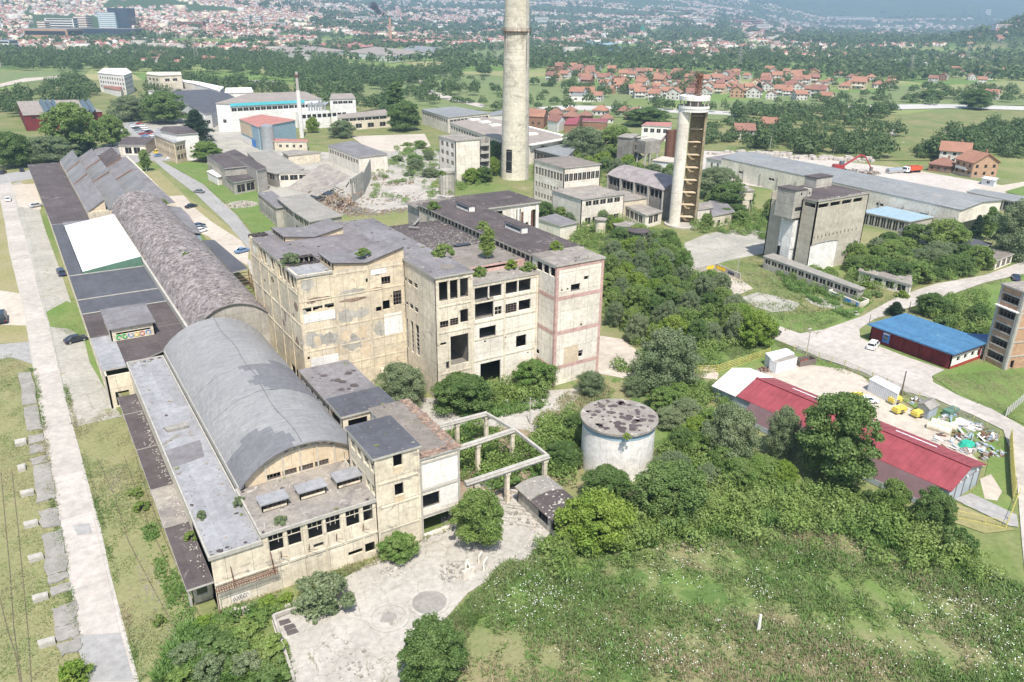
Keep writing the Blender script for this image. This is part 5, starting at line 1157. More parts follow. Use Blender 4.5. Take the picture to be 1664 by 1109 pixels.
for i in range(n):
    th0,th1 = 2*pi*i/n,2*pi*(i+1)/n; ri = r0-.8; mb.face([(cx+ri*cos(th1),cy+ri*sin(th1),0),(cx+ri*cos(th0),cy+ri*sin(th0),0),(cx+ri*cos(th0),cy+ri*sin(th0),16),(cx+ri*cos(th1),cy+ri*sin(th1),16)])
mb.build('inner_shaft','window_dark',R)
dv = np.array([-cx,-cy])/k_; rv = np.array([-dv[1],dv[0]]) * (1 if (-dv[1])*_r[0]+dv[0]*_r[1] > 0 else -1)
mb = MB(); pp_ = []
for za,zb_ in zip(zs_[:-1],zs_[1:]):
    for (zz_,lst) in ((za,'a'),(zb_,'b')): pass
    pa_ = [cx+rv[0]*(rz_(za)*.78)+dv[0]*rz_(za)*.5,cy+rv[1]*rz_(za)*.78+dv[1]*rz_(za)*.5]; pb_ = [cx+rv[0]*(rz_(zb_)*.78)+dv[0]*rz_(zb_)*.5,cy+rv[1]*rz_(zb_)*.78+dv[1]*rz_(zb_)*.5]
    mb.tube((*pa_,za),(*pb_,zb_),1.05,1.05,10)
mb.build('riser_pipe','grey_concrete',R)
mb = MB()
for z_ in range(4,112,4):
    r_ = rz_(z_)+.02; mb.cyl(cx,cy,z_,z_+.1,r_,n=40,cap=False)
mb.build('casting_ring','frame_concrete',R)
mb = MB(); rs = np.random.RandomState(44)
for k in range(26):
    th = math.atan2(dv[1],dv[0])+rs.uniform(-1.3,1.3); z1_ = 59+rs.uniform(-.5,1); z0_ = z1_-rs.uniform(2,9); r_ = rz_(z1_)+.03; w_ = rs.uniform(.01,.03)
    mb.face([(cx+(rz_(z0_)+.04)*cos(th),cy+(rz_(z0_)+.04)*sin(th),z0_),(cx+(rz_(z0_)+.04)*cos(th+w_*.3),cy+(rz_(z0_)+.04)*sin(th+w_*.3),z0_),(cx+r_*cos(th+w_),cy+r_*sin(th+w_),z1_),(cx+r_*cos(th),cy+r_*sin(th),z1_)])
mb.build('rust_streak','rust',R)
zr_ = None
for z_ in np.arange(30,90,.25):
    q = np.array([cx+dv[0]*r0,cy+dv[1]*r0,z_-CAMH]); y = 554.5-FPX*(CU @ q)/(CF @ q)
    if y < 52: zr_ = z_; break
mb = MB(); r_ = rz_(zr_)+.35; mb.cyl(cx,cy,zr_-.18,zr_,r_+.45,n=40); mb.build('gallery_ring','rust',R); o = mb
mb = MB()
for i in range(24): th = 2*pi*i/24; mb.tube((cx+(r_+.35)*cos(th),cy+(r_+.35)*sin(th),zr_),(cx+(r_+.35)*cos(th),cy+(r_+.35)*sin(th),zr_+1.1),.05,n=4); mb.tube((cx+r_*cos(th),cy+r_*sin(th),zr_-1.4),(cx+(r_+.4)*cos(th),cy+(r_+.4)*sin(th),zr_-.1),.07,n=4)
for z2 in (.6,1.1):
    for i in range(40): mb.tube((cx+(r_+.35)*cos(i*pi/20),cy+(r_+.35)*sin(i*pi/20),zr_+z2),(cx+(r_+.35)*cos((i+1)*pi/20),cy+(r_+.35)*sin((i+1)*pi/20),zr_+z2),.04,n=4)
mb.build('railing','rust',R)

# ===== lookout tower
R = thing('lookout_tower','slender double shafted concrete tower with ruined round cabin on top','tower',(180,180,0))
a,b_ = P(1088,368),P(1130,368); base = np.array([(a[0]+b_[0])/2,(a[1]+b_[1])/2]); kk = hypot(*base); dvt = -base/kk; rvt = np.array([_r[0],_r[1]])
base = base-dvt*2.0; zcd = np.array([base[0],base[1],-CAMH]) @ CF; pxm = FPX/zcd
# height from the picture: cabin floor at y 178
def zat(xy,py):
    z_ = 0
    while z_ < 120:
        q = np.array([xy[0],xy[1],z_-CAMH]); 
        if 554.5-FPX*(CU @ q)/(CF @ q) <= py: return z_
        z_ += .1
zcab,ztop = zat(base,181),zat(base,158)
rA = 10.5/pxm; ca = base-rvt*(12.5/pxm)+dvt*.6; rB = 12.5/pxm; cb = base+rvt*(9.0/pxm)-dvt*.9
def arcshaft(mb,c,r,t0,t1,z0,z1,n=20,th=.3,r1=None):
    r1 = r if r1 is None else r1
    for i in range(n):
        a0,a1 = t0+(t1-t0)*i/n,t0+(t1-t0)*(i+1)/n
        p = lambda an,rr,z: (c[0]+rr*cos(an),c[1]+rr*sin(an),z)
        mb.face([p(a0,r,z0),p(a1,r,z0),p(a1,r1,z1),p(a0,r1,z1)]); mb.face([p(a1,r-th,z0),p(a0,r-th,z0),p(a0,r1-th,z1),p(a1,r1-th,z1)])
        if i == 0: mb.face([p(a0,r-th,z0),p(a0,r,z0),p(a0,r1,z1),p(a0,r1-th,z1)])
        if i == n-1: mb.face([p(a1,r,z0),p(a1,r-th,z0),p(a1,r1-th,z1),p(a1,r1,z1)])
tr = math.atan2(rvt[1],rvt[0])
mb = MB(); arcshaft(mb,ca,rA,tr+.75,tr+2*pi-.75-.25,0,zcab,26); mb.build('round_shaft','pale_plaster',R)
mb = MB(); arcshaft(mb,cb,rB*1.05,tr-.95,tr+2.6,0,zcab,22,.25); mb.build('stair_shaft','tower_yellow' if 'tower_yellow' in M else 'ochre_plaster',R)
mb = MB(); nl = 9
for k in range(nl):
    z_ = zcab*(k+.6)/nl; mb.prism([(cb[0]-rvt[0]*rB*1.2+dvt[0]*.2,cb[1]-rvt[1]*rB*1.2+dvt[1]*.2),(cb[0]+rvt[0]*rB*.6+dvt[0]*1.0,cb[1]+rvt[1]*rB*.6+dvt[1]*1.0),(cb[0]+rvt[0]*rB*.8-dvt[0]*1.2,cb[1]+rvt[1]*rB*.8-dvt[1]*1.2),(cb[0]-rvt[0]*rB*1.2-dvt[0]*1.2,cb[1]-rvt[1]*rB*1.2-dvt[1]*1.2)],z_,z_+.25)
mb.build('landing','ochre_plaster',R)
mb = MB(); mb.cyl(base[0],base[1],-.1,.5,30/pxm,n=30); mb.build('footing','grey_concrete',R)
cr_ = 23/pxm; zh = ztop-zcab; mb = MB(); mb.cyl(base[0],base[1],zcab,zcab+zh*.22,cr_,n=32); mb.cyl(base[0],base[1],zcab+zh*.22,zcab+zh*.42,cr_*1.03,n=32,cap=False); mb.build('cabin_floor','white_render',R)
mb = MB(); mb.cyl(base[0],base[1],zcab+zh*.8,ztop+.4,cr_*1.02,n=32); mb.build('cabin_roof','white_render',R)
mb = MB()
for i in range(12): th = 2*pi*i/12; mb.box(base[0]+cr_*.94*cos(th)-.12,base[0]+cr_*.94*cos(th)+.12,base[1]+cr_*.94*sin(th)-.12,base[1]+cr_*.94*sin(th)+.12,zcab+zh*.2,zcab+zh*.82)
mb.build('cabin_post','pale_frame',R); mb = MB(); mb.cyl(base[0],base[1],zcab+zh*.2,zcab+zh*.82,cr_*.5,n=16); mb.build('cabin_core','inner_wall',R)
mb = MB(); rs = np.random.RandomState(4)
for k in range(22):
    x,y = base[0]+rs.uniform(-1,1)*cr_*.8,base[1]+rs.uniform(-1,1)*cr_*.8; mb.bar((x,y,ztop+.5+rs.uniform(0,.8)),(x+rs.uniform(-1.6,1.6),y+rs.uniform(-1.6,1.6),ztop+.5+rs.uniform(0,1.2)),.3,.12)
mb.build('collapsed_roofing','old_slab',R)
mb = MB(); mc = base+rvt*(4/pxm); zm = zat(mc,120); s_ = 3.6/pxm
for dx in (-1,1):
    for dy in (-1,1): mb.tube((mc[0]+dx*s_,mc[1]+dy*s_,zcab),(mc[0]+dx*s_,mc[1]+dy*s_,zm),.12,n=4)
for k in range(9):
    z0_,z1_ = ztop+(zm-ztop)*k/9,ztop+(zm-ztop)*(k+1)/9
    for dx,dy,ex,ey in ((-1,-1,1,-1),(1,-1,1,1),(1,1,-1,1),(-1,1,-1,-1)): mb.tube((mc[0]+dx*s_,mc[1]+dy*s_,z0_),(mc[0]+ex*s_,mc[1]+ey*s_,z1_),.08,n=4); mb.tube((mc[0]+dx*s_,mc[1]+dy*s_,z1_),(mc[0]+ex*s_,mc[1]+ey*s_,z1_),.1,n=4)
for k in range(14): z_ = rs.uniform(zcab,zm); mb.box(mc[0]-s_*rs.uniform(.2,1),mc[0]+s_*rs.uniform(.2,1),mc[1]-s_,mc[1]+s_*rs.uniform(-.5,.6),z_,z_+rs.uniform(.3,1.2))
mb.build('rusty_mast','rust',R)

# ===== grey silo tower
R = thing('silo_tower','massive grey concrete silo building with a white arched patch at its foot','silo',(186,137,0))
ZS = ZF(1220,260,5.04)
sx0,sx1,sy0,sy1,sz = 180.0,202.0,133.0,148.6,19.8
S = [hS(sy0,sx0,ZS(*q)) for q in [(556,372,597,392),(600,364,636,384),(655,353,692,373),(695,346,732,366),(750,335,786,355),(790,327,825,347),(843,318,878,338),(882,312,914,330)]]
S = [(s[0],s[1],17.9,19.0) for s in S]
small = []
for k in range(12):
    px_,py_ = 518+(862-518)*k/11,642-(642-568)*k/11; x,z_ = onY(*ZS(px_,py_),sy0); small.append((x-sx0-.22,x-sx0+.22,z_-.45,z_+.45))
Wd = [(sy1-137.2,sy1-133.5,17.9,19.0)]
mb = MB(); mb.wall((sx0,sy0),(sx1,sy0),0,sz,S+small,.35,0,1); mb.wall((sx0,137.9),(sx0,sy0),0,sz,[(.7,4.3,17.9,19.0)],.35,0,1)
mb.wall((sx1,sy0),(sx1,sy1),0,sz,(),.35); mb.wall((sx1,sy1),(sx0,sy1),0,sz,(),.35); mb.wall((sx0-.0,sy1),(sx0,143.6),0,sz-2,(),.35,0,1)
mb.wall((sx0+3.5,143.6),(sx0+3.5,137.9),0,sz,[(1.2,2,.5,2.2)],.3,0,1); mb.wall((sx0+3.5,137.9),(sx0,137.9),0,sz,(),.3); mb.wall((sx0,143.6),(sx0+3.5,143.6),0,sz,(),.3)
mb.build('wall',['silo_concrete','inner_wall'],R)
roofpiece(R,[(sx0-.2,sy0-.2),(sx1+.2,sy0-.2),(sx1+.2,sy1+.2),(sx0+3,sy1+.2),(sx0+3,137.7),(sx0-.2,137.7)],sz+.3,'bitumen')
mb = MB(); rs = np.random.RandomState(6)
for k in range(120): x = sx0+rs.uniform(0,22); s_ = rs.uniform(.06,.18); y = sy0+rs.uniform(0,.5); mb.prism([(x-s_,y-s_),(x+s_,y-s_),(x+s_,y+s_)],sz+.32,sz+.32+s_)
mb.build('crumbled_edge','rubble',R)
mb = MB(); mb.box(176.9,181.6,138.2,144.2,14.3,22.0); mb.box(181.62,183.4,138.0,140.5,14.3,22.0); o = mb.build('overhanging_room','silo_room' if 'silo_room' in M else 'grey_concrete',R)
mb = MB(); mb.box(176.7,181.8,138.0,144.4,22.0,22.2); mb.build('room_roof','bitumen',o)
mb = MB(); mb.box(176.9+.9,176.9+3.4,138.17,138.198,16.4,17.4); mb.box(179.3,179.8,138.17,138.198,20.6,21.3); mb.box(182.4,182.8,137.97,137.998,20.6,21.3); mb.build('window','window_dark',o)
mb = MB(); mb.box(sx0-1.0,sx0+1.2,138.6,143.2,5.5,13.6); mb.box(sx0-1.2,sx0+1.0,138.8,141.9,.2,13.0); mb.box(sx0-1.5,sx0+1.1,138.4,144.2,0,1.6); mb.build('stair_panel','white_panel',R)
mb = MB(); mb.box(193,200,144.2,148.2,sz+.31,22.9); o = mb.build('roof_hut','grey_concrete',R); mb = MB(); mb.box(192.8,200.2,144,148.4,22.9,23.1); mb.build('hut_roof','bitumen',o)
mb = MB(); xa,za = onY(*ZS(490,705),sy0); xb,_ = onY(*ZS(700,715),sy0); zp = onY(*ZS(605,672),sy0)[1]; pts = [(xa,sy0-.03,0.0),(xb,sy0-.03,0.0)]
for i in range(13): t_ = i/12; pts.append((xb+(xa-xb)*t_,sy0-.03,za+(zp-za)*math.sin(pi*t_)**.7))
mb.face(pts); mb.build('white_arch_panel','white_render',R)
mb = MB(); 
for i in range(12):
    a,b_ = pts[2+i],pts[3+i]; mb.tube((a[0],a[1]-.05,a[2]+.1),(b_[0],b_[1]-.05,b_[2]+.1),.14,n=4)
mb.build('arch_rim','dark_concrete',R)

# ------------------------------------------------------------------ generic polygon buildings for the middle distance
def pbld(name,label,cat,pts,z,wallm,roofm,rows=(),over=.35,th=.3,base=0,gable=None,roofname='roof',rim='frame_concrete',px=True,group=None,wincol='window_dark',wlab=None,root=None,lead=False):
    """pts: roof corners (photo px at height z, or world xy). rows: (sides, z0, z1, pitch, width) window strips. gable: rise; ridge parallel to edge 1-2"""
    W_ = [P(a,b_,z)[:2] for a,b_ in pts] if px else [tuple(q) for q in pts]
    if len(W_) == 3: W_.append((W_[0][0]+W_[2][0]-W_[1][0],W_[0][1]+W_[2][1]-W_[1][1]))
    area = sum(W_[i][0]*W_[(i+1) % len(W_)][1]-W_[(i+1) % len(W_)][0]*W_[i][1] for i in range(len(W_)))
    n = len(W_); rev = area < 0
    if rev: W_ = W_[::-1]
    def emap(e): return (n-2-e) % n if rev else e
    c = (sum(q[0] for q in W_)/n,sum(q[1] for q in W_)/n)
    R = root or thing(name,label,cat,(c[0],c[1],base),group)
    mb = MB(); rowmap = {}
    for (sides,z0,z1,pitch,wd) in rows:
        for s_ in sides: rowmap.setdefault(emap(s_),[]).append((z0,z1,pitch,wd))
    wn = MB()
    for i in range(n):
        A,B = W_[i],W_[(i+1) % n]; L = hypot(B[0]-A[0],B[1]-A[1]); d = ((B[0]-A[0])/L,(B[1]-A[1])/L); hs = []
        for (z0,z1,pitch,wd) in rowmap.get(i,()):
            k = max(1,int((L-.6)/pitch)); off = (L-k*pitch)/2
            for j in range(k): u = off+j*pitch+(pitch-wd)/2; hs.append((u,u+wd,z0,z1))
        mb.wall(A,B,base,z-th,hs,.25,0,1)
        for h in hs: wn.obox(A,d,h[0]+.01,h[1]-.01,-.2,-.14,h[2]+.01,h[3]-.01)
        for h in hs:
            if h[1]-h[0] > .9: wn.obox(A,d,(h[0]+h[1])/2-.05,(h[0]+h[1])/2+.05,-.14,-.08,h[2]+.01,h[3]-.01,1)
    mb.build('wall',[wallm,'inner_wall'],R)
    if wn.f: wn.build('window_row',[wincol,'pale_frame'],R)
    def grow(p,o_):
        out = []
        for q in p: dx,dy = q[0]-c[0],q[1]-c[1]; l = hypot(dx,dy); out.append((q[0]+dx/l*o_*1.3,q[1]+dy/l*o_*1.3))
        return out
    G = grow(W_,over)
    if gable is None:
        r = MB(); r.prism(G,z-th,z,1); r.face([(q[0],q[1],z+.015) for q in ccw(G)],0); r.build(roofname,[roofm,rim],R)
    else:
        e0 = emap(0)  # gable ends are edge 0-1 and 2-3 as given
        g_ = G[e0:]+G[:e0]; w2 = W_[e0:]+W_[:e0]; m0 = ((g_[0][0]+g_[1][0])/2,(g_[0][1]+g_[1][1])/2); m1 = ((g_[2][0]+g_[3][0])/2,(g_[2][1]+g_[3][1])/2); r = MB(); zb_ = z-th
        for t_,s_ in ((0,1),(.18,0)):
            a,b_,c_,d_ = g_[1],g_[2],m1,m0
            f1 = [(*a,zb_+t_),(*b_,zb_+t_),(*c_,zb_+gable+t_),(*d_,zb_+gable+t_)]; f2 = [(*g_[3],zb_+t_),(*g_[0],zb_+t_),(*m0,zb_+gable+t_),(*m1,zb_+gable+t_)]
            if s_: f1 = f1[::-1]; f2 = f2[::-1]
            r.face(f1); r.face(f2)
        for a,b_ in ((g_[0],m0),(m0,g_[1]),(g_[1],g_[2]),(g_[2],m1),(m1,g_[3]),(g_[3],g_[0])):
            za = zb_+(gable if a in (m0,m1) else 0); zc = zb_+(gable if b_ in (m0,m1) else 0); r.face([(*a,za),(*b_,zc),(*b_,zc+.18),(*a,za+.18)])
        r.build(roofname,roofm,R)
        gm = MB(); mw0 = ((w2[0][0]+w2[1][0])/2,(w2[0][1]+w2[1][1])/2); mw1 = ((w2[2][0]+w2[3][0])/2,(w2[2][1]+w2[3][1])/2)
        gm.face([(*w2[0],zb_),(*w2[1],zb_),(*mw0,zb_+gable*.97)]); gm.face([(*w2[2],zb_),(*w2[3],zb_),(*mw1,zb_+gable*.97)]); gm.build('gable',wallm,R)
    return R,W_
ZA = ZF(0,0,2.971); ZB = ZF(550,0,2.971); ZC = ZF(1100,0,2.950); ZD = ZF(860,200,5.544); ZE = ZF(1120,230,5.836); ZG = ZF(1380,230,4.109); ZH = ZF(400,230,5.547); ZI = ZF(380,100,6.933); ZJ = ZF(1400,500,5.545); ZK = ZF(1100,540,5.547); ZL_ = ZF(1380,620,4.264); ZM = ZF(1100,370,2.950)
def pts(Zf,*q): return [Zf(*a) for a in q]
# --- right side: long ruined shed at the silo foot, small ruins
R,_ = pbld('long_ruined_shed','long low ruined shed in front of the grey silo under a thin bare roof','shed',pts(ZS,(110,790),(195,768),(930,1046),(885,1062)),3.6,'grey_concrete','old_slab',rows=[((3,),1.7,3.0,2.4,1.9)],th=.22)
R,_ = pbld('broken_hut','broken low hut with a flaking slab roof half hidden by trees','hut',[(172.5,88.5),(178.0,92.0),(186.5,108.5),(180.0,112.5)],3.4,'pale_plaster','debris_roof',rows=[((0,1,2,3),.6,2.5,3.2,2.2)],px=False) if False else pbld('broken_hut','broken low hut with a flaking slab roof half hidden by trees','hut',pts(ZG,(70,860),(130,790),(405,880),(415,955)),3.2,'pale_plaster','debris_roof',rows=[((3,0),.6,2.4,3.2,2.2)])
R = thing('painted_trough','roofless low concrete trough with blue spray paint by the ruined shed','trough',P(1375,475))
q = [P(*a,1.4)[:2] for a in pts(ZM,(730,300),(775,285),(920,345),(880,360))]; mb = MB()
for a,b_ in zip(q,q[1:]+q[:1]): mb.bar((*a,1.4),(*b_,1.4),.3,1.4)
mb.build('trough_wall','pale_plaster',R); mb = MB(); A,B = q[0],q[3]; L = hypot(B[0]-A[0],B[1]-A[1]); d = ((B[0]-A[0])/L,(B[1]-A[1])/L)
for u0 in (1.0,5.2,9): mb.obox(A,d,u0,u0+1.8,-.22,-.18,.4,1.1) if False else mb.obox(A,d,u0,min(L-.5,u0+2.2),.16,.19,.3,1.15)
mb.build('graffiti','graffiti_blue',R)
# skate corner walls with yellow paintings
R = thing('graffiti_wall','low concrete corner wall with yellow spray paintings on the pale slab','wall',P(1165,440))
q = pts(ZF(960,380,4.62),(760,305),(935,268),(1120,345)); q = [P(*a) for a in q]; mb = MB()
mb.bar((*q[0][:2],1.7),(*q[1][:2],1.7),.3,1.7); mb.bar((*q[1][:2],1.7),(*q[2][:2],1.7),.3,1.7); q3 = P(*ZF(960,380,4.62)(930,370)); mb.bar((*q[0][:2],1.2),(*q3[:2],1.0),.3,1.1); mb.build('corner_wall','grey_concrete',R)
def paint(A,B,u0,u1,z0,z1,mat,root,seed=0):
    L = hypot(B[0]-A[0],B[1]-A[1]); d = ((B[0]-A[0])/L,(B[1]-A[1])/L); nn = (d[1],-d[0]); rs = np.random.RandomState(seed); mb = MB(); cu,cz = (u0+u1)/2,(z0+z1)/2
    for kk in range(3):
        c_ = u0+(u1-u0)*(kk+.5)/3; mb.face([(A[0]+d[0]*(c_+(u1-u0)/4.5*rs.uniform(.7,1)*cos(t_))+nn[0]*(.17+.01*kk),A[1]+d[1]*(c_+(u1-u0)/4.5*rs.uniform(.7,1)*cos(t_))+nn[1]*(.17+.01*kk),cz+(z1-z0)/2*rs.uniform(.75,1)*sin(t_)) for t_ in np.linspace(0,6.28,12,endpoint=False)])
    mb.build('graffiti',mat,root)
L1 = hypot(q[1][0]-q[0][0],q[1][1]-q[0][1]); L2 = hypot(q[2][0]-q[1][0],q[2][1]-q[1][1])
paint(q[0],q[1],L1*.6,L1*.9,.3,1.6,'graffiti_yellow',R); paint(q[1],q[2],L2*.05,L2*.42,.3,1.6,'graffiti_yellow',R,1); paint(q[1],q[2],L2*.52,L2*.78,.3,1.3,'graffiti_black',R,2)
# --- silver hall
W4 = [(218.6,114.6),(266.5,128.8),(271.0,235.5),(247.5,231.5)]
W4 = [(257.3,136.3),(285.0,137.8),(287.0,250.0),(262.3,245.8)]
R,w_ = pbld('silver_roofed_hall','very long hall with silver grey metal roof by the white yard','factory hall',W4,8.4,'pale_plaster','silver_roof',rows=[((3,),3.6,4.5,17,3.0)],gable=1.1,px=False)
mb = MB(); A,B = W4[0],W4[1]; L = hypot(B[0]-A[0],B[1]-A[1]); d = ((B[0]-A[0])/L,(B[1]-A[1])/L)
mb.obox(A,d,2,L*.45,.01,.06,.2,3.6); mb.obox(A,d,L*.5,L*.95,.01,.06,.2,3.6); mb.build('dark_mouth_panel','window_dark',R)  # near-black panels on the closed wall paint the shade inside open bays
A,B = W4[3],W4[0]; L = hypot(B[0]-A[0],B[1]-A[1]); d = ((B[0]-A[0])/L,(B[1]-A[1])/L); mb = MB()
for u in np.arange(4,L,9.5): mb.obox(A,d,u,u+.5,.004,.25,0,5.5)
mb.build('buttress','frame_concrete',R); mb = MB(); rs = np.random.RandomState(7)
C0 = np.array(W4); 
for k in range(26):
    u,v = rs.uniform(.05,.95),rs.choice([.2,.35,.65,.8]); q_ = (C0[0]*(1-v)+C0[1]*v)*(1-u)+(C0[3]*(1-v)+C0[2]*v)*u; zz_ = 5.7+1.1*(1-abs(2*v-1)); mb.cyl(q_[0],q_[1],zz_,zz_+.55,.45,.4,8)
mb.build('roof_vent','steel_bright',R)
R,_ = pbld('light_blue_canopy_wing','lean-to with pale blue roof over a row of tall posts against the silver roofed hall','wing',[(242.4,161.5),(257.0,161.5),(257.0,144.5),(243.6,144.5)],4.3,'grey_concrete','light_blue',rows=[((3,),.3,3.6,2.1,1.6)],px=False)
R,_ = pbld('grey_roof_shed','dark felt roofed low building right of the pale blue lean-to','shed',pts(ZG,(330,590),(440,555),(950,680),(860,715)),3.6,'grey_concrete','blue_felt',rows=[((2,),2.4,3.4,2.6,2.2),((3,),1.5,3,4,2.0)])
R,_ = pbld('brown_roof_hut','low hut with rotten brown roof where the far road passes','hut',pts(ZG,(880,745),(940,712),(1095,750),(985,793)),3.0,'pale_plaster','weedy_roof',rows=[((2,),.3,2.4,3.4,2.4)])
R,_ = pbld('white_annex_hall','small white walled hall at the far end of the silver roofed hall','hall',pts(ZE,(165,155),(330,185),(560,155),(400,120)),6.2,'white_panel','grey_felt',rows=[((0,),2,4.5,3.4,1.2)])
R,_ = pbld('open_storage_shed','thin roofed open storage shed at the right edge of the white yard','shed',pts(ZG,(790,335),(850,318),(1260,380),(1220,425)),4.2,'grey_concrete','silver_roof',rows=[((3,),.4,3.6,4.2,3.7)])
R,_ = pbld('white_cabin','small white site cabin on the edge of the white yard','cabin',pts(ZG,(890,245),(908,233),(992,245),(975,262)),2.8,'white_paint','white_paint',rows=[((3,),1.0,2.0,3.6,1.4)])
# --- blue roofed garage and red front
R = thing('blue_roofed_garage','garage building with bright blue roof and dark red front doors','garage',(158,84,0))
g0,g1,h0,h1 = 151.6,164.0,75.2,93.4
hs = [(u,u+2.7,.15,2.9) for u in (5.0,8.0,11.2+.1,14.2)]
mb = MB(); mb.wall((g0,h1),(g0,h0),0,3.5,hs,.25,0,1); mb.wall((g0,h0),(g1,h0),0,3.5,[(2.0,3.2,1.3,2.3),(4.6,5.8,1.3,2.3),(7.2,8.4,1.3,2.3),(9.6,10.6,.9,2.3)],.25,2,1); mb.wall((g1,h0),(g1,h1),0,3.5,(),.25); mb.wall((g1,h1),(g0,h1),0,3.5,(),.25)
mb.build('wall',['dark_red_wall','inner_wall','white_render'],R)
for h in hs:
    mb = MB(); mb.obox((g0,h1),(0,-1),h[0]+.02,h[1]-.02,-.2,-.12,h[2],h[3]-.02)
    for u in np.linspace(h[0]+.1,h[1]-.1,5): mb.obox((g0,h1),(0,-1),u-.03,u+.03,-.12,-.09,h[2]+.1,h[3]-.1)
    for z_ in (.9,1.7,2.4): mb.obox((g0,h1),(0,-1),h[0]+.05,h[1]-.05,-.119,-.1,z_,z_+.06)
    mb.build('garage_door','dark_red_wall',R)
mb = MB(); mb.obox((g0,h1),(0,-1),3.0,4.6,.004,.05,.7,2.9); mb.build('blue_surround','graffiti_blue',R); mb = MB(); mb.obox((g0,h1),(0,-1),3.3,4.2,.052,.08,1.2,2.4); mb.build('window','window_glass',R)
mb = MB(); mb.obox((g0,h1),(0,-1),3.1,4.5,.052,.09,2.55,2.8); mb.build('sign','graffiti_white',R)
mb = MB(); mb.box(g0,g1,h0-.05,h0-.004,2.75,3.45); mb.box(g0,g1,h0-.05,h0-.004,0,.7); mb.box(g1-2.2,g1-1.6,h0-.05,h0-.004,.7,2.75); mb.build('red_band','car_red',R)
mb = MB(); mb.prism([(g0-.9,h0-.7),(g1+.3,h0-.7),(g1+.3,h1+.4),(g0-.9,h1+.4)],3.52,3.8); mb.build('roof','blue_roof',R)
mb = MB(); mb.prism([(g1+.31,h0+1.0),(g1+6.5,h0-2.0),(g1+6.8,h0+1.2),(g1+.31,h0+6.0)],3.1,3.3); mb.build('link_roof','blue_roof_dark',R); mb = MB(); mb.box(g1+.5,g1+5.8,h0+1.0,h0+1.3,0,3.0); mb.build('link_wall','grey_concrete',R)
put_ivy = None
# --- brick tower at the right edge
R = thing('brick_tower_block','narrow five storey brick tower with open landings at the right edge','tower building',(158,72,0))
bt = P(1597,601); bX0,bY0 = bt[0]-.2,bt[1]-5.4; 
a = P(*ZF(1560,440,6.163)(225,895)); b_ = P(*ZF(1560,440,6.163)(440,1000)); cc = P(*ZF(1560,440,6.163)(560,960))
def edge(A,B): L = hypot(B[0]-A[0],B[1]-A[1]); return ((B[0]-A[0])/L,(B[1]-A[1])/L),L
dA,LA = edge(a,b_); dv2 = (-dA[1],dA[0]); dep = 7.0; c_ = (b_[0]+dv2[0]*dep,b_[1]+dv2[1]*dep); d_ = (a[0]+dv2[0]*dep,a[1]+dv2[1]*dep)
zt = 16.4; hs = []; mb = MB(); fl = [1.3+3.05*k for k in range(5)]
hs = [(.7,LA-.8,z_,z_+1.45) for z_ in fl]
mb.wall(a,b_,0,zt,hs,.25,0,1); mb.wall(b_,c_,0,zt,[(1.2,2.1,0.05,2.0)]+[(5.8,6.6,z_,z_+1.3) for z_ in fl],.25,0,1); mb.wall(c_,d_,0,zt,(),.25); mb.wall(d_,a,0,zt,[(2,3.5,z_,z_+1.3) for z_ in fl],.25,0,1); mb.build('wall',['brick_tan','inner_wall'],R)
mb = MB()
for A,B in ((a,b_),(b_,c_)):
    dd,L = edge(A,B)
    mb.obox(A,dd,0,.55,.005,.12,0,zt); mb.obox(A,dd,L-.6,L,.006,.13,0,zt)
    for z_ in fl: mb.obox(A,dd,.5,L-.5,.004,.1,z_+1.46,z_+1.75); mb.obox(A,dd,.5,L-.5,.004,.1,z_-.25,z_-.02) if A is a else None
mb.build('concrete_band','frame_concrete',R)
mb = MB(); dd,L = edge(a,b_); mb.obox(a,dd,0,L,0.01,.75,fl[3]+1.8,fl[3]+2.0); mb.build('projecting_slab','white_render',R)
for z_ in fl: mb = MB(); mb.prism([(a[0]+dA[0]*.3+dv2[0]*.3,a[1]+dA[1]*.3+dv2[1]*.3),(b_[0]-dA[0]*.3+dv2[0]*.3,b_[1]-dA[1]*.3+dv2[1]*.3),(c_[0]-dA[0]*.3-dv2[0]*.3,c_[1]-dA[1]*.3-dv2[1]*.3),(d_[0]+dA[0]*.3-dv2[0]*.3,d_[1]+dA[1]*.3-dv2[1]*.3)],z_-1.2,z_-1.0); mb.build('landing','inner_wall',R)
mb = MB()
for z_ in fl:
    mb = MB(); mb.obox(a,dA,.75,LA-.85,-.2,-.14,z_+.95,z_+1.03)
    for k in range(5): u = .9+(LA-1.9)*k/4; mb.obox(a,dA,u,u+.08,-.2,-.12,z_,z_+1.4)
    mb.build('railing','steel_frame',R)
mb = MB(); mb.prism([(a[0]-dA[0]*.3-dv2[0]*.3,a[1]-dA[1]*.3-dv2[1]*.3),(b_[0]+dA[0]*.3-dv2[0]*.3,b_[1]+dA[1]*.3-dv2[1]*.3),(c_[0]+dA[0]*.3+dv2[0]*.3,c_[1]+dA[1]*.3+dv2[1]*.3),(d_[0]-dA[0]*.3+dv2[0]*.3,d_[1]-dA[1]*.3+dv2[1]*.3)],zt,zt+.3,0,1); mb.build('roof',['frame_concrete','debris_roof'],R)
# --- crimson roofed hangar
R = thing('crimson_roofed_hangar','long hangar with crimson metal roof, lower side darkened for shade and blue-grey gable doors','hangar',(104,62,0))
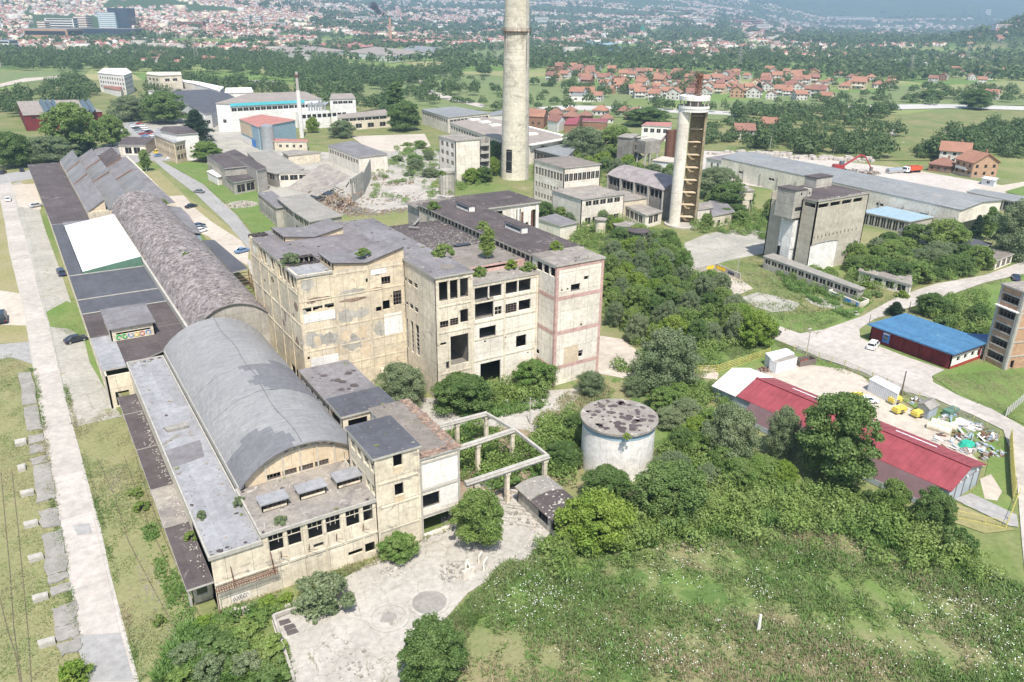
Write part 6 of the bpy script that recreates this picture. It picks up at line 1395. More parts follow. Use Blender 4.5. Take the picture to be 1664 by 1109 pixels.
# ridge and eaves found from the picture
e0 = P(1545,785,2.5); rA_,rB_ = P(1574,757,5.2),P(1190,598,5.2); rW_ = P(1228,615,5.2); LW = hypot(rW_[0]-rB_[0],rW_[1]-rB_[1]); eR = P(1606,755,3.9); eL0 = P(1543,784,3.3)
dh = np.array([rB_[0]-rA_[0],rB_[1]-rA_[1]]); Lh = hypot(*dh); dh /= Lh; nh = np.array([dh[1],-dh[0]])      # nh: right of travel
side = 1 if nh @ np.array([eR[0]-rA_[0],eR[1]-rA_[1]]) > 0 else -1; nr = nh*side
wR,wL = abs(nh @ np.array([eR[0]-rA_[0],eR[1]-rA_[1]])),abs(nh @ np.array([eL0[0]-rA_[0],eL0[1]-rA_[1]])); wL = max(wL,5.0); wM = wL+0.4
def hp(u,n_,z): return (rA_[0]+dh[0]*u+nr[0]*n_,rA_[1]+dh[1]*u+nr[1]*n_,z)
def strip(u0,u1,na,za,nb,zb_,mat,nm,root,th=.12):
    mb = MB(); q = [hp(u0,na,za),hp(u1,na,za),hp(u1,nb,zb_),hp(u0,nb,zb_)]; lo = [(a[0],a[1],a[2]-th) for a in q]; mb.face(q); mb.face(lo[::-1])
    for i in range(4): j = (i+1) % 4; mb.face([lo[i],lo[j],q[j],q[i]])
    return mb.build(nm,mat,root)
strip(-.5,Lh-LW,0,5.2,-wL-.3,3.1,'crimson_roof','roof',R); strip(-.5,Lh-LW,0,5.2,wR+.3,3.7,'crimson_roof','roof',R)
strip(Lh-LW+.1,Lh,0,5.2,-wL-.5,3.1,'white_render','pale_roof',R); strip(Lh-LW+.1,Lh,0,5.2,wR+.3,3.7,'white_render','pale_roof',R)
strip(1.5,Lh-LW-3,-wL-.31,3.05,-wL-2.6,1.0,'shade_maroon','sloping_side',R)  # steep side turned from the sun, its shade painted as a darker tone
mb = MB()
for k in range(34):
    u = -.4+k*(Lh-LW)/34; mb.bar(hp(u,-.1,5.24),hp(u,-wL-.28,3.15),.07,.05); mb.bar(hp(u,.1,5.24),hp(u,wR+.28,3.75),.07,.05)
mb.build('standing_seam','crimson_roof',R)
mb = MB(); mb.bar(hp(-.55,0,5.32),hp(Lh-LW,0,5.32),.5,.1); mb.build('ridge_cap','crimson_roof',R)
mb = MB()
for k in range(3): u = 6+k*9.5; mb.bar(hp(u,wR*.62,4.38),hp(u+6.5,wR*.62,4.38),.25,.05)
mb.build('roof_light','white_paint',R)
mb = MB(); mb.face([hp(0,wR,0),hp(0,-wL,0),hp(0,-wL,3.0),hp(0,0,5.05),hp(0,wR,3.6)][::1]); mb.face([hp(Lh,-wL,0),hp(Lh,wR,0),hp(Lh,wR,3.6),hp(Lh,0,5.05),hp(Lh,-wL,3.0)])
mb.face([hp(0,wR,0),hp(Lh,wR,0),hp(Lh,wR,3.6),hp(0,wR,3.6)]); mb.face([hp(0,-wL,0),hp(Lh,-wL,0),hp(Lh,-wL,3.0),hp(0,-wL,3.0)]); mb.build('wall','blue_grey_metal',R)
mb = MB(); c0 = hp(-.06,0,0)
for n_ in (-wL*.95,-wL*.5,-.05,wR*.5,wR*.93): mb.tube(hp(-.06,n_,0),hp(-.06,n_,3.0),.05,n=4)
mb.tube(hp(-.06,-wL,3.05),hp(-.06,wR,3.05),.05,n=4); mb.build('door_seam','steel_frame',R)
mb = MB()
for n_ in (-wL*.45,0,wR*.6): q = hp(-.25,n_,3.5); mb.cyl(q[0],q[1],q[2]-.12,q[2]+.12,.14,n=8)
mb.build('lamp','white_paint',R)
mb = MB(); a_ = hp(2,-wL-2.7,.9); mb.bar(hp(2,-wL-2.62,1.0),hp(Lh-LW-3,-wL-2.62,1.0),.12,.9); mb.build('lower_wall','blue_grey_metal',R)
# --- middle distance, centre
def rowsfor(*a): return a
R,_ = pbld('glazed_office','square office with a wide glazed band below the roof, right of the tall chimney','office',[(160.2,221.4),(176,221.4),(176,240),(160.2,240)],16.6,'pale_plaster','weedy_roof',rows=[((0,),11.6,14.2,1.9,1.6),((3,),11.6,14.2,1.9,1.5),((3,),7.4,9,1.9,1.1),((3,),3.6,5.2,1.9,1.1)],px=False)
R,_ = pbld('laboratory_block','lower yellowish block joined in front of the glazed office','building',[(155.5,204.5),(173.5,204.5),(173.5,221.2),(155.5,221.2)],9.4,'pale_plaster','debris_roof',rows=[((0,),6.8,8.4,3.0,2.4),((0,),.6,2.8,3.0,2.2)],px=False)
R,_ = pbld('low_link_building','low link building with a bare wall between the lower block and the barrel workshop','building',[(173.8,206),(190,206),(190,219),(173.8,219)],6.6,'cream_plaster','debris_roof',px=False)
R,_ = pbld('square_hut','square flat roofed hut in the overgrowth below the round dark tree','hut',pts(ZD,(75,860),(240,820),(428,892),(282,925)),5.0,'pale_plaster','grey_felt')
R = thing('barrel_workshop','tall workshop with mossy arched roof and empty windows, left of the lookout tower','workshop',(185,200,0))
bwA,bwB = P(*ZD(1215,605),10.5),P(*ZD(712,470),10.5); d_,L_ = edge(bwB,bwA); nx_,ny_ = d_[1],-d_[0]; dep = 15
A,B = (bwB[0],bwB[1]),(bwA[0],bwA[1]); C_,D_ = (B[0]-nx_*dep,B[1]-ny_*dep),(A[0]-nx_*dep,A[1]-ny_*dep)
hs = []
for k in range(4):
    for j in range(3): u = L_*k/4+.9+j*(L_/4-1.2)/3; hs.append((u,u+(L_/4-1.2)/3-.35,7.2,9.9))
mb = MB(); mb.wall(A,B,0,10.5,hs,.3,0,1); mb.wall(B,C_,0,10.5,(),.3); mb.wall(C_,D_,0,10.5,(),.3); mb.wall(D_,A,0,10.5,(),.3); mb.build('wall',['dark_concrete','inner_wall'],R)
mb = MB()
for k in range(5): u = L_*k/4; mb.obox(A,d_,max(0,u-.4),min(L_,u+.4),.005,.5,0,10.5)
mb.build('buttress','frame_concrete',R); mb = MB(); n = 12; rs = np.random.RandomState(3); ny_seg = 14; V = {}
for j in range(ny_seg+1):
    for i in range(n+1):
        t_ = i/n; u = -.4+(L_+.8)*j/ny_seg; w2 = .5-(dep+1)*t_; V[i,j] = (A[0]+d_[0]*u+nx_*w2,A[1]+d_[1]*u+ny_*w2,10.55+3.0*4*t_*(1-t_)*(.5+.5)+rs.normal(0,.07))
for j in range(ny_seg):
    for i in range(n): mb.face([V[i,j],V[i,j+1],V[i+1,j+1],V[i+1,j]])
for j in (0,ny_seg): mb.face([V[i,j] for i in range(n+1)])
mb.build('arched_roof','rubble_roof',R)
q = [ZD(*a) for a in [(740,690),(860,680),(1195,790),(1050,830)]]; pbld('x','','',q,4.6,'pale_plaster','debris_roof',rows=[((3,2),1.2,3.8,3.0,2.4)],root=R)
pbld('roofless_shed','roofless walled shed with its inside shade painted dark, left of the barrel workshop','shed',pts(ZD,(570,665),(680,640),(790,680),(690,705)),4.0,'grey_concrete','window_dark')  # near-black roof sheet stands in for the shade between the open walls
for (lx,ly,wr,hh,lab,mt_) in [(645,862,58,6.0,'cream round settling tank in the bushes before the barrel workshop','cream_plaster'),(855,908,104,4.2,'wide low round tank with a pale lid before the barrel workshop','pale_plaster'),(985,965,100,4.6,'round tank with a dark lid nearest the lookout tower','pale_plaster')]:
    c = P(*ZD(lx,ly),hh); zc = np.array([c[0],c[1],hh-CAMH]) @ CF; r_ = wr/5.544*zc/FPX; R = thing('settling_tank',lab,'tank',(c[0],c[1],0),'settling tanks before the barrel workshop')
    mb = MB(); mb.cyl(c[0],c[1],0,hh-.3,r_*.8,n=28); mb.build('tank_wall',mt_,R); mb = MB(); mb.cyl(c[0],c[1],hh-.3,hh,r_,r_,n=28); mb.cyl(c[0],c[1],hh,hh+.4,r_*.98,r_*.1,n=28); mb.build('lid','bitumen' if 'dark lid' in lab else 'debris_roof',R)
# stair block with zig-zag stairs, round silo stump
R,w_ = pbld('stair_block','five storey white block with open zig-zag stairs on its right side, left of the chimney','building',[(153.4,287.5),(165.0,287.5),(165.0,302),(153.4,302)],17.6,'pale_plaster','debris_roof',rows=[((3,),14,16,4.4,2.2),((3,),10.6,12.4,4.4,2.2),((3,),7.2,9,4.4,2.2)],px=False)
mb = MB()
for k in range(5):
    z_ = 1.5+3.2*k; mb.box(165.1,169.4,287.6,290.6,z_,z_+.25); mb.prism([(165.1,287.3),(169.4,287.3),(169.4,287.55),(165.1,287.55)],z_+.2,z_+1.2)
    mb.bar((165.3,288.8,z_+1.9),(169.2,288.8,z_+.3),2.0,.3) if k < 5 else None
mb.build('stair_flight','frame_concrete',R); mb = MB(); mb.box(169.2,169.6,287.4,291,0,17.6); mb.box(165.02,169.6,290.8,291.2,0,17.6); mb.build('stair_wall','grey_concrete',R)
c = P(727,318); R = thing('concrete_stump','round ribbed concrete silo stump with plants on top beside the stair block','silo',(c[0],c[1],0)); mb = MB(); mb.cyl(c[0]+1,c[1]+2,0,8.6,2.9,n=28); mb.cyl(c[0]+1,c[1]+2,8.6,9.5,3.2,n=28); mb.build('shell','grey_concrete',R)
mb = MB()
for i in range(14): th = 2*pi*i/14; mb.tube((c[0]+1+2.95*cos(th),c[1]+2+2.95*sin(th),0),(c[0]+1+2.95*cos(th),c[1]+2+2.95*sin(th),8.6),.12,n=4)
mb.build('rib','dark_concrete',R)
# ruin with slanted stairs far right of centre
R,_ = pbld('ruined_stair_block','ruined grey block with hanging slanted stair flights behind the large trees','ruin',pts(ZD,(800,120),(870,95),(990,100),(925,135)),15,'dark_concrete','debris_roof',rows=[((0,),6,8,4,2)])
c = P(*ZD(940,330),4); mb = MB()
for k in range(4): z_ = 2.5+3*k; mb.bar((c[0]+(k % 2)*4,c[1],z_),(c[0]+4-(k % 2)*4,c[1]-1,z_+2.6),2.2,.35); mb.box(c[0]-1.5,c[0]+5.5,c[1]-3,c[1]-.5,z_+2.6,z_+2.85)
mb.build('stair_flight','grey_concrete',R); mb = MB(); c2 = P(*ZD(1065,215),11); mb.box(c2[0]-4,c2[0]+5,c2[1]-3,c2[1]+3,8.5,14); mb.build('hopper','dark_concrete',R); mb = MB()
for dx,dy in ((-3.6,-2.6),(4.4,-2.6),(-3.6,2.6),(4.4,2.6),(-.5,-2.6)): mb = MB(); mb.tube((c2[0]+dx,c2[1]+dy,0),(c2[0]+dx*.8,c2[1]+dy,8.6),.4,n=5); mb.build('leg','frame_concrete',R)
R = thing('rusty_silos','pair of rusty vertical cylinders behind the lookout tower','silo',P(*ZD(1280,340))); mb = MB()
for dx in (0,4.2): c = P(*ZD(1250,340)); mb.cyl(c[0]+dx,c[1],0,14.5,2.0,n=16)
mb.build('silo_shell','rust',R); mb = MB(); c = P(*ZD(1190,350)); mb.bar((c[0]-6,c[1]+3,3),(c[0]+5,c[1]+3,12),1.6,.5); mb.build('conveyor','steel_frame',R)
pbld('white_works_hall','low white walled works hall behind the lookout tower','hall',pts(ZD,(1110,335),(1200,300),(1330,320),(1290,355)),6,'white_panel','pale_yard')
pbld('white_office_house','long white two storey office with a row of windows behind the ruined stair block','office',pts(ZD,(1015,25),(1140,3),(1300,20),(1245,40)),8,'white_render','pink_roof',rows=[((0,3),4.2,6.4,3.6,2.2)],gable=1.2) if False else pbld('white_office_house','long white two storey office with a row of windows behind the ruined stair block','office',pts(ZB,(1465,605),(1490,590),(1610,592),(1600,612)),8,'white_render','pink_roof',rows=[((3,),4.2,6.4,3.6,2.2),((0,),4.2,6.4,3.6,2.2)])
# small water tank right of lookout tower
c = P(*ZE(510,690)); R = thing('water_tank','small round tank with conical cap between the lookout tower and the grey silo','tank',(c[0],c[1],0)); zcc = np.array([c[0],c[1],-CAMH]) @ CF; r_ = 70/5.836*zcc/FPX
mb = MB(); mb.cyl(c[0],c[1],5.6,8.6,r_,n=24); mb.build('drum','cream_plaster',R); mb = MB(); mb.cyl(c[0],c[1],8.6,8.9,r_*1.1,n=24); mb.cyl(c[0],c[1],8.9,10.2,r_*.95,.2,n=24); mb.build('cap','debris_roof',R)
mb = MB(); arcshaft(mb,(c[0],c[1]),r_*.95,pi*.9,pi*1.45,0,5.6,8,.3); mb.build('shaft','cream_plaster',R); mb = MB(); mb.cyl(c[0],c[1],1.5,5.6,.2,r_*.8,n=12); mb.build('funnel','dark_concrete',R); mb = MB()
for a_ in (0,.8,-.8,2.4): mb = MB(); mb.tube((c[0]+1.35*r_*cos(a_-.9),c[1]+1.35*r_*sin(a_-.9),0),(c[0]+r_*.8*cos(a_-.9),c[1]+r_*.8*sin(a_-.9),5.6),.12,n=4); mb.build('leg','frame_concrete',R)
pbld('vaulted_grey_shed','low shed with curved grey felt roof beside the lookout tower','shed',pts(ZE,(60,650),(50,590),(200,570),(220,620)),5,'pale_plaster','debris_roof'); pbld('grey_felt_shed','grey felt roofed shed between the lookout tower and the small water tank','shed',pts(ZE,(222,705),(190,560),(330,560),(425,660)),4.4,'cream_plaster','grey_felt',rows=[((3,0),.5,2.4,4,1.5)])
# ------------------------------------------------------------------ works buildings, upper left and centre
pbld('red_workshop','workshop with dark red walls and sloped roof lights beside the tallest round tree','workshop',pts(ZA,(80,490),(112,556),(492,538),(368,482)),9,'dark_red_wall','tan_roof',rows=[((1,),6.8,7.8,7,5)])
R = thing('roof_light_rows','row of blue glazed saw tooth roof lights on the red workshop roof','roof lights',P(*ZA(220,520),9)); mb = MB()
for x in (195,222,249,392,420): 
    a,b_ = P(*ZA(x-10,492),9.1),P(*ZA(x+22,548),9.1); mb.face([(a[0],a[1],9.1),(b_[0],b_[1],9.1),(b_[0]+2.4,b_[1],11),(a[0]+2.4,a[1],11)]); mb.face([(a[0]+2.5,a[1],9.1),(b_[0]+2.5,b_[1],9.1),(b_[0]+2.4,b_[1],11),(a[0]+2.4,a[1],11)])
mb.build('glazing','dark_glass',R)
pbld('brown_gate_roof','dark roofed gatehouse buildings beside the car park','gatehouse',pts(ZA,(572,700),(600,660),(745,665),(700,700)),5,'pale_plaster','bitumen',rows=[((0,3),.8,3.8,4,3)])
pbld('pink_fronted_hut','low hut with a reddish roof edge at the end of the saw tooth roofs','hut',pts(ZA,(460,745),(455,712),(560,712),(580,742)),4,'brick_red','grey_felt',rows=[((0,3),1,3,3,2)])
R,_ = pbld('banded_office','cream two storey office with window bands and flat roof by the road bend','office',pts(ZA,(745,648),(760,620),(905,612),(960,660),(840,690)),9.4,'ochre_plaster','light_felt',rows=[((3,4),5.6,7.4,2.6,2.1),((3,4),1.4,3.6,2.6,1.9)])
pbld('office_penthouse','white upper storey block set back on the banded office','penthouse',pts(ZA,(775,630),(790,612),(900,610),(955,642),(850,650)),12.2,'white_render','bitumen')
pbld('white_block_of_flats','white apartment block with a curved pale roof at the edge of the wood','apartment block',pts(ZA,(472,352),(500,330),(610,330),(636,350),(596,365)),15.5,'white_render','white_render',rows=[((0,3,4),11,12.8,4,2),((0,3,4),7.6,9.4,4,2),((0,3,4),4,6,4,2)])
pbld('unfinished_block','unfinished tan concrete block with open floors beside the wood','building',pts(ZA,(706,358),(715,348),(870,348),(876,362),(770,366)),17,'cream_plaster','cream_plaster',rows=[((0,3,4),12.5,14.5,6,3.5),((0,4),8.5,10.5,6,3.5)])
pbld('dark_car_port','house with a dark hipped roof beside the white apartment block','house',pts(ZA,(500,420),(530,400),(600,412),(580,440)),5,'white_render','tile_brown',gable=2)
pbld('flat_store','long low store with flat cream roof edge near the wood','store',pts(ZA,(715,440),(740,425),(960,432),(960,452)),7,'white_panel','tan_roof')
pbld('grey_flat_complex','wide low works complex under a grey flat roof','factory',pts(ZA,(870,480),(840,440),(1060,430),(1130,470),(1020,545),(985,550)),9,'white_panel','blue_felt',rows=[((4,),3,5,6,3)])
pbld('white_cold_store','white roofed store with rounded roof in front of the wood','store',pts(ZA,(1085,450),(1100,425),(1205,425),(1222,445)),9,'white_render','white_render',gable=2)
pbld('tiered_white_store','white stepped store building right of the unfinished block','store',pts(ZA,(875,395),(880,385),(960,395),(1080,420),(1060,440),(940,405)),10,'white_render','white_render')
# long white hall with turquoise stripe
R,w_ = pbld('turquoise_striped_hall','long white factory hall with turquoise stripe under the roof','factory hall',pts(ZA,(1042,498),(1108,500),(1552,478),(1470,443),(1200,452)),16,'white_panel','tan_roof',rows=[((1,),11.4,13.2,3.4,3.0),((0,),5,7,4,2)])
A,B = P(*ZA(1108,500),16),P(*ZA(1552,478),16); d_,L_ = edge(A,B); mb = MB(); mb.obox(A,d_,0,L_*.8,.5,.62,14.3,15.9); mb.build('turquoise_stripe','cyan_paint',R)
mb = MB(); mb.obox(A,d_,L_*.69,L_+1,.1,9,0,9.6,0); mb.build('front_extension','white_panel',R); mb = MB()
for k in range(9): mb.obox(A,d_,L_*.70+k*3.2,L_*.70+k*3.2+2.4,9.01,9.1,6.4,8.4)
mb.build('window_row','window_dark',R); mb = MB()
rs = np.random.RandomState(3)
for k in range(7):
    u = L_*(.80+.03*k); a = (A[0]+d_[0]*u+d_[1]*7,A[1]+d_[1]*u-d_[0]*7); mb.tube((*a,9.6),(*a,13+rs.uniform(0,3)),.6,n=8); mb.tube((*a,13),(a[0]+2.5,a[1]+1,14.5),.5,n=8)
mb.build('exhaust_duct','steel_bright',R)
pbld('right_white_hall','white panelled hall with a rusty roof edge at the right end of the striped hall','factory hall',pts(ZI,(1080,425),(1100,365),(1330,360),(1370,415)),15,'white_panel','tan_roof',rows=[((0,3),12,13.6,3.2,2.8)])
pbld('low_brown_hall','low hall with brown roof and a dark window strip beside the white panelled hall','hall',pts(ZI,(1170,640),(1180,600),(1700,540),(1760,600)),7.5,'cream_plaster','tan_roof',rows=[((0,3),5.3,6.8,5,4.6),((3,),1,3.5,8,4)])
# blue shed with red roof and tanks
R,w_ = pbld('blue_sided_shed','shed with faded red roof, beige and blue sheet sides beside the steel silo','shed',pts(ZI,(65,650),(275,740),(690,660),(310,598)),11.5,'light_blue','pink_roof')
A,B = P(*ZI(65,650),11.5),P(*ZI(275,740),11.5); d_,L_ = edge(A,B); s_ = -1 if (d_[1]*(-A[0])-d_[0]*(-A[1])) < 0 else 1
mb = MB(); mb.obox(A,d_,0,L_*.62,.005,.1,4.5,11.2); mb.build('beige_cladding','ochre_plaster',R); mb = MB(); mb.obox(A,d_,0,L_*.6,.005,.1,.2,3.2); mb.build('white_cladding','white_render',R); mb = MB(); mb.obox(A,d_,L_*.58,L_*.78,.11,.16,.1,4); mb.build('door','graffiti_blue',R)
c = P(*ZI(395,1000)); R = thing('steel_silo','shiny grey corrugated steel silo in front of the blue sided shed','silo',(c[0],c[1],0)); mb = MB(); mb.cyl(c[0],c[1],0,12,3.1,n=24); mb.cyl(c[0],c[1],12,12.8,3.1,.4,n=24); mb.build('shell','steel_bright',R)
for k,(x_,lab) in enumerate([(505,'left one of the rusty pink tanks beside the steel silo'),(585,'middle one of the rusty pink tanks beside the steel silo'),(655,'right one of the rusty pink tanks beside the steel silo')]):
    c = P(*ZI(x_,905)); R = thing('rusty_tank',lab,'tank',(c[0],c[1],0),'rusty pink tanks'); mb = MB(); mb.cyl(c[0],c[1],0,9.5,2.4,n=20); mb.build('shell','rusty_tank',R); mb = MB(); mb.cyl(c[0],c[1],9.5,9.8,2.6,n=20); mb.build('rim','rust',R)
pbld('pump_house','small cream pump house with red roof edge at the foot of the pink tanks','hut',pts(ZI,(450,900),(470,870),(830,880),(820,905)),4.6,'cream_plaster','pink_roof',rows=[((0,3),1.6,3,3.4,1.3)])
c = P(*ZI(768,860)); R = thing('thin_chimney','slim white steel chimney with a rusty collar by the pink tanks','chimney',(c[0],c[1],0)); zt_ = zat((c[0],c[1]),117); mb = MB(); mb.cyl(c[0],c[1],0,zt_*.72,1.3,1.1,n=14); mb.build('lower_shaft','white_render',R); mb = MB(); mb.cyl(c[0],c[1],zt_*.72,zt_,.85,.7,n=14); mb.build('upper_shaft','frame_concrete',R); mb = MB(); mb.cyl(c[0],c[1],zt_*.93,zt_*.96,1.2,n=14); mb.build('collar','rust',R)
# two storey block and neighbours
pbld('brown_roofed_block','two storey concrete block with two dark roofs and a glazed ground floor','building',pts(ZA,(998,752),(1085,812),(1212,800),(1090,738)),8,'grey_concrete','bitumen',rows=[((0,),4.8,6.6,2.4,2.0)])
pbld('dark_stepped_wing','taller dark roofed strip wing of the two storey block','building',pts(ZA,(1090,735),(1238,822),(1285,808),(1135,722)),8.8,'grey_concrete','bitumen')
pbld('glazed_front_wing','low wing with three big dark panes below the brown roofed block','wing',pts(ZA,(1092,852),(1128,882),(1238,862),(1205,836)),4.8,'grey_concrete','bitumen',rows=[((1,),.7,3.6,4.3,3.6),((0,),1,3,3,2)])
pbld('white_shed','small white lean-to shed left of the brown roofed block','shed',pts(ZA,(1000,828),(1050,856),(1095,845),(1045,815)),3.4,'white_render','white_render')
pbld('concrete_deck','wide bare concrete roof deck right of the brown roofed block','building',pts(ZH,(10,100),(240,85),(520,245),(265,290),(190,270)),5.6,'dark_concrete','old_slab',rows=[((3,2),2.8,4.6,4.4,3.6)])
pbld('pillared_wing','wing with a row of square openings behind the collapsed roof','wing',pts(ZH,(270,290),(300,270),(560,260),(580,280)),5.4,'pale_plaster','debris_roof',rows=[((3,0),2.6,4.6,3.6,3.0)])
pbld('flat_slab_wing','low grey slab roofed wing below the pump house','wing',pts(ZH,(330,95),(420,75),(670,95),(380,125)),4.6,'cream_plaster','debris_roof')
pbld('dark_roofed_hangar','dark felt roofed hangar with an open right end above the collapsed roof','hall',pts(ZH,(740,35),(1015,140),(1270,110),(960,-5)),7.5,'pale_plaster','grey_felt',rows=[((0,),4.2,6.0,3.2,2.5)])
R,w_ = pbld('long_office_wing','long ruined wing with concrete window strip and flat slab roof in the grass','wing',pts(ZH,(105,465),(265,595),(400,580),(235,450)),6.6,'grey_concrete','grey_felt',rows=[((0,),4.6,6.0,4,3.5),((0,),.4,2.0,5,2)])
pbld('near_office_wing','slab roofed wing with tall open bays joining the peeling factory block','wing',pts(ZH,(280,510),(420,620),(570,720),(860,665),(640,545),(540,470)),8.2,'grey_concrete','old_slab',rows=[((0,1),5.6,7.6,4.6,3.9),((1,),.5,4,4.6,3.9)])
# collapsed building: bent roof shell and rubble
R = thing('collapsed_building','collapsed building with a slumped slab roof over red brick rubble','ruin',P(*ZH(820,540)))
mb = MB(); q = [P(*ZH(370,420),6.0),P(*ZH(640,500),4.0),P(*ZH(950,320),10.0),P(*ZH(1060,350),9.0),P(*ZH(700,190),12.0)]
def lerp(a,b_,t_): return tuple(a[i]+(b_[i]-a[i])*t_ for i in range(3))
rs = np.random.RandomState(9); NU,NV = 16,10; V = {}
for i in range(NU+1):
    for j in range(NV+1):
        a = lerp(q[0],q[4],i/NU); b_ = lerp(q[1],q[2],i/NU); p_ = lerp(a,b_,j/NV); sag = -1.8*math.sin(pi*j/NV)*math.sin(pi*i/NU)*.6+rs.normal(0,.12); V[i,j] = (p_[0]+rs.normal(0,.15),p_[1],p_[2]+sag)
for i in range(NU):
    for j in range(NV): mb.face([V[i,j],V[i,j+1],V[i+1,j+1],V[i+1,j]])
mb.build('slumped_roof','debris_roof',R)
mb = MB(); a = P(*ZH(960,560),0); b_ = P(*ZH(1065,480),0); c_ = P(*ZH(1130,330),0); mb.wall(a,(b_[0],b_[1]),0,9,[(2,5,3,7)],.5); mb.wall((b_[0],b_[1]),(c_[0],c_[1]),0,8,(),.4); mb.build('standing_wall','grey_concrete',R)
def rubble_heap(mb,c,rx,ry,h,n,s0,s1,seed,mats=1,rot=0):
    rs = np.random.RandomState(seed)
    for k in range(n):
        r_ = math.sqrt(rs.rand()); th = rs.uniform(0,2*pi); x,y = c[0]+rx*r_*cos(th),c[1]+ry*r_*sin(th); z_ = h*(1-r_)*rs.uniform(.5,1.1); s_ = rs.uniform(s0,s1)
        a = rs.uniform(0,3); pts_ = [(x+s_*rs.uniform(.6,1)*cos(a+t_),y+s_*rs.uniform(.6,1)*sin(a+t_)) for t_ in (0,1.4,2.8,4.4)]; mb.prism(pts_,max(0,z_-s_),z_+s_*rs.uniform(.3,1),int(rs.randint(mats)))
mb = MB(); c = P(*ZH(820,560),1.5); rubble_heap(mb,c,8,10,5.0,700,.15,.8,5,3); rs = np.random.RandomState(8)
for k in range(70): x,y = c[0]+rs.normal(0,4.5),c[1]+rs.normal(0,5); z_ = rs.uniform(1,6); mb.bar((x,y,z_),(x+rs.uniform(-4,4),y+rs.uniform(-3,3),z_+rs.uniform(-1.5,2.5)),.3,.3,int(rs.randint(3)))
o = mb.build('brick_debris',['brick_rubble','rubble','soil'],R); tag(o,kind='stuff')
mb = MB(); 
for (x_,y_,rx,ry,h,n,sd) in [(1000,640,6,5,1.6,220,1),(1250,640,14,4,.5,200,2),(1380,380,9,5,.6,120,3),(1180,330,5,7,.7,120,4),(1300,520,16,10,.2,160,5)]:
    c = P(*ZH(x_,y_)); rubble_heap(mb,c,rx,ry,h,n,.12,.6,sd,2)
o = mb.build('rubble_field',['old_slab','soil']); tag(o,kind='stuff')
mb = MB(); c = P(392,334); rubble_heap(mb,c,6,5,1.6,330,.12,.5,11,2); o = mb.build('rubble_heap',['rubble','pale_yard']); tag(o,'pale heap of rubble on the grass beside the works road','rubble heap')
# warehouses beside the chimney
pbld('grey_blue_warehouse','warehouse with ribbed grey-blue roof left of the tall chimney','warehouse',pts(ZB,(402,528),(530,568),(730,545),(560,515)),9,'pale_plaster','silver_roof',rows=[((0,1),5.6,7.4,3,2.6)])
R,_ = pbld('tan_roofed_warehouse','very wide warehouse with tan roof and white edges running behind the chimney','warehouse',pts(ZB,(538,592),(700,650),(905,705),(1120,668),(920,610),(700,565)),9,'pale_plaster','tan_roof',rows=[((0,1),5.6,7.4,4,3)])
mb = MB()
for (x_,y_) in ((655,580),(705,592),(755,607),(930,650)): c = P(*ZB(x_,y_),9.2); mb.box(c[0]-3,c[0]+3,c[1]-2,c[1]+2,9.02,9.9)
mb.build('roof_light','white_render',R)
a,b_ = P(*ZB(915,612),9.3),P(*ZB(1122,665),9.3); mb = MB(); mb.bar((a[0],a[1],9.5),(b_[0],b_[1],9.5),2.2,.5); c_ = P(*ZB(925,700),9.3); mb.bar((c_[0],c_[1],9.4),(b_[0],b_[1],9.4),2.2,.5); mb.build('white_roof_edge','white_render',R)
R,_ = pbld('dark_open_shed','open sided shed with slate blue roof and white edge right of the chimney','shed',pts(ZB,(920,712),(1100,760),(1150,710),(1090,690)),7,'dark_concrete','silver_roof',rows=[((0,),.4,5.6,6,5.4)])
pbld('small_grey_warehouse','low warehouse end with grey roof left of the tan roofed warehouse','warehouse',pts(ZB,(730,560),(735,545),(800,530),(800,550)),6,'white_render','silver_roof')
pbld('white_house','small white flat house in the field beyond the warehouses','house',pts(ZB,(1122,462),(1140,448),(1235,450),(1240,462)),5,'white_render','silver_roof',rows=[((3,0),1.5,3,6,2)])
pbld('brick_house','big brick house with orange roof right of the tall chimney','house',pts(ZB,(985,562),(1012,545),(960,530),(905,555)),6.5,'brick_red','tile_orange',gable=3.5) if False else pbld('brick_house','big brick house with orange roof right of the tall chimney','house',pts(ZB,(992,565),(1010,548),(930,532),(915,560)),7,'brick_red','tile_orange',rows=[((0,3),2,3.6,4,1.6)],gable=3.2)
pbld('long_red_roof','long low building with bright red roof beyond the warehouses','building',pts(ZB,(1090,600),(1130,575),(1180,565),(1150,600)),5,'brick_red','crimson_roof',gable=2); pbld('second_red_roof','low red roofed shed joined to the right of the long red roof','building',pts(ZB,(1180,585),(1185,572),(1300,575),(1295,590)),4.6,'brick_red','crimson_roof')
pbld('dark_roofed_house','house with dark grey gabled roof between the brick house and the red roofs','house',pts(ZB,(1010,578),(1040,556),(1096,575),(1060,590)),6,'white_render','tile_brown',gable=3)
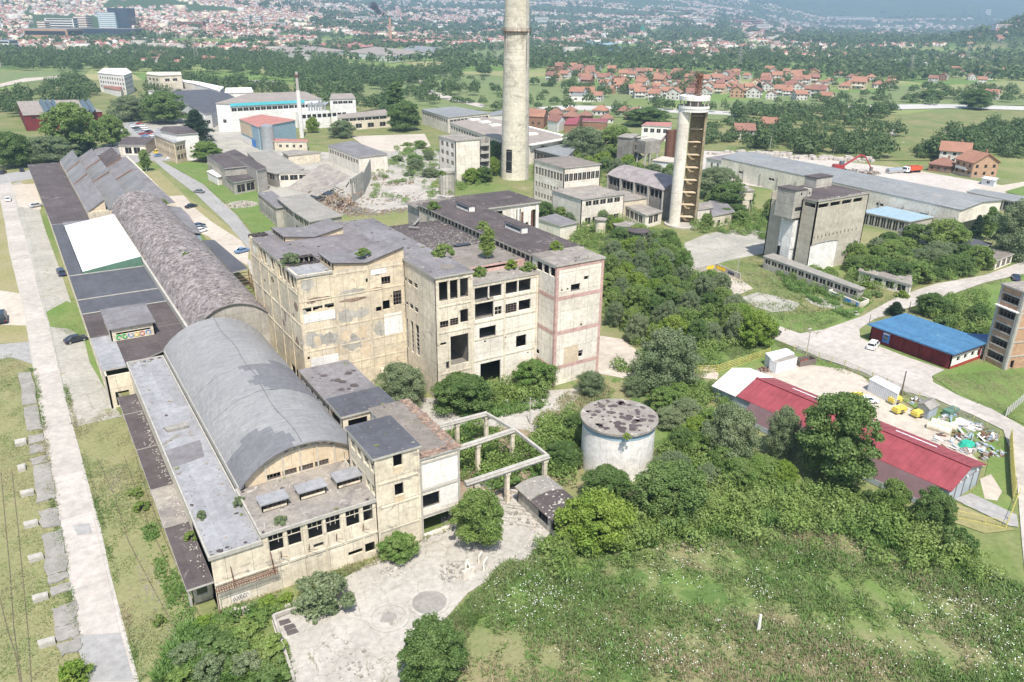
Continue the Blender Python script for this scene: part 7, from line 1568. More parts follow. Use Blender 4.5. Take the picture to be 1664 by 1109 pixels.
# ------------------------------------------------------------------ houses
def make_house(seed,wallm,roofm,w=9.5,l=11,h=5.6,rise=3.0,hip=False,dormer=False,balcony=False):
    R = thing('house','house','house'); mb = MB(); pts_ = [(-w/2,-l/2),(w/2,-l/2),(w/2,l/2),(-w/2,l/2)]
    wins = []
    for i in range(4):
        A,B = pts_[i],pts_[(i+1) % 4]; L = hypot(B[0]-A[0],B[1]-A[1]); hs = []
        for z_ in (1.0,3.7):
            if z_+1.2 > h: continue
            for k in range(3): u = L*(k+.5)/3-.6; hs.append((u,u+1.2,z_,z_+1.25))
        mb.wall(A,B,0,h,hs,.2,0,1); d = ((B[0]-A[0])/L,(B[1]-A[1])/L); wins.append((A,d,hs))
    if not hip:
        mb.face([(-w/2,-l/2,h),(w/2,-l/2,h),(0,-l/2,h+rise)]); mb.face([(w/2,l/2,h),(-w/2,l/2,h),(0,l/2,h+rise)])
    mb.build('wall',[wallm,'inner_wall'],R,local=True)
    mb = MB()
    for A,d,hs in wins:
        for q in hs: mb.obox(A,d,q[0],q[1],-.15,-.1,q[2],q[3])
    mb.build('window_row','window_dark',R,local=True)
    o = .6; mb = MB(); e = h-.25; k = l/2-w/2*.8 if hip else l/2+o
    Lp = [(-w/2-o,-l/2-o,e),(w/2+o,-l/2-o,e),(w/2+o,l/2+o,e),(-w/2-o,l/2+o,e)]; r0,r1 = (0,-k,h+rise+.1),(0,k,h+rise+.1)
    mb.face([Lp[1],Lp[2],r1,r0]); mb.face([Lp[3],Lp[0],r0,r1])
    if hip: mb.face([Lp[0],Lp[1],r0]); mb.face([Lp[2],Lp[3],r1])
    dn = lambda q: (q[0],q[1],q[2]-.25)
    mb.face([dn(Lp[2]),dn(Lp[1]),dn(r0),dn(r1)]); mb.face([dn(Lp[0]),dn(Lp[3]),dn(r1),dn(r0)])
    for a,b_ in ((Lp[1],Lp[2]),(Lp[3],Lp[0])): mb.face([a,dn(a),dn(b_),b_])
    if not hip:
        for a,b_ in ((Lp[0],r0),(r0,Lp[1]),(Lp[2],r1),(r1,Lp[3])): mb.face([a,b_,dn(b_),dn(a)])
    else:
        for a,b_ in ((Lp[0],Lp[1]),(Lp[2],Lp[3])): mb.face([a,dn(a),dn(b_),b_])
    if dormer: mb.prism([(w*.15,-1.5),(w*.42,-1.5),(w*.42,1.5),(w*.15,1.5)],h+.3,h+rise*.72)
    rf = mb.build('roof',roofm,R,local=True); mb = MB(); mb.box(w*.12,w*.12+.7,-l*.2,-l*.2+.7,h+rise*.4,h+rise+.9); mb.build('chimney_stack','brick_red',rf,local=True)
    if balcony: mb = MB(); mb.box(-w/2-1.3,-w/2-.01,-l*.3,l*.3,2.6,2.8); mb.box(-w/2-1.3,-w/2-1.2,-l*.3,l*.3,2.8,3.6); mb.build('balcony','white_render',R,local=True)
    remember(R); return R
HP = {}
for nm,a in dict(orange=('town_wall','tile_orange'),red=('town_wall','tile_red'),brick=('brick_tan','tile_orange'),brown=('town_wall','tile_brown'),cream=('ochre_plaster','tile_orange'),bare=('brick_red','tile_red')).items():
    HP[nm] = [make_house(1,*a,h=5.8),make_house(2,*a,w=11,l=10,h=6.0,rise=3.2,dormer=True,balcony=True),make_house(3,*a,w=9,l=9,h=3.6,rise=2.6,hip=True)]
HW = {'orange': 'white walled house with orange tiled roof','red': 'white walled house with faded red roof','brick': 'bare tan brick house with orange roof','brown': 'white house with dark brown roof','cream': 'cream house with orange roof','bare': 'unplastered brick house with red roof'}
def house(px_,py_,kind,var,rz,s=1.0,label=None,group=None):
    p_ = P(px_,py_); z = float(hgt(p_[0],p_[1])); return place(HP[kind][var],USED,(p_[0],p_[1],z),rz,s,label or HW[kind],group,'house')

# houses one can point at
for a in [(1548,265,'orange',0,.5,1.15,'white house with broad orange roof, left of the pair below the dark wood'),(1583,285,'brick',1,-.4,1.15,'unplastered house with long orange roof, right of the pair below the dark wood'),(1530,278,'bare',2,.2,1.0,'single storey house with low orange roof in front of the pair below the dark wood'),(1207,226,'red',0,.9,1.0,'half timber looking white house with red roof in the scrub by the white yard'),(1252,215,'brick',0,.3,1.0,'house with orange roof in the scrub, right of the one by the white yard'),(1326,240,'bare',2,.3,.9,'red roof showing among the trees behind the white yard'),(1610,162,'orange',0,.3,1.0,'white house with orange roof standing alone in the field at far right'),(1332,152,'orange',1,.4,.8,'small white house standing forward in the meadow below the village'),(1342,165,'cream',0,.3,.9,'yellow house at the lower edge of the village') ,(1298,163,'orange',0,1.2,.95,'white house with twin orange gables at the lower edge of the village'),(1268,155,'orange',1,.5,1.0,'white house with balconies at the lower edge of the village'),(1395,145,'cream',1,.5,1.3,'large cream three storey house in the middle of the village'),(1330,158,'brown',0,.4,1.2,'dark roofed house among the orange roofs of the village edge'),(1243,78+10,'orange',0,.4,1,'white house with orange roof above the belt of trees')]:
    house(*a)
def cluster(pts_,n,dmin,kinds,where,seed,smin=.8,smax=1.15):
    for i,q in enumerate(spaced(pts_,n,dmin,seed)):
        k = kinds[(i*5+seed) % len(kinds)]; v_ = (i*3+seed) % 3; z = float(hgt(q[0],q[1]))
        place(HP[k][v_],USED,(q[0],q[1],z),random.choice([.5,.55,2.1,2.15,.9])+random.uniform(-.15,.15),random.uniform(smin,smax),f'{HW[k]} {where}',f'houses {where}','house')
KK = ['orange','red','orange','brick','brown','orange','cream','bare']
cluster([(885,112),(960,112),(1000,120),(1100,125),(1180,125),(1250,118),(1330,122),(1330,150),(1240,165),(1170,160),(1110,165),(1060,165),(985,165),(960,140),(890,132)],128,11.5,KK,'in the village beyond the pale river',40,.72,1.1)
cluster([(1330,125),(1460,120),(1470,140),(1420,150),(1330,150)],18,17,KK,'at the right end of the village',41)
cluster([(1500,122),(1600,118),(1664,122),(1664,134),(1560,138),(1500,138)],11,22,KK,'in the far right hamlet',42)
cluster([(1330,85),(1430,85),(1430,105),(1330,108)],12,24,KK,'in the hamlet above the village',43)
cluster([(880,185),(1030,180),(1040,198),(960,205),(880,200)],8,14,['orange','bare','red'],'on the near bank left of the ruined stairs',44)
cluster([(1100,78),(1200,74),(1260,84),(1200,90),(1110,90)],12,26,KK,'in the row behind the tree belt',45)
cluster([(1560,78),(1664,80),(1664,92),(1560,90)],9,30,KK,'scattered before the dark hill',46)
cluster([(160,55),(215,50),(260,62),(300,60),(360,66),(210,70),(170,66)],16,20,['orange','red','cream'],'beside the shopping centre',47)
cluster([(930,148),(960,150),(985,165),(940,168)],3,14,KK,'left of the village by the tree',48)

# ------------------------------------------------------------------ far city as one mass, far trees as one mass
def farboxes(name,cells,seed,mats):
    """cells: (xs, ys, w, l, h, rise, rot, wallmat, roofmat) arrays"""
    V,F4,F3,m4,m3 = [],[],[],[],[]; b_ = 0; f4 = []; m = []
    xs,ys,w,l,h,rise,rot,wm,rm = cells; n = len(xs); z = hgt(xs,ys)-.5
    cx = np.array([-1,1,1,-1])*.5; cy = np.array([-1,-1,1,1])*.5
    c,s = np.cos(rot),np.sin(rot)
    def tr(lx,ly): return xs+lx*c-ly*s,ys+lx*s+ly*c
    vv = []
    for zz_ in (0,1):
        for k in range(4): x,y = tr(cx[k]*w,cy[k]*l); vv.append(np.stack([x,y,z+h*zz_],1))
    for sy in (-.5,.5): x,y = tr(0*w,sy*l); vv.append(np.stack([x,y,z+h+rise],1))
    v = np.stack(vv,1)                                   # n,10,3
    quads = [(0,1,5,4),(1,2,6,5),(2,3,7,6),(3,0,4,7),(5,6,9,8),(7,4,8,9),(4,5,8,8),(6,7,9,9)]
    base = np.arange(n)[:,None,None]*10; f = (np.array(quads)[None]+base).reshape(-1,4); mi = np.stack([wm,wm,wm,wm,rm,rm,wm,wm],1).reshape(-1)
    bad = f[:,2] == f[:,3]
    me = bpy.data.meshes.new(name); vv_ = v.reshape(-1,3)
    lt = np.where(bad,3,4).astype(np.int32); ls = np.concatenate([[0],np.cumsum(lt)[:-1]]).astype(np.int32); idx = []
    fl = f.copy(); keep = np.ones(f.shape,bool); keep[bad,3] = False; li = fl[keep].astype(np.int32)
    me.vertices.add(len(vv_)); me.vertices.foreach_set('co',vv_.astype(np.float32).ravel()); me.loops.add(len(li)); me.loops.foreach_set('vertex_index',li)
    me.polygons.add(len(f)); me.polygons.foreach_set('loop_start',ls); me.polygons.foreach_set('loop_total',lt); me.polygons.foreach_set('material_index',mi.astype(np.int32)); me.update(calc_edges=True)
    o = linkmesh(name,me,mats); tag(o,kind='stuff'); return o
rs = np.random.RandomState(77)
def polar(px0,px1,r0,r1,n,pw=1.0):
    px_ = rs.uniform(px0,px1,n); r = r0+(r1-r0)*rs.rand(n)**pw; be = np.arctan((px_-832)/1386)+YAW; return r*np.sin(be),r*np.cos(be),px_,r
def clump(x,y,sc_,th):
    v = np.sin(x/sc_+2.1)*np.cos(y/sc_*1.3-.4)+.7*np.sin((x+y)/sc_*2.1)+.5*np.cos((x-y)/sc_*3.3+1); return v > th
X_,Y_ = [],[]
for (a,b_,r0,r1,n,th) in [(-40,560,1150,2300,1500,-.6),(-40,760,1900,4600,8200,-.9),(560,1200,1400,3000,2200,-.1),(500,1250,2500,6200,8000,-.3),(1150,1680,1500,2600,900,.3),(1100,1700,2600,7000,8000,-.2),(500,900,1050,1500,300,.1)]:
    x,y,px_,r = polar(a,b_,r0,r1,n,.9); k = clump(x,y,190,th); X_.append(x[k]); Y_.append(y[k])
X_ = np.concatenate(X_); Y_ = np.concatenate(Y_); rr_ = np.hypot(X_,Y_); n = len(X_)
def outpoly(x,y,pp): return ~inpoly(x,y,[P(a,b_) for a,b_ in pp])
k = outpoly(X_,Y_,[(0,84),(0,140),(130,130),(330,80),(430,92),(540,62),(900,90),(880,130),(560,130),(330,100)])&outpoly(X_,Y_,[(60,56),(215,56),(225,68),(30,74)])
hdark = np.hypot(X_-P2(1920,2500)[0],Y_-P2(1920,2500)[1]) > 460; k &= hdark; X_,Y_ = X_[k],Y_[k]; n = len(X_)
big = rs.rand(n) < .02+.03*(rr_[k]>2400 if False else 0); w = np.where(big,rs.uniform(16,34,n),rs.uniform(8,13,n)); l = np.where(big,rs.uniform(12,22,n),rs.uniform(8,12,n)); h = np.where(big,rs.uniform(7,17,n),rs.uniform(4,7.5,n))
rise = np.where(big,.1,rs.uniform(2,3.6,n)); rot = rs.choice([.3,1.2,2.0,.8],n)+rs.normal(0,.25,n)
farboxes('distant_houses',(X_,Y_,w,l,h,rise,rot,rs.choice([0,1,6],n),np.where(big,rs.choice([5,3,5],n),rs.choice([2,2,3,4,3],n))),1,['town_wall','cream_plaster','tile_red','pink_roof','tile_brown','tan_roof','grey_concrete'])
# far trees
def fartrees(name,xs,ys,R_,H_,nq,leaf,seed,mat):
    rs_ = np.random.RandomState(seed); n = len(xs); z = hgt(xs,ys)
    d = rs_.normal(0,1,(n,nq,3)); d /= np.linalg.norm(d,axis=2,keepdims=True); d[...,2] = np.abs(d[...,2])*1.25-.25; q = rs_.uniform(.72,1.08,(n,nq,1))
    lob = 1+.25*np.sin(np.arctan2(d[...,1:2],d[...,0:1])*3+rs_.uniform(0,6,(n,1,1)))*np.cos(d[...,2:3]*4)
    c = d*q*lob*np.stack([R_,R_,H_*.55],1)[:,None,:]; c[...,2] += (H_*.48)[:,None]; c += np.stack([xs,ys,z],1)[:,None,:]
    v,f = leafquads(c.reshape(-1,3),d.reshape(-1,3),np.repeat(R_*leaf,nq),rs_,.45); o = linkmesh(name,fastmesh(name,v,f),mat); tag(o,kind='stuff'); return o
def belt(ptslist,seed,Rr,Hr,nq,leaf,name,mat):
    X_,Y_ = [],[]
    for pp,n in ptslist: c = scatter(pp,n,seed); X_.append(c[:,0]); Y_.append(c[:,1]); seed += 1
    X_,Y_ = np.concatenate(X_),np.concatenate(Y_); r2 = np.random.RandomState(seed); n = len(X_); return fartrees(name,X_,Y_,r2.uniform(*Rr,n),r2.uniform(*Hr,n),nq,leaf,seed,mat)
belt([([(230,78),(330,92),(440,96),(560,110),(600,120),(700,120),(740,105),(760,118),(640,150),(560,165),(500,145),(430,130),(330,118),(250,125),(180,122),(140,112)],620),([(130,118),(0,115),(0,88),(60,90),(150,100)],170),([(60,160),(130,130),(160,160),(120,175),(60,175)],34),([(0,175),(40,165),(60,190),(0,200)],14),
      ([(860,70),(940,72),(1080,100),(1100,118),(1000,112),(890,120),(862,118)],230),([(1080,98),(1180,92),(1270,92),(1290,112),(1200,120),(1100,116)],190),([(300,130),(400,140),(560,165),(640,178),(640,190),(560,180),(430,160),(300,150)],60),
      ([(240,150),(300,160),(300,180),(240,185)],12),([(730,122),(800,118),(800,132),(740,134)],12),([(680,150),(740,150),(800,150),(800,156),(690,158)],10)],100,(3.4,7.0),(7,14),300,.15,'distant_wood','leaf_far')
belt([([(1290,108),(1400,105),(1500,118),(1664,108),(1664,98),(1500,104),(1400,96),(1290,98)],210),([(1480,262),(1664,250),(1664,205),(1560,215)],60),([(1480,120),(1664,112),(1664,120),(1490,126)],30),([(1150,150),(1330,140),(1450,150),(1480,126),(1300,118),(1180,125),(1000,120),(890,125),(890,150),(1000,165)],130),([(1190,185),(1450,182),(1460,190),(1190,194)],60),([(1140,205),(1300,195),(1420,188),(1470,225),(1440,258),(1300,248),(1200,240),(1130,240)],95),([(1180,225),(1380,235),(1440,252),(1440,260),(1300,252),(1180,242)],50),([(1480,255),(1540,230),(1664,210),(1664,270),(1600,245),(1520,262)],90),([(560,135),(700,122),(1040,150),(900,190),(690,170),(560,155)],70),([(1100,190),(1460,145),(1664,150),(1664,172),(1380,178)],60),([(920,176),(1100,175),(1180,192),(1060,196)],16)],200,(2.2,6.0),(3,10.5),260,.16,'distant_tree_belts','leaf_far')
X_,Y_ = [],[]
for (a,b_,r0,r1,n,th) in [(-40,760,1150,2400,2300,0),(700,1700,1050,1800,2600,.0),(500,1700,1700,3400,4200,.1),(-40,1700,3000,5200,3600,.2),(1150,1700,5000,7500,1200,.3)]:
    x,y,px_,r = polar(a,b_,r0,r1,n,.85); k = clump(x+90,y+210,120,th)|(rs.rand(n) < .12); X_.append(x[k]); Y_.append(y[k])
bx,by = P2(1920,2500); X_.append(bx+rs.normal(0,260,2400)); Y_.append(by+rs.normal(0,260,2400))
X_ = np.concatenate(X_); Y_ = np.concatenate(Y_); k = outpoly(X_,Y_,[(60,56),(215,56),(225,68),(30,74)]); X_,Y_ = X_[k],Y_[k]; rr_ = np.hypot(X_,Y_); n = len(X_); Rr = np.where(rr_ < 2400,rs.uniform(4,8,n),rs.uniform(7,14,n)); o = fartrees('distant_woodland',X_,Y_,Rr,Rr*1.5,26,.42,5,'leaf_far')
def under(name,regs,seed,Rr,Hr,mat,nq=230,leaf=.115):
    belt(regs,seed,Rr,Hr,nq,leaf,name,mat)
under('undergrowth',[([(985,425),(1110,415),(1140,470),(1215,520),(1200,570),(1100,580),(1030,565),(978,530)],240),([(1090,720),(1140,700),(1215,750),(1290,795),(1150,800),(1080,800),(1070,750)],170),([(860,900),(940,862),(1100,835),(1200,805),(1300,805),(1460,845),(1570,900),(1570,925),(1440,880),(1300,835),(1200,845),(1080,875),(960,910)],170),([(880,915),(1100,865),(1300,830),(1480,880),(1620,925),(1640,960),(1450,930),(1280,880),(1100,910),(900,960)],60),([(870,700),(930,670),(940,720),(930,790),(890,780),(860,740)],90),([(1370,430),(1440,395),(1560,410),(1610,440),(1540,455),(1460,480),(1380,465)],220),([(985,390),(1040,380),(1110,400),(1110,430),(985,440)],110),([(690,640),(880,628),(890,650),(760,668)],60),([(1490,500),(1600,480),(1610,550),(1540,540)],110),([(870,290),(1000,275),(1090,300),(1090,330),(1000,372),(900,330)],160),([(900,365),(990,362),(1090,385),(1110,410),(1010,430),(985,415),(930,395)],170),([(1120,350),(1180,335),(1240,345),(1250,370),(1180,368),(1130,378)],90),([(860,240),(930,265),(1000,262),(1090,285),(1000,290),(870,300)],160),([(690,745),(760,700),(870,715),(870,770),(760,790)],50)],400,(.9,1.9),(1.2,3.4),'leaf_mid')
under('low_shrubs',[([(1240,430),(1330,440),(1420,480),(1400,500),(1300,470)],90),([(640,240),(760,250),(800,300),(700,320),(660,270)],150),([(590,262),(640,262),(740,320),(690,350),(600,340)],60),([(1000,600),(1100,560),(1240,548),(1160,600),(1040,640)],90),([(1100,600),(1170,640),(1200,690),(1080,690)],80),([(1140,380),(1262,350),(1262,395),(1180,380)],70)],430,(.8,1.7),(.9,2.6),'leaf_mid')
# ------------------------------------------------------------------ landmarks in the far town
def fbox(name,label,cat,px_,py_,wpx,hpx,dep,wallm,rows=3,rot=0,roofm='tan_roof',group=None,win=.45,sub='window_row',winm='window_dark'):
    p_ = P(px_,py_); z = float(hgt(p_[0],p_[1])); 
    if z > 1:                                          # walk along the ray to the slope
        for r_ in np.arange(900,6000,20):
            d = ray(px_,py_); t = r_/hypot(d[0],d[1]); zz_ = CAMH+d[2]*t
            if zz_ <= float(hgt(d[0]*t,d[1]*t)): p_ = (d[0]*t,d[1]*t,0); z = zz_; break
    zc = np.array([p_[0],p_[1],z-CAMH]) @ CF; w_,h_ = wpx/FPX*zc,hpx/FPX*zc*1.02; R = thing(name,label,cat,(p_[0],p_[1],z),group); ux = np.array([cos(-YAW+rot),sin(-YAW+rot)]); uy = np.array([-ux[1],ux[0]])
    q = [(-w_/2*ux).tolist(),(w_/2*ux).tolist(),(w_/2*ux+dep*uy).tolist(),(-w_/2*ux+dep*uy).tolist()]; mb = MB(); mb.prism(q,-1,h_,0); mb.build('wall',wallm,R,local=True); mb = MB(); mb.prism([(a*1.02,b_*1.02) for a,b_ in q],h_+.02,h_+.6); mb.build('roof',roofm,R,local=True)
    if rows:
        mb = MB(); A,d = q[0],(ux[0],ux[1]); A2_,d2 = q[1],(uy[0],uy[1])
        for k in range(rows):
            z0 = h_*(k+.35)/rows; mb.obox(A,d,w_*.04,w_*.96,.05,.3,z0,z0+h_/rows*win); mb.obox(A2_,d2,dep*.05,dep*.95,.05,.3,z0,z0+h_/rows*win)
        mb.build(sub,winm,R,local=True)
    return R
fbox('glass_tower','dark glass office tower with light striped left front, tallest building in the town','office tower',195,47,32,30,40,'dark_glass',0,0,'dark_glass')
fbox('striped_tower_wing','pale glass front with thin horizontal bands joined to the dark tower','office',176,47,28,24,40,'light_blue',8,.1,'dark_glass',win=.35,winm='white_render')
fbox('shopping_centre','long dark slab of the shopping centre below the glass tower','shopping centre',150,58,130,10,60,'dark_glass',0,.05,'grey_felt')
fbox('parking_deck','brown low parking ramp building left of the shopping centre','car park building',75,62,74,13,60,'brick_tan',1,-.06,'tan_roof')
fbox('white_apartment_row','white apartment row with dark windows behind the parking ramp','apartment block',98,46,46,14,20,'white_render',4); fbox('orange_apartment_block','orange and cream apartment block left of the glass tower','apartment block',132,46,22,17,24,'brick_red',5,winm='white_render'); fbox('brick_low_block','low reddish block at the left end of the white apartment row','building',68,46,14,10,20,'brick_red',3,winm='white_render')
fbox('blue_roofed_block','white building with blue roof at the left edge of the picture','building',6,84,24,16,24,'white_render',3,0,'blue_roof')
for i,(x_,y_,w_,h_,m_,lab) in enumerate([(260,48,26,6,'white_render','long white roofed hall right of the glass tower'),(310,46,40,9,'pink_roof','reddish apartment row right of the white roofed hall'),(330,40,12,8,'ochre_plaster','yellow apartment block behind the reddish row'),(402,40,8,10,'white_render','left of the twin white towers in the town'),(420,40,8,12,'white_render','right of the twin white towers in the town'),(446,44,36,6,'white_render','wide white block right of the twin towers'),(515,25,6,10,'ochre_plaster','tall yellow block on the rise'),(545,25,28,6,'ochre_plaster','yellowish row right of the tall yellow block'),(480,22,26,5,'ochre_plaster','yellowish row left of the tall yellow block'),(588,36,22,8,'white_render','left white slab block near the smoking stack'),(610,38,26,8,'white_render','middle white slab block near the smoking stack'),(638,38,20,8,'white_render','right white slab block near the smoking stack'),(560,25,14,8,'pale_plaster','grey tower block at the foot of the hills'),(880,38,22,9,'white_render','white slab just right of the chimney top'),(905,42,14,7,'pale_plaster','second slab right of the chimney top'),(1066,43,14,12,'pale_plaster','grey block beside the green tower'),(1044,52,6,9,'teal_sheet','small bright green tower in the far town'),(1140,36,40,6,'white_render','pale row of blocks in the right part of the town'),(1215,40,44,6,'pink_roof','pinkish roofed works in the right part of the town'),(1240,50,20,9,'white_render','white block above the right tree belt'),(1310,40,22,6,'white_render','white block right of the pinkish works'),(1380,46,76,4,'white_render','very long white flat hall in the right part of the town'),(1450,50,60,5,'pale_plaster','long tan hall right of the very long white one'),(1600,48,8,10,'white_render','small white tower of the manor at the foot of the dark hill'),(1635,49,34,8,'white_render','manor with red roof at the foot of the dark hill')]):
    fbox('manor' if 'manor' in lab else ('hall' if 'hall' in lab or 'works' in lab else 'apartment_block'),lab,'building',x_,y_,w_,h_,22,m_,2 if h_ < 8 else 4,0,'pink_roof' if i in (8,24) else 'tan_roof',win=.35)
# industrial estate with the smoking stack
for i,(q,z,wm,rm,lab) in enumerate([([(420,82),(500,92),(560,82),(480,72)],7,'white_render','tan_roof','left'),([(500,72),(580,78),(640,72),(560,66)],7,'brick_red','pink_roof','rear pink roofed'),([(560,84),(640,92),(690,84),(610,76)],8,'white_render','tan_roof','middle'),([(610,66),(680,70),(700,64),(640,60)],8,'brick_red','pink_roof','red brick'),([(650,82),(700,84),(720,78),(670,74)],7,'white_render','silver_roof','right grey'),([(325,94),(370,98),(372,94),(330,90)],8,'brick_red','tile_orange','separate brick')]):
    pbld('estate_hall',f'{lab} hall of the distant industrial estate with the smoking stack','factory hall',q,z,wm,rm)
for i,(q,z,rm,lab) in enumerate([([(935,72),(975,78),(1000,70),(955,66)],6,'light_blue','pale blue'),([(960,80),(1005,84),(1010,76),(975,72)],6,'blue_roof','bright blue'),([(1440,100),(1500,104),(1520,99),(1460,96)],5,'white_render','white')]):
    pbld('flat_shed',f'{lab} roofed low shed among the trees of the middle distance','shed',q,z,'white_render',rm)
c = P(635,72); R = thing('smoking_stack','slim brick stack giving off dark smoke in the far industrial estate','chimney',(c[0],c[1],0)); zt_ = zat((c[0],c[1]),29); mb = MB(); mb.cyl(c[0],c[1],0,zt_,3.4,2.4,14); mb.build('shaft','brick_tan',R)
mt = bpy.data.materials.new('smoke_mat'); mt.use_nodes = True; t = mt.node_tree; t.nodes.remove(t.nodes['Principled BSDF']); pv = t.nodes.new('ShaderNodeVolumePrincipled'); pv.inputs['Density'].default_value = .6; pv.inputs['Color'].default_value = (.10,.10,.11,1); t.links.new(pv.outputs[0],t.nodes['Material Output'].inputs['Volume']); M['smoke'] = mt
mb = MB(); d_ = (-_r[0],-_r[1]); wp = zt_; s_ = 1.0; pts_ = [(0,0,2.4),(5,4,4),(11,7,5.5),(18,9,7),(25,14,8.5),(31,20,10),(36,27,11)]
for (u0,v0,r0_),(u1,v1,r1_) in zip(pts_[:-1],pts_[1:]): pass
def sweep(mb,path,n=12):
    k = len(mb.v)
    for (x,y,z,r) in path:
        for i in range(n): mb.v.append((x+r*cos(2*pi*i/n)*.8,y+r*sin(2*pi*i/n)*.5,z+r*sin(2*pi*i/n+.4)*.6))
    for j in range(len(path)-1):
        for i in range(n): i2 = (i+1) % n; mb.f.append((k+j*n+i,k+j*n+i2,k+(j+1)*n+i2,k+(j+1)*n+i)); mb.m.append(0)
    mb.f.append(tuple(range(k+n-1,k-1,-1))); mb.m.append(0); mb.f.append(tuple(range(k+(len(path)-1)*n,k+len(path)*n))); mb.m.append(0)
sweep(mb,[(c[0]+d_[0]*u,c[1]+d_[1]*u,zt_-.5+v,r) for u,v,r in pts_]); o = mb.build('smoke_plume','smoke',smooth=True); tag(o,kind='stuff')
# pylons and posts
def pylon(px_,py_,hpx,label,group=None):
    p_ = P(px_,py_); zc = np.array([p_[0],p_[1],-CAMH]) @ CF; h_ = hpx/FPX*zc; R = thing('pylon',label,'pylon',(p_[0],p_[1],0),group); mb = MB(); w_ = h_*.09
    for dx,dy in ((-1,-1),(1,-1),(1,1),(-1,1)): mb.tube((p_[0]+dx*w_,p_[1]+dy*w_,0),(p_[0]+dx*w_*.12,p_[1]+dy*w_*.12,h_),.13,n=4)
    for k in range(8):
        f0,f1 = k/8,(k+1)/8; a,b_ = w_*(1-.88*f0),w_*(1-.88*f1)
        for sx,sy,tx,ty in ((-1,-1,1,-1),(1,-1,1,1),(1,1,-1,1),(-1,1,-1,-1)): mb.tube((p_[0]+sx*a,p_[1]+sy*a,h_*f0),(p_[0]+tx*b_,p_[1]+ty*b_,h_*f1),.07,n=3)
    mb.build('lattice_mast','frame_concrete',R); mb = MB()
    for f_,l_ in ((.72,.13),(.82,.17),(.92,.12)): mb.tube((p_[0]-h_*l_*_r[0],p_[1]-h_*l_*_r[1],h_*f_),(p_[0]+h_*l_*_r[0],p_[1]+h_*l_*_r[1],h_*f_),.12,n=4)
    mb.build('crossarm','frame_concrete',R)
pylon(1200,118,38,'lattice pylon rising from the trees above the village, left one'); pylon(1478,125,34,'lattice pylon above the right end of the village'); pylon(320,102,40,'lattice mast in the wood left of the industrial estate'); pylon(807,108,46,'lattice mast just left of the tall chimney'); pylon(1570,98,30,'lattice pylon in the plain before the dark hill'); pylon(1605,84,24,'smallest lattice pylon nearest the dark hill')
def pole(px_,py_,ty_,label,mat='frame_concrete',r=.13,group=None,lamp=False):
    p_ = P(px_,py_); z_ = zat((p_[0],p_[1]),ty_); R = thing('pole',label,'pole',(p_[0],p_[1],0),group); mb = MB(); mb.tube((p_[0],p_[1],0),(p_[0],p_[1],z_),r,r*.7,6); mb.build('post',mat,R)
    if lamp: mb = MB(); mb.box(p_[0]-.9,p_[0]+.1,p_[1]-.15,p_[1]+.15,z_-.05,z_+.12); mb.build('lamp_head',mat,R)
pole(861,690,646,'slim pale pole in the clearing before the red banded block'); pole(1004,455,426,'thin pole above the thicket right of the red banded block'); pole(1198,445,418,'pale pole beside the yellow graffiti wall'); pole(1463,647,604,'dark leaning post beside the white container','bark',.14); pole(1232,1025,1000,'short white concrete post in the meadow','white_render',.22); pole(1087,629,612,'short pale post below the large grey willow')
pole(1311,575,535,'thin lamp post at the yard gate',lamp=True); pole(1250,250,222,'pale pole at the edge of the scrub, left',lamp=True); pole(1354,252,234,'pale pole at the edge of the white yard, right',lamp=True); pole(239,285,272,'short pale pole by the lawn beside the road bend'); pole(1475,515,490,'thin dark post behind the blue roof','bark',.1); pole(1412,528,512,'thin post with a sign at the blue roof corner','bark',.08)
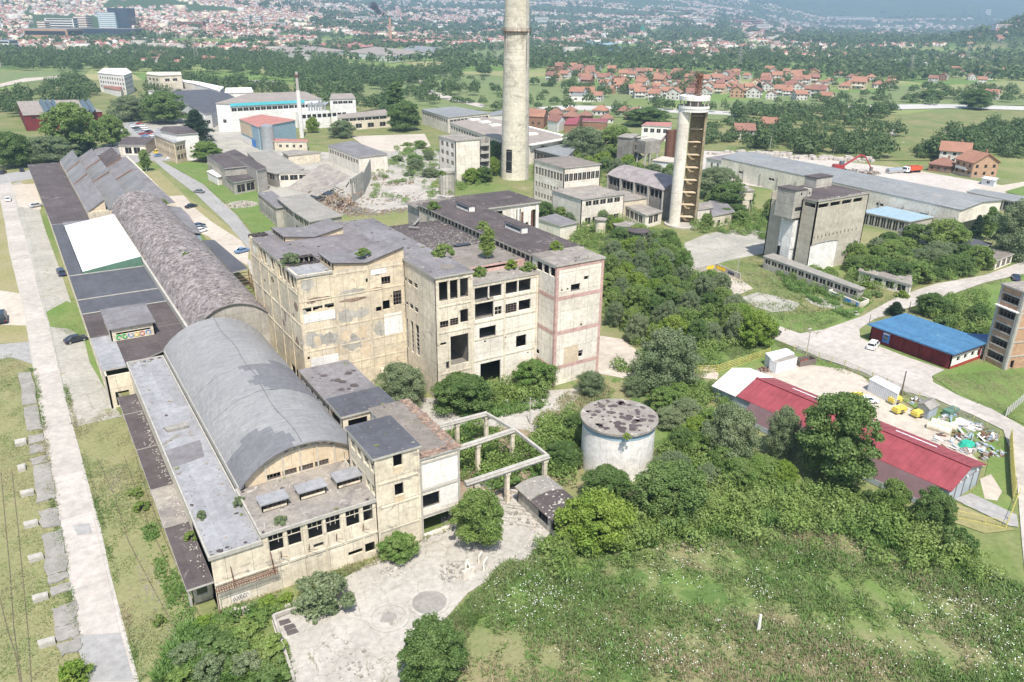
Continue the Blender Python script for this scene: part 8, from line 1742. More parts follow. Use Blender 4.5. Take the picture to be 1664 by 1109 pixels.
# ------------------------------------------------------------------ vehicles
def make_car(paint,kind='sedan'):
    R = thing('parked_car','parked car','car'); L,Wd = (4.4,1.75) if kind != 'van' else (4.9,1.95)
    prof = {'sedan': [(-2.2,.35),(2.2,.35),(2.2,.62),(2.05,.85),(1.15,.95),(-1.75,.98),(-2.15,.85)],'hatch': [(-1.95,.35),(1.95,.35),(1.95,.65),(1.8,.9),(1.0,.98),(-1.9,1.0)],'van': [(-2.45,.35),(2.45,.35),(2.45,.8),(2.2,1.1),(1.5,1.2),(-2.4,1.25)]}[kind]
    cab = {'sedan': [(1.2,.94),(.45,1.42),(-.95,1.42),(-1.7,.97)],'hatch': [(1.05,.96),(.4,1.46),(-1.45,1.44),(-1.88,.99)],'van': [(1.55,1.18),(.9,1.85),(-2.25,1.85),(-2.38,1.24)]}[kind]
    def ext(mb,p,w0,w1,mi=0):
        n = len(p); k = len(mb.v); zmin = min(q[1] for q in p); zmax = max(q[1] for q in p)
        for s_ in (-1,1):
            for (x,z) in p: f_ = (z-zmin)/(zmax-zmin); mb.v.append((x,s_*(w0+(w1-w0)*f_)/2,z))
        mb.f.append(tuple(k+i for i in range(n))); mb.m.append(mi); mb.f.append(tuple(k+n+i for i in range(n-1,-1,-1))); mb.m.append(mi)
        for i in range(n): j = (i+1) % n; mb.f.append((k+j,k+i,k+n+i,k+n+j)); mb.m.append(mi)
    mb = MB(); ext(mb,prof,Wd,Wd*.96); mb.build('body','car_'+paint,R,local=True)
    mb = MB(); ext(mb,cab,Wd*.94,Wd*.74); mb.build('window_glass','car_glass',R,local=True)
    mb = MB(); x0,x1 = cab[1][0],cab[2][0]; z_ = cab[1][1]; mb.box(x1-.03,x0+.03,-Wd*.38,Wd*.38,z_-.02,z_+.05)
    for sy in (-1,1):
        for a,b_ in ((cab[0],cab[1]),(cab[3],cab[2])): mb.tube((a[0],sy*Wd*.47,a[1]),(b_[0],sy*Wd*.37,b_[1]),.05,n=4)
        xm = (cab[1][0]+cab[2][0])/2; mb.tube((xm,sy*Wd*.47,cab[0][1]),(xm,sy*Wd*.37,z_),.05,n=4)
    mb.build('roof_panel','car_'+paint,R,local=True)
    for sx in (-1,1):
        for sy in (-1,1):
            mb = MB(); mb.tube((sx*L*.31,sy*(Wd/2-.2),.33),(sx*L*.31,sy*(Wd/2+.02),.33),.33,n=14); w_ = mb.build('wheel','black_rubber',R,local=True)
            mb = MB(); mb.tube((sx*L*.31,sy*(Wd/2+.021),.33),(sx*L*.31,sy*(Wd/2+.04),.33),.2,n=10); mb.build('rim','steel_bright',w_,local=True)
    for sy in (-1,1):
        mb = MB(); mb.box(L/2-.04,L/2+.03,sy*Wd*.36-.17,sy*Wd*.36+.17,.58,.74); mb.build('headlight','graffiti_white',R,local=True)
        mb = MB(); mb.box(-L/2-.03,-L/2+.04,sy*Wd*.38-.13,sy*Wd*.38+.13,.62,.8); mb.build('tail_light','car_red',R,local=True)
    remember(R); return R
CP = {}
def car(px_,py_,ang,paint,label,kind='sedan',group=None,s=1,z=.09):
    k = (paint,kind)
    if k not in CP: CP[k] = make_car(paint,kind)
    p_ = P(px_,py_); return place(CP[k],USED,(p_[0],p_[1],z),ang,s,label,group,'car')
car(124,556,.22,'dark','black saloon car parked across the concrete apron beside the low canopy'); car(100,447,1.65,'navy','dark boxy van parked at the wall of the flat roofed wing','van',s=.9); car(14,327,1.5,'white','white car driving on the far end of the left road'); car(59,337,.6,'silver','grey car parked on the apron by the dark flat roof')
car(3,522,1.55,'dark','dark lorry cab cut by the left edge of the picture','van',s=1.2); car(5,283,1.2,'dark','dark car at the left edge below the white awning'); car(36,279,1.6,'dark','dark car under the trees left of the dark flat roof')
car(311,338,.5,'dark','black car parked on the grass beside the works road'); car(323,370,.5,'navy','rear dark blue car of the three beside the open shed'); car(325,374,.5,'grey','grey car in the middle of the three beside the open shed'); car(327,378,.5,'white','white car, nearest of the three beside the open shed'); car(394,411,.4,'blue','light blue car beside the wall of the peeling block'); car(324,314,2.2,'grey','grey car driving on the works road')
car(1418,566,.35,'white','white van-like car in front of the blue roofed garage','van',s=.85); car(1257,547,.3,'dark','dark car parked beside the bright round tree'); car(1408,655,-.5,'white','white car next to the yellow van behind the crimson roof',s=.9); car(1396,651,-.5,'yellow','yellow small van behind the crimson roofed hangar','hatch',s=.9); car(1650,455,.6,'navy','dark car on the road above the brick tower')
car(258,255,.4,'blue','blue car in front of the banded office'); car(259,250,.4,'yellow','yellow car in front of the banded office','van'); car(279,259,.4,'white','white car, nearest before the banded office'); car(284,257,.4,'silver','silver car right of the white one before the banded office'); car(222,250,1.2,'dark','dark car under the gatehouse roof'); car(216,243,.4,'grey','grey car behind the gatehouse'); car(424,133,.2,'dark','dark car on the far road beside the wood')
rs = np.random.RandomState(6)
for i in range(16):
    for_row = i // 8; x_,y_ = 214+(i % 8)*3.6+for_row*13,204+(i % 8)*3.2-for_row*1; pc = ['red','white','silver','dark','grey','red','white','blue'][rs.randint(8)]; car(x_,y_,2.5,pc,f'{ {"dark": "black", "grey": "grey"}.get(pc, pc) } car in the rows of the works car park',group='cars in the works car park')
# material handler, tipper truck, skip, machines
def grouped(name,label,cat,px_,py_,ang=0):
    p_ = P(px_,py_); R = thing(name,label,cat,(p_[0],p_[1],0)); R.rotation_euler = (0,0,ang); return R
R = grouped('material_handler','red material handler with a long bent arm working in the white yard','excavator',1364,279,-.35)
mb = MB()
for sx in (-2,2):
    for sy in (-1.4,1.4): mb.tube((sx,sy-.3,.75),(sx,sy+.3,.75),.75,n=14)
mb.build('wheel','black_rubber',R,local=True); mb = MB(); mb.box(-2.8,2.8,-1.1,1.1,.7,1.3); mb.build('undercarriage','steel_frame',R,local=True)
mb = MB(); mb.box(-3.4,1.4,-1.5,1.5,1.35,3.0); mb.box(-3.2,-.6,-1.3,1.3,3.0,3.4); mb.build('engine_house','car_red',R,local=True); mb = MB(); mb.box(.2,2.0,.1,1.6,1.6,4.6); mb.build('cab','window_glass',R,local=True)
mb = MB(); mb.bar((1.0,-.5,3),(9,-.5,7.6),.7,.8); mb.bar((8.8,-.5,7.8),(11.5,-.5,7.2),.6,.7); mb.build('boom','car_red',R,local=True); mb = MB(); mb.bar((11.2,-.5,7.4),(15.8,-.5,1.6),.5,.6); mb.build('stick','car_red',R,local=True); mb = MB(); mb.box(15.3,16.5,-1,0,.4,1.6); mb.build('grapple','steel_frame',R,local=True)
mb = MB(); c = P(1405,285); rubble_heap(mb,c,11,3.5,2,300,.2,.8,3,3,0); rubble_heap(mb,P(1385,281),5,3,1.6,120,.2,.8,4,3); o = mb.build('scrap_heap',['rust','rubble','dark_concrete']); tag(o,'long brownish heap of scrap beside the red material handler','scrap heap')
R = grouped('tipper_truck','tipper truck with orange-red body parked in the white yard','truck',1482,281,-.15)
mb = MB()
for x in (-3.2,-2.0,2.2,3.4):
    for sy in (-1.05,1.05): mb.tube((x,sy-.2,.55),(x,sy+.2,.55),.55,n=12)
mb.build('wheel','black_rubber',R,local=True); mb = MB(); mb.box(-4.2,4.4,-.5,.5,.8,1.1); mb.build('chassis','steel_frame',R,local=True); mb = MB(); mb.box(-5.0,-3.0,-1.25,1.25,.9,3.0); mb.build('cab','car_white',R,local=True); mb = MB(); mb.box(-5.03,-4.98,-1.1,1.1,1.9,2.7); mb.box(-4.6,-3.6,-1.28,1.28,1.9,2.6); mb.build('windscreen','car_glass',R,local=True)
mb = MB(); k = len(mb.v)
for (x,z_) in ((-2.8,3.3),(4.6,3.3)):
    pass
mb.prism([(-2.7,-1.3),(4.6,-1.3),(4.6,-1.15),(-2.7,-1.15)],1.2,3.1); mb.prism([(-2.7,1.15),(4.6,1.15),(4.6,1.3),(-2.7,1.3)],1.2,3.1); mb.box(-2.7,-2.5,-1.15,1.15,1.2,3.3); mb.box(4.4,4.6,-1.15,1.15,1.2,2.8); mb.box(-2.5,4.4,-1.15,1.15,1.2,1.4); mb.build('tipper_body','orange_paint' if 'orange_paint' in M else 'car_red',R,local=True)
R = grouped('liquid_tank','pale horizontal tank lying left of the tipper truck','tank',1452,282,-.15); mb = MB(); mb.tube((-4,0,1.3),(4,0,1.3),1.25,n=20); mb.build('shell','steel_bright',R,local=True); mb = MB(); mb.box(-2.6,-2.2,-1,1,0,.6); mb.box(2.2,2.6,-1,1,0,.6); mb.build('saddle','rust',R,local=True)
mb = MB(); rs = np.random.RandomState(13)
for k in range(240):
    t_ = rs.rand(); a,b_ = (1150,250),(1420,262); p_ = P(a[0]+(b_[0]-a[0])*t_,a[1]+(b_[1]-a[1])*t_+rs.uniform(-1.5,3)-(3 if .1 < t_ < .5 else 0)); s_ = rs.uniform(.3,1.1)**1.5*1.7; th = rs.uniform(0,3); mb.prism([(p_[0]+s_*rs.uniform(.6,1.2)*cos(th+q),p_[1]+s_*rs.uniform(.5,1)*sin(th+q)) for q in (0,1.2,2.6,3.7,5)],0,s_*rs.uniform(.4,1.1))
o = mb.build('block_heaps','rubble_white' if 'rubble_white' in M else 'dusty_yard'); tag(o,kind='stuff')
R = thing('long_trailer','blue and yellow sided trailer behind the silver roof','trailer',P(1500,312)); a,b_ = P(1472,306,2.6),P(1545,320,2.6); mb = MB(); mb.bar((a[0],a[1],3),(b_[0],b_[1],3),2.5,2.4); mb.build('box_body','blue_grey_metal',R); mb = MB(); c_,e_ = P(1518,315,2.6),P(1545,320,2.6); mb.bar((c_[0],c_[1],3.05),(e_[0],e_[1],3.05),2.56,2.2); mb.build('yellow_panel','machine_yellow',R)
# containers (photo outlines of their roofs)
def container(label,q,z,mat,topm,ribs=True):
    W_ = ccw([P(a,b_,z)[:2] for a,b_ in q]); c = (sum(p[0] for p in W_)/4,sum(p[1] for p in W_)/4); R = thing('container',label,'container',(c[0],c[1],.07)); mb = MB(); mb.prism(W_,.07,z,0,1); mb.build('shell',[mat,topm],R); mb = MB()
    for i in range(4):
        A,B = W_[i],W_[(i+1) % 4]; d,L = edge(A,B)
        for u in np.arange(.3,L-.2,.42): mb.obox(A,d,u,u+.14,.0+.003,.045,.2,z-.15)
        mb.obox(A,d,0,L,.003,.05,z-.13,z-.01)
    mb.build('rib',mat,R); return R
container('rear white container with clean roof by the yellow fence',[(1244,574),(1278,566),(1291,574),(1256,586)],2.6,'white_paint','white_paint'); container('front white container with rust brown roof by the yellow fence',[(1251,585),(1286,575),(1296,581),(1263,590)],2.5,'white_paint','debris_roof'); container('long white container beside the dark leaning post',[(1413,616),(1424,611),(1463,630),(1459,640)],2.6,'white_paint','white_paint')
R = grouped('waste_skip','dark open skip with red scrap right of the rusty roofed container','skip',1307,592,-.2); mb = MB(); mb.bar((-2,-1,1.3),(2,-1,1.3),.12,1.1); mb.bar((-2,1,1.3),(2,1,1.3),.12,1.1); mb.bar((-2,-1,1.3),(-2,1,1.3),.12,1.1); mb.bar((2,-1,1.3),(2,1,1.3),.12,1.1); mb.box(-2,2,-1,1,.1,.25); mb.build('hull','steel_frame',R,local=True); mb = MB(); rubble_heap(mb,(0,0),1.8,.9,1.3,40,.1,.4,3); mb.build('scrap','car_red',R,local=True)
for i,(x_,y_,m_,lab) in enumerate([(1453,656,'machine_yellow','yellow compressor trailer nearest the white container'),(1460,672,'machine_yellow','yellow compressor trailer in the middle of the three'),(1491,678,'machine_yellow','pale yellow compressor trailer beside the grey shed')]):
    R = grouped('compressor_trailer',lab,'compressor',x_,y_,-.1); R.scale = (.78,)*3; R['group'] = 'compressor trailers'; mb = MB(); mb.prism([(-1.6,-.85),(1.6,-.85),(1.6,.85),(-1.6,.85)],.65,1.4,0); mb.prism([(-1.45,-.7),(1.45,-.7),(1.45,.7),(-1.45,.7)],1.4,1.75,0); mb.build('canopy',m_,R,local=True); mb = MB()
    for sy in (-.85,.85): mb.tube((0,sy-.1,.35),(0,sy+.1,.35),.35,n=12)
    mb.build('wheel','black_rubber',R,local=True); mb = MB(); mb.bar((1.6,0,.7),(3.0,0,.5),.12,.12); mb.box(-.6,.6,-.87,-.855,.8,1.3); mb.build('drawbar','steel_frame',R,local=True)
pbld('grey_metal_shed','small grey metal shed with pitched roof among the yellow machines','shed',pts(ZL_,(478,150),(560,190),(620,158),(535,122)),2.3,'blue_grey_metal','old_slab',gable=.7,over=.2)
R = grouped('blue_barrel','blue plastic barrel at the corner of the grey metal shed','barrel',1514,674); mb = MB(); mb.cyl(0,0,0,1.0,.42,n=16); mb.cyl(0,0,.45,.52,.45,n=16); mb.build('drum','graffiti_blue',R,local=True)
# stacks of boards, pipes and scrap in the yard behind the hangar
def stack(name,label,cat,A,B,w,h,n,mat,seed=0):
    a,b_ = P(*A),P(*B); d,L = edge(a,b_); R = thing(name,label,cat,(a[0],a[1],0)); rs_ = np.random.RandomState(seed); mb = MB()
    for k in range(n):
        off = (k+.5)/n*w-w/2; u0 = rs_.uniform(0,.6); mb.obox(a,d,u0,L-rs_.uniform(0,.8),off-w/n*.42,off+w/n*.42,.06,h*rs_.uniform(.5,1.1))
    mb.build('board',mat,R); return R
stack('panel_stack','rear stack of long pale wall panels behind the hangar','stack',ZL_(740,262),ZL_(945,335),1.6,.5,3,'white_panel',1); stack('panel_stack','front stack of long pale wall panels behind the hangar','stack',ZL_(715,285),ZL_(900,355),1.6,.5,3,'white_panel',2); stack('panel_stack','bluish short panels left of the long pale panels','stack',ZL_(680,300),ZL_(780,345),1.8,.4,3,'light_blue',3)
a,b_ = P(*ZL_(540,320)),P(*ZL_(700,370)); R = thing('lying_tank','yellowish round topped tank halves lying along the hangar','tank',(a[0],a[1],0)); mb = MB(); mb.tube((a[0],a[1],.5),(b_[0],b_[1],.5),.75,n=14); a2,b2 = P(*ZL_(565,295)),P(*ZL_(745,345)); mb.tube((a2[0],a2[1],.5),(b2[0],b2[1],.5),.7,n=14); mb.build('shell','cream_plaster',R)
a = P(*ZL_(815,455)); R = thing('green_cover','bright teal sheet draped over scrap behind the hangar','cover',(a[0],a[1],0)); mb = MB(); mb.cyl(a[0],a[1],0,.9,1.5,1.0,9); mb.build('sheet','teal_sheet',R)
a = P(*ZL_(700,230)); R = thing('dark_bin','pair of dark green bins behind the yellow machines','bin',(a[0],a[1],0)); mb = MB(); mb.box(a[0]-1.6,a[0]-.1,a[1]-.7,a[1]+.7,0,1.2); mb.box(a[0]+.1,a[0]+1.6,a[1]-.6,a[1]+.8,0,1.1); mb.build('bin_body','green_metal',R)
mb = MB()
for (x_,y_,rx,ry,n,sd) in [(680,250,2.6,.9,50,1),(760,400,3,1.0,50,2),(880,470,3.0,1.2,70,3),(960,520,2.0,.8,36,4),(980,400,2,1.0,50,5),(450,140,2.0,.6,40,6),(1040,505,1.4,.8,14,7)]:
    rubble_heap(mb,P(*ZL_(x_,y_)),rx,ry,.7,n,.08,.5,sd,7)
for k in range(60):
    p_ = P(*ZL_(rs.uniform(600,1010),rs.uniform(300,520))); th = rs.uniform(0,3); L_ = rs.uniform(.8,2.4); mb.bar((p_[0],p_[1],rs.uniform(.1,.6)),(p_[0]+L_*cos(th),p_[1]+L_*sin(th),rs.uniform(.1,.7)),rs.uniform(.1,.5),.06,int(rs.randint(7)))
o = mb.build('yard_scrap',['rubble','rust','white_panel','light_blue','brick_rubble','old_slab','blue_grey_metal']); tag(o,kind='stuff')
mb = MB(); rubble_heap(mb,P(*ZK(800,350)),4.5,1.2,.7,110,.08,.4,5,3); rubble_heap(mb,P(*ZK(700,385)),3,.8,.6,60,.08,.4,6,3); o = mb.build('scrap_row',['rust','brick_rubble','dark_concrete']); tag(o,'row of rusty scrap on the ground left of the front container','scrap')
# fences
def fence(name,label,path,h,mat,postm,step=3,infill=True,slats=5,z=0):
    p0 = P(*path[0]); R = thing(name,label,'fence',(p0[0],p0[1],0)); mb = MB(); mp = MB()
    for A,B in zip(path[:-1],path[1:]):
        a,b_ = P(*A),P(*B); d,L = edge(a,b_); n = max(1,int(round(L/step)))
        for k in range(n+1): u = L*k/n; mp.obox(a,d,u-.05,u+.05,-.05,.05,0,h+.1)
        if infill:
            for j in range(slats): z_ = .15+(h-.2)*j/(slats-1); mb.obox(a,d,0,L,-.02,.02,z_-.035,z_+.035)
            for u in np.arange(0,L,.35): mb.obox(a,d,u,u+.03,-.015,.015,.1,h)
    mp.build('fence_post',postm,R); mb.build('mesh_panel',mat,R) if mb.f else None
    return R
fence('yellow_fence','yellow mesh fence along the track left of the containers',[(1112,608),(1166,606),(1250,578)],1.7,'yellow_paint','yellow_paint'); fence('yellow_fence','yellow mesh fence between the yard and the main road',[(1290,572),(1372,598),(1440,628),(1520,662),(1580,690),(1622,715)],1.6,'frame_concrete','yellow_paint')
fence('yellow_fence','solid yellow slatted fence curving beside the road right of the hangar',[(1640,716),(1642,760),(1646,812)],2.2,'yellow_paint','yellow_paint',1.6,slats=14); fence('yellow_fence','low yellow fence across the grass below the driveway',[(1552,842),(1600,852),(1634,860),(1655,806)],1.3,'yellow_paint','yellow_paint',slats=2); fence('wire_fence','white posted wire fence at the right edge by the road',[(1634,678),(1664,652)],1.8,'frame_concrete','white_paint',1.4)
fence('garden_fence','garden fence between the white yard and the orange roofed houses',[(1500,275),(1575,290),(1640,300)],1.8,'frame_concrete','frame_concrete',4,slats=3)
# ------------------------------------------------------------------ left foreground: slabs, rails, stubs
rs = np.random.RandomState(15)
ZP = ZF(0,560,3.695); ZQ = ZF(0,739,2.971); ZR = ZF(0,260,3.695)
slabs = [(ZP,(112,172,192,165,222,350,140,362),'upper slab with a slumped edge'),(ZP,(140,378,225,360,250,505,158,518),'slab stained brown at its lower end'),(ZP,(160,550,258,532,266,572,172,600),'short brown slab'),(ZP,(172,605,270,590,276,632,176,655),'narrow slab below the short brown one'),(ZP,(178,685,285,660,288,700,196,718),'narrow tilted slab'),(ZP,(205,730,300,705,328,920,218,948),'longest slab of the row'),(ZP,(232,1000,345,975,358,1080,242,1105),'square slab below the green gap'),(ZQ,(205,385,300,360,330,555,225,585),'broad slab with cracks'),(ZQ,(228,590,328,560,334,590,236,625),'thin broken strip slab'),(ZQ,(232,640,340,610,345,650,240,682),'dark edged strip slab'),(ZQ,(248,740,358,705,368,800,262,832),'slab beside the lowest but one stub'),(ZQ,(265,838,375,808,382,865,272,905),'cracked slab near the lower end'),(ZQ,(272,915,385,880,392,935,300,968),'lowest slab crumbling to rubble')]
for i,(Zf,q,lab) in enumerate(slabs):
    W_ = ccw([P(*Zf(q[k],q[k+1]),.26)[:2] for k in (0,2,4,6)]); c = (sum(p[0] for p in W_)/4,sum(p[1] for p in W_)/4); mb = MB(); h_ = .26+rs.uniform(-.08,.06); pts_ = []
    for k in range(4):
        a,b_ = W_[k],W_[(k+1) % 4]
        for j in range(5): t_ = j/5; pts_.append((a[0]+(b_[0]-a[0])*t_+rs.normal(0,.12),a[1]+(b_[1]-a[1])*t_+rs.normal(0,.12)))
    mb.prism(pts_,.03,h_); o = mb.build('concrete_slab','old_slab'); tag(o,f'{lab} in the broken loading platform left of the road','concrete slab','slabs of the broken loading platform')
for i,(Zf,q,lab) in enumerate([(ZP,(85,572,155,558,158,585,90,600),'hollow framed block, topmost of the row beside the platform'),(ZP,(100,725,150,712,152,740,108,752),'broken pale block heap beside the platform'),(ZP,(118,880,198,862,204,884,124,902),'smooth lying stub, third from the top beside the platform'),(ZP,(138,1066,222,1046,228,1070,144,1090),'lying stub with a dark end below the smooth one'),(ZQ,(132,488,200,470,210,488,138,510),'lying stub in the middle of the lower row'),(ZQ,(152,680,228,660,232,680,158,704),'grey lying stub touching the dark edged strip'),(ZQ,(178,898,260,875,266,898,186,922),'hollow lying block, lowest of the row')]):
    W_ = ccw([P(*Zf(q[k],q[k+1]),.6)[:2] for k in (0,2,4,6)]); mb = MB(); mb.prism(W_,.03,.6); mb.prism([((W_[k][0]*.8+sum(p[0] for p in W_)/4*.2),(W_[k][1]*.8+sum(p[1] for p in W_)/4*.2)) for k in range(4)],.601,.68); o = mb.build('concrete_stub','frame_concrete'); tag(o,lab,'concrete block','lying blocks beside the platform')
for (x0_,lab) in ((-9.9,'left'),(-8.2,'right')): pass
def rail(path,label,group,mat='rail_steel'):
    mb = MB()
    w_ = [P(a,b_) for a,b_ in path]
    for a,b_ in zip(w_[:-1],w_[1:]): mb.bar((a[0],a[1],.10),(b_[0],b_[1],.10),.08,.09)
    o = mb.build('rail',mat); tag(o,label,'rail',group)
g_ = 'rails left of the road'
rail([ZQ(5,80),ZQ(25,320),ZQ(48,560),ZQ(68,850),ZQ(108,1120),ZQ(125,1300)],'left rail of the near pair in the grass left of the platform',g_); rail([ZQ(58,80),ZQ(85,330),ZQ(108,570),ZQ(136,860),ZQ(152,1099),ZQ(165,1300)],'right rail of the near pair in the grass left of the platform',g_); rail([ZQ(-40,600),ZQ(0,700),ZQ(40,860),ZQ(75,960),ZQ(100,1120)],'rail slanting in from the left edge towards the near pair',g_)
g_ = 'rails right of the road'
for a,lab in [([ZQ(470,20),ZQ(548,190),ZQ(620,420),ZQ(745,660),ZQ(880,900),ZQ(950,1000)],'leftmost rail in the strip right of the road'),([ZQ(600,10),ZQ(655,170),ZQ(720,340),ZQ(860,640),ZQ(960,860),ZQ(1010,960)],'middle rail in the strip right of the road'),([ZQ(655,10),ZQ(710,190),ZQ(800,420),ZQ(900,640),ZQ(985,830)],'rightmost rail beside the low canopy')]: rail(a,lab,g_)
mb = MB()
for k in range(300):
    q = [(ZQ(560,130),30),(ZQ(700,600),30),(ZQ(740,660),35),(ZQ(840,850),30),(ZP(700,800),20),(ZP(640,340),22)][k % 6]; p_ = P(q[0][0]+rs.normal(0,q[1]/3),q[0][1]+rs.normal(0,q[1]/2)); s_ = rs.uniform(.03,.11); mb.prism([(p_[0]-s_,p_[1]-s_),(p_[0]+s_,p_[1]-s_*.6),(p_[0]+s_*.4,p_[1]+s_)],.03,.03+s_)
o = mb.build('ballast_stones','old_slab'); tag(o,kind='stuff')
mb = MB()
for (a,b_) in ((ZP(430,470),ZP(485,460)),(ZP(490,448),ZP(535,440)),(ZP(545,435),ZP(640,415))): 
    p0,p1 = P(*a),P(*b_); mb.bar((p0[0],p0[1],.12),(p1[0],p1[1],.12),1.6,.1)
o = mb.build('paving_slabs','concrete_ground'); tag(o,kind='structure')
for (Zf,x_,y_,w_,h_) in ((ZQ,310,253,.9,.5),(ZQ,352,365,1.2,.6),(ZQ,312,372,.5,.5),(ZQ,510,1064,.9,.9),(ZP,385,977,.7,.7),(ZP,255,268,.8,.3)):
    p_ = P(*Zf(x_,y_)); mb = MB(); mb.box(p_[0]-w_/2,p_[0]+w_/2,p_[1]-h_/2,p_[1]+h_/2,.076,.1); o = mb.build('manhole_cover','steel_frame'); tag(o,'dark iron cover set in the concrete road','manhole cover','iron covers in the road')
patch('road_repair','asphalt',.082,[(118,1035),(196,1030),(218,1109),(148,1109)]); patch('road_repair','asphalt',.083,[(118,855),(146,852),(150,868),(126,872)])
# ------------------------------------------------------------------ courtyard details
for (x_,y_,w_,lab,fill) in ((632,1005,34,'left round concrete ring slab in the courtyard, its middle broken','soil'),(698,981,33,'right round concrete slab in the courtyard, flat grey middle','old_slab')):
    p_ = P(x_,y_); zc = np.array([p_[0],p_[1],-CAMH]) @ CF; r_ = w_/FPX*zc; R = thing('round_slab',lab,'round slab',(p_[0],p_[1],0)); mb = MB()
    for i in range(36): t0,t1 = i*2*pi/36,(i+1)*2*pi/36; mb.prism([(p_[0]+r_*.84*cos(t0),p_[1]+r_*.84*sin(t0)),(p_[0]+r_*cos(t0),p_[1]+r_*sin(t0)),(p_[0]+r_*cos(t1),p_[1]+r_*sin(t1)),(p_[0]+r_*.84*cos(t1),p_[1]+r_*.84*sin(t1))],.03,.2)
    mb.build('ring','frame_concrete',R); mb = MB(); mb.cyl(p_[0],p_[1],.03,.12,r_*.835,n=36); mb.build('middle','cracked_slab' if 'left' in lab else 'old_slab',R)
    if 'left' in lab: mb = MB(); rs2 = np.random.RandomState(2); mb.prism([(p_[0]+r_*.5*rs2.uniform(.6,1)*cos(a),p_[1]+r_*.5*rs2.uniform(.6,1)*sin(a)) for a in np.linspace(0,5.9,16)],.121,.127); mb.build('broken_centre','old_slab',R)
for (x_,y_,l_,h_,an,lab) in ((752,945,1.8,1.5,.2,'leftmost upright concrete panel'),(757,940,1.6,1.9,.9,'second upright concrete panel leaning on the first'),(764,938,1.5,1.6,1.3,'third upright concrete panel'),(778,918,1.2,1.3,.7,'upper left upright panel at the ramp'),(786,930,1.4,1.5,.7,'upper right upright panel at the ramp')):
    p_ = P(x_,y_); mb = MB(); mb.bar((p_[0],p_[1],h_),(p_[0]+l_*cos(an),p_[1]+l_*sin(an),h_*.9),.22,h_*.95); o = mb.build('upright_slab','pale_plaster'); tag(o,f'{lab} standing at the edge of the courtyard slab','concrete panel','upright panels at the courtyard edge')
mb = MB()
for (x_,y_,rx,ry,h,n,sd) in [(740,930,2.2,2.2,.5,90,1),(600,1090,5,2,.2,80,2),(560,1060,3,3,.12,60,3),(480,985,4,1,.3,70,4),(640,930,3,1.2,.15,50,5),(800,800,4,4,.3,150,6),(850,840,2.5,4,.4,120,7),(660,660,4,1.5,.5,100,8),(720,690,4,2,.3,80,9),(400,990,3,.8,.4,60,10),(740,840,2.4,1.0,.4,90,12)]: rubble_heap(mb,P(x_,y_),rx,ry,h,n,.06,.32,sd,3)
for k in range(14):
    p_ = P(808+rs.uniform(-14,34),812+rs.uniform(-16,44)); mb.bar((p_[0],p_[1],.35),(p_[0]+rs.uniform(1.5,3),p_[1]-rs.uniform(1.5,3),.3),.4,.25,1)
o = mb.build('courtyard_rubble',['rubble','cracked_slab','old_slab']); tag(o,kind='stuff')
mb = MB(); p0 = P(560,640); rubble_heap(mb,P(770,770),4,3,.3,160,.08,.3,21); o = mb.build('brick_litter','brick_rubble'); tag(o,kind='stuff')
a = P(445,1008); b_ = P(478,1109); mb = MB(); mb.bar((a[0],a[1],.8),(b_[0],b_[1],.8),.3,.8); c_ = P(500,985); mb.bar((a[0],a[1],.8),(c_[0],c_[1],.5),.3,.5); o = mb.build('retaining_wall','cracked_slab'); tag(o,'low concrete kerb wall along the left side of the courtyard slab','low wall')
for (x_,y_) in ((462,1012),(470,1020),(474,1028)): p_ = P(x_,y_); mb = MB(); mb.prism([(p_[0]-.6,p_[1]-.4),(p_[0]+.7,p_[1]-.5),(p_[0]+.6,p_[1]+.3),(p_[0]-.5,p_[1]+.45)],.06,.12); o = mb.build('dark_sheet','bitumen'); tag(o,'dark square of roofing felt lying on the courtyard corner','felt sheet','felt sheets on the courtyard corner')
p_ = P(*Z4(1155,225)); mb = MB()
for k in range(8): t0,t1 = pi*.9+k*.18,pi*.9+(k+1)*.18; mb.bar((p_[0]+1.6*cos(t0),p_[1]+1.6*sin(t0)+1.5,.5),(p_[0]+1.6*cos(t1),p_[1]+1.6*sin(t1)+1.5,.5),.3,.45)
o = mb.build('curved_kerb','white_render'); tag(o,'curved white concrete piece lying in the clearing before the middle block','concrete piece')
mb = MB(); p_ = P(1170,1012); rubble_heap(mb,p_,.5,.9,.35,16,.06,.2,5); o = mb.build('white_stone','rubble'); tag(o,'rough white stones lying in the meadow','stones')
R = thing('low_concrete_pit','low wall remains with a square opening between the two left halls and the peeling block','wall',P(445,575)); mb = MB()
for (A,B) in (((432,553),(452,546)),((452,546),(482,590)),((448,592),(484,588)),((432,553),(460,592))): a,b_ = P(*A),P(*B); mb.bar((a[0],a[1],1.4),(b_[0],b_[1],1.4),.4,1.3)
mb.build('wall_run','cream_plaster',R)
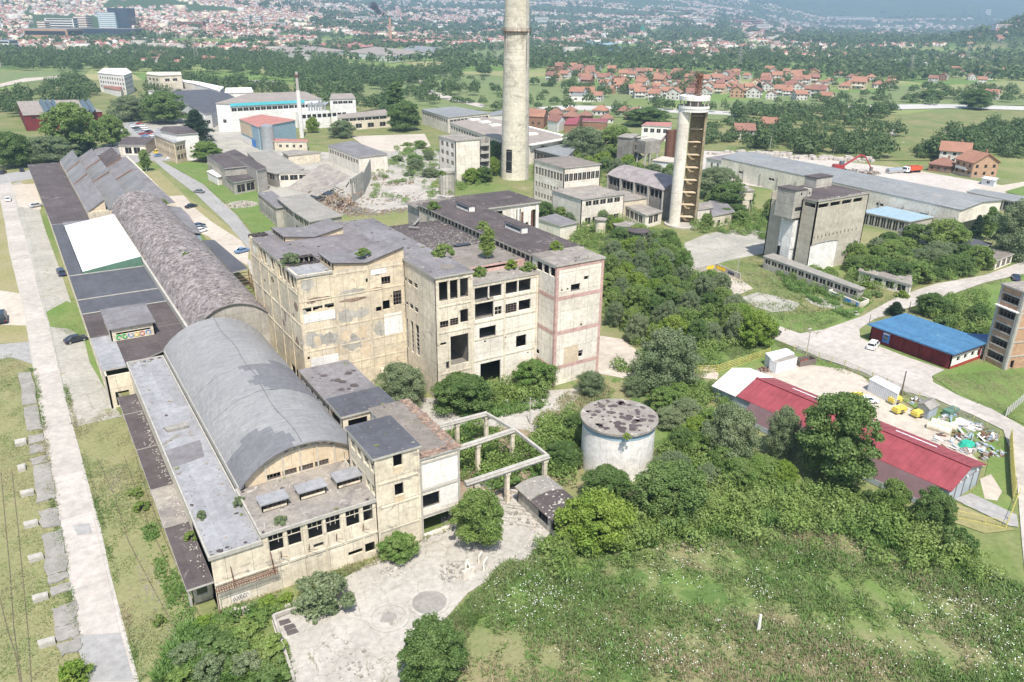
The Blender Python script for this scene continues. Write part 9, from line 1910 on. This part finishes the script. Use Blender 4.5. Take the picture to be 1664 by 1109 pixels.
# roof plants
for (x_,y_,z_,k,s_,lab) in [(*Z3(345,150),23.69,'bush',1.0,'small tree growing on the roof of the open fronted block'),(*Z3(650,180),22.23,'birch',.8,'taller sapling on the roof by the clerestory'),(*Z3(595,285),21.26,'bush',.75,'bush on the front edge of the lower roof'),(*Z3(815,240),21.26,'bush2',.7,'bright bush right of centre on the lower roof'),(*Z3(935,250),21.26,'bush',.7,'bush on the lower roof against the red banded block'),(*Z3(1125,110),23.79,'bush2',.7,'bush on the roof edge of the clerestory wing'),(*Z2(705,275),24.76,'bush',.6,'bush on the front butterfly roof'),(*Z2(265,345),23.01,'bushw',.9,'dry yellowish bush at the hole of the peeling block roof'),(*Z6(215,335),23.79,'bush',.8,'bush at the far left end of the clerestory wing roof'),(*Z6(600,485),23.79,'bush',.7,'bush in the middle of the clerestory wing roof'),(*Z1(85,620),7.7,'bushw',.35,'weed on the left edge of the front hall roof'),(*Z1(275,560),7.7,'bushw',.45,'weed at the corner of the smooth barrel roof'),(*Z1(478,665),7.9,'bushw',.5,'weed on the front flat roof beside the skylights'),(*Z1(35,725),4.2,'bush',.5,'weed on the canopy by the front corner'),(*Z4(330,400),8.8,'bush2',.9,'bushes on the roof between the stair tower and the annex'),(*Z5(525,500),6.6,'bush',.7,'upper bush in the gutter of the crumbling barrel roof'),(*Z5(560,530),6.6,'bush',.8,'second bush in the gutter of the crumbling barrel roof'),(*Z5(645,685),6.6,'bush2',.55,'third bush in the gutter of the crumbling barrel roof'),(*Z5(730,795),6.6,'bush',.5,'fourth bush in the gutter of the crumbling barrel roof'),(*Z5(790,880),6.6,'bush2',.6,'fifth bush in the gutter of the crumbling barrel roof'),(*Z5(835,945),6.6,'bush',.5,'lowest bush in the gutter of the crumbling barrel roof'),(*Z5(707,320),8,'bush',.8,'bush behind the crest of the crumbling barrel roof'),(*Z5(835,610),12.4,'bush',.4,'small tuft on the crest of the crumbling barrel roof'),(1018,712,8.5,'bush2',.35,'sprout on the front rim of the white tank lid'),(718,285,9.6,'bush',.8,'plants on top of the round concrete stump'),(*ZH(850,160),0,'oak2',.75,'tree beside the dark roofed hangar')]:
    p_ = P(x_,y_,z_); r0,h0 = BH[k]; put_tree(k,p_[0],p_[1],r0*s_,h0*s_*1.05,lab,z=z_-.05)
for (x_,y_,w_,h_,lab) in [(500,640,22,34,'row of weeds along the wall behind the smooth barrel roof'),(120,1108,50,40,'bright green bush at the end of the platform slabs'),(230,829,24,18,'upper green clump between the right rails'),(222,806,22,16,'pale green clump above the other between the right rails'),(260,1015,20,18,'small bush at the end of the right rails'),(1262,398,26,20,'bush left of the silo foot')]: tree_px('bush2' if 'bright' in lab else 'bush',x_,y_,w_,h_,lab)
# ------------------------------------------------------------------ meadow growth
def bladefield(name,regions,mat,seed,h0,h1,w,per=3,kind='stuff'):
    rs_ = np.random.RandomState(seed); V = []
    for pp,n,hs in regions:
        c = scatter(pp,n,seed); seed += 1; x,y = c[:,0],c[:,1]
        dens = np.sin(x*.21+1)*np.cos(y*.17)+.6*np.sin(x*.6+y*.47)+.5*np.cos(x*1.3-y*.9)+rs_.normal(0,.5,len(x)); k = dens > -.35; x,y,dn = x[k],y[k],dens[k]
        for j in range(per):
            th = rs_.uniform(0,2*pi,len(x)); h = rs_.uniform(h0,h1,len(x))*hs*(1+.3*np.clip(dn,-1,1.5)); ln = rs_.uniform(.5,1.5,len(x))*h; ww = w*rs_.uniform(.6,1.4,len(x))
            ox,oy = rs_.normal(0,.12,(2,len(x))); bx,by = x+ox,y+oy; dx,dy = np.cos(th),np.sin(th); z = np.zeros(len(x))
            V.append(np.stack([np.stack([bx-dy*ww,by+dx*ww,z+.02],1),np.stack([bx+dy*ww,by-dx*ww,z+.02],1),np.stack([bx+dy*ww*.5+dx*ln,by-dx*ww*.5+dy*ln,h],1),np.stack([bx-dy*ww*.5+dx*ln,by+dx*ww*.5+dy*ln,h],1)],1))
    v = np.concatenate(V).reshape(-1,3); o = linkmesh(name,fastmesh(name,v,np.arange(len(v)).reshape(-1,4)),mat); tag(o,kind=kind); return o
MEAD = [(760,1000),(800,950),(850,908),(900,895),(1000,880),(1100,850),(1200,815),(1300,815),(1400,850),(1500,890),(1600,930),(1664,950),(1700,1150),(700,1150)]
bladefield('meadow_grass',[(MEAD,60000,.8),([(735,1010),(800,935),(855,895),(905,900),(860,925),(800,975),(760,1020)],6000,.9),([(660,1109),(735,1000),(780,1000),(720,1109)],6000,.9),([(1100,448),(1200,425),(1262,405),(1420,470),(1330,545),(1245,535),(1180,500)],9000,.9),([(1000,600),(1100,560),(1240,545),(1250,580),(1160,600),(1120,640)],5000,.9),([(850,700),(940,620),(960,600),(1000,640),(940,680),(900,760)],5000,.8)],'meadow_mat' if 'meadow_mat' in M else 'grass_blade',300,.18,.5,.05)
bladefield('weed_clumps',[(MEAD,6000,.9),([(860,905),(1000,850),(1300,800),(1560,900),(1560,930),(1300,850),(1000,900)],9000,1.3),([(300,1020),(440,980),(470,1109),(250,1109)],5000,1.2),([(230,860),(250,850),(320,1000),(285,1020)],1500,.5),([(1260,440),(1340,455),(1420,490),(1380,520),(1280,470)],4000,1.2),([(700,640),(880,630),(900,660),(760,690)],3000,1.0),([(680,720),(760,690),(870,720),(880,780),(800,800)],4500,1.0)],'weed_leaf',320,.2,.6,.09,4)
bladefield('verge_grass',[([(100,620),(128,720),(162,850),(205,1025),(225,1109),(233,1109),(213,1022),(168,850),(134,722),(108,622)],1800,.8),([(60,600),(94,830),(126,1008),(145,1109),(134,1109),(114,1000),(82,830),(48,600)],3200,.9),([(345,985),(440,965),(620,900),(690,868),(745,848),(748,856),(690,880),(620,915),(440,985),(350,1005)],1600,1.2),([(1240,545),(1340,585),(1460,635),(1580,675),(1640,730),(1634,735),(1570,682),(1450,640),(1330,592),(1236,552)],2600,.7),([(1420,520),(1520,485),(1664,444),(1664,450),(1530,492),(1430,526)],1500,.7),([(1260,532),(1300,541),(1400,512),(1520,458),(1664,420),(1664,416),(1510,454),(1395,506),(1300,534)],1800,.8),([(188,632),(212,662),(206,676),(122,694),(118,686),(190,668)],900,.7),([(0,560),(50,600),(90,800),(110,900),(140,1109),(0,1109)],14000,.4),([(120,694),(206,676),(300,960),(330,1050),(225,1109),(170,880)],11000,.5),([(1514,612),(1664,600),(1664,690),(1560,645)],9000,.5),([(80,510),(130,500),(150,560),(90,535)],2500,.4),([(280,270),(330,266),(450,380),(424,394)],6000,.5)],'verge_mat' if 'verge_mat' in M else 'grass_blade',340,.15,.4,.045,2)
rs_ = np.random.RandomState(50); V = []
for (cx,cy,sx,sy,n) in [(880,970,60,30,1600),(1130,840,30,40,500),(1100,900,40,60,900),(1060,1060,90,30,1100),(1230,960,20,20,300),(1550,990,60,25,900),(1660,1040,60,50,900),(1250,870,140,60,700),(1400,1060,160,40,700),(1640,1100,60,30,400),(860,905,30,12,200),(1240,455,60,14,600),(1130,600,30,12,250)]:
    n = int(n*.35); px_,py_ = rs_.normal(cx,sx*.8,n),rs_.normal(cy,sy*.8,n); kk = clump(px_*10,py_*14,90,.0); px_,py_ = px_[kk],py_[kk]
    for a,b_ in zip(px_,py_):
        if b_ > 1112: continue
        p_ = P(a,b_); s_ = rs_.uniform(.022,.048); z_ = rs_.uniform(.35,.7); V.append([(p_[0]-s_,p_[1]-s_,z_),(p_[0]+s_,p_[1]-s_,z_+.02),(p_[0]+s_,p_[1]+s_,z_+.04),(p_[0]-s_,p_[1]+s_,z_)])
v = np.array(V).reshape(-1,3); o = linkmesh('white_flowers',fastmesh('white_flowers',v,np.arange(len(v)).reshape(-1,4)),'flower_white'); tag(o,kind='stuff')
# ------------------------------------------------------------------ air
mb = MB(); mb.box(-9000,13500,-400,13500,-2,640); 
mt = bpy.data.materials.new('haze_air'); mt.use_nodes = True; t = mt.node_tree; t.nodes.remove(t.nodes['Principled BSDF']); pv = t.nodes.new('ShaderNodeVolumePrincipled'); pv.inputs['Density'].default_value = 1.8e-4; pv.inputs['Color'].default_value = (.55,.77,1.0,1); pv.inputs['Anisotropy'].default_value = .2
t.links.new(pv.outputs[0],t.nodes['Material Output'].inputs['Volume']); M['haze'] = mt; o = mb.build('haze','haze'); tag(o,kind='stuff')
# drop unused prototypes
for d in (T,HP):
    for k,v_ in d.items():
        for pr_ in (v_ if isinstance(v_,list) else [v_]):
            if not USED.get(pr_.name):
                for c in list(KID.get(pr_.name,())):
                    for g in list(KID.get(c.name,())): bpy.data.objects.remove(g)
                    bpy.data.objects.remove(c)
                bpy.data.objects.remove(pr_)
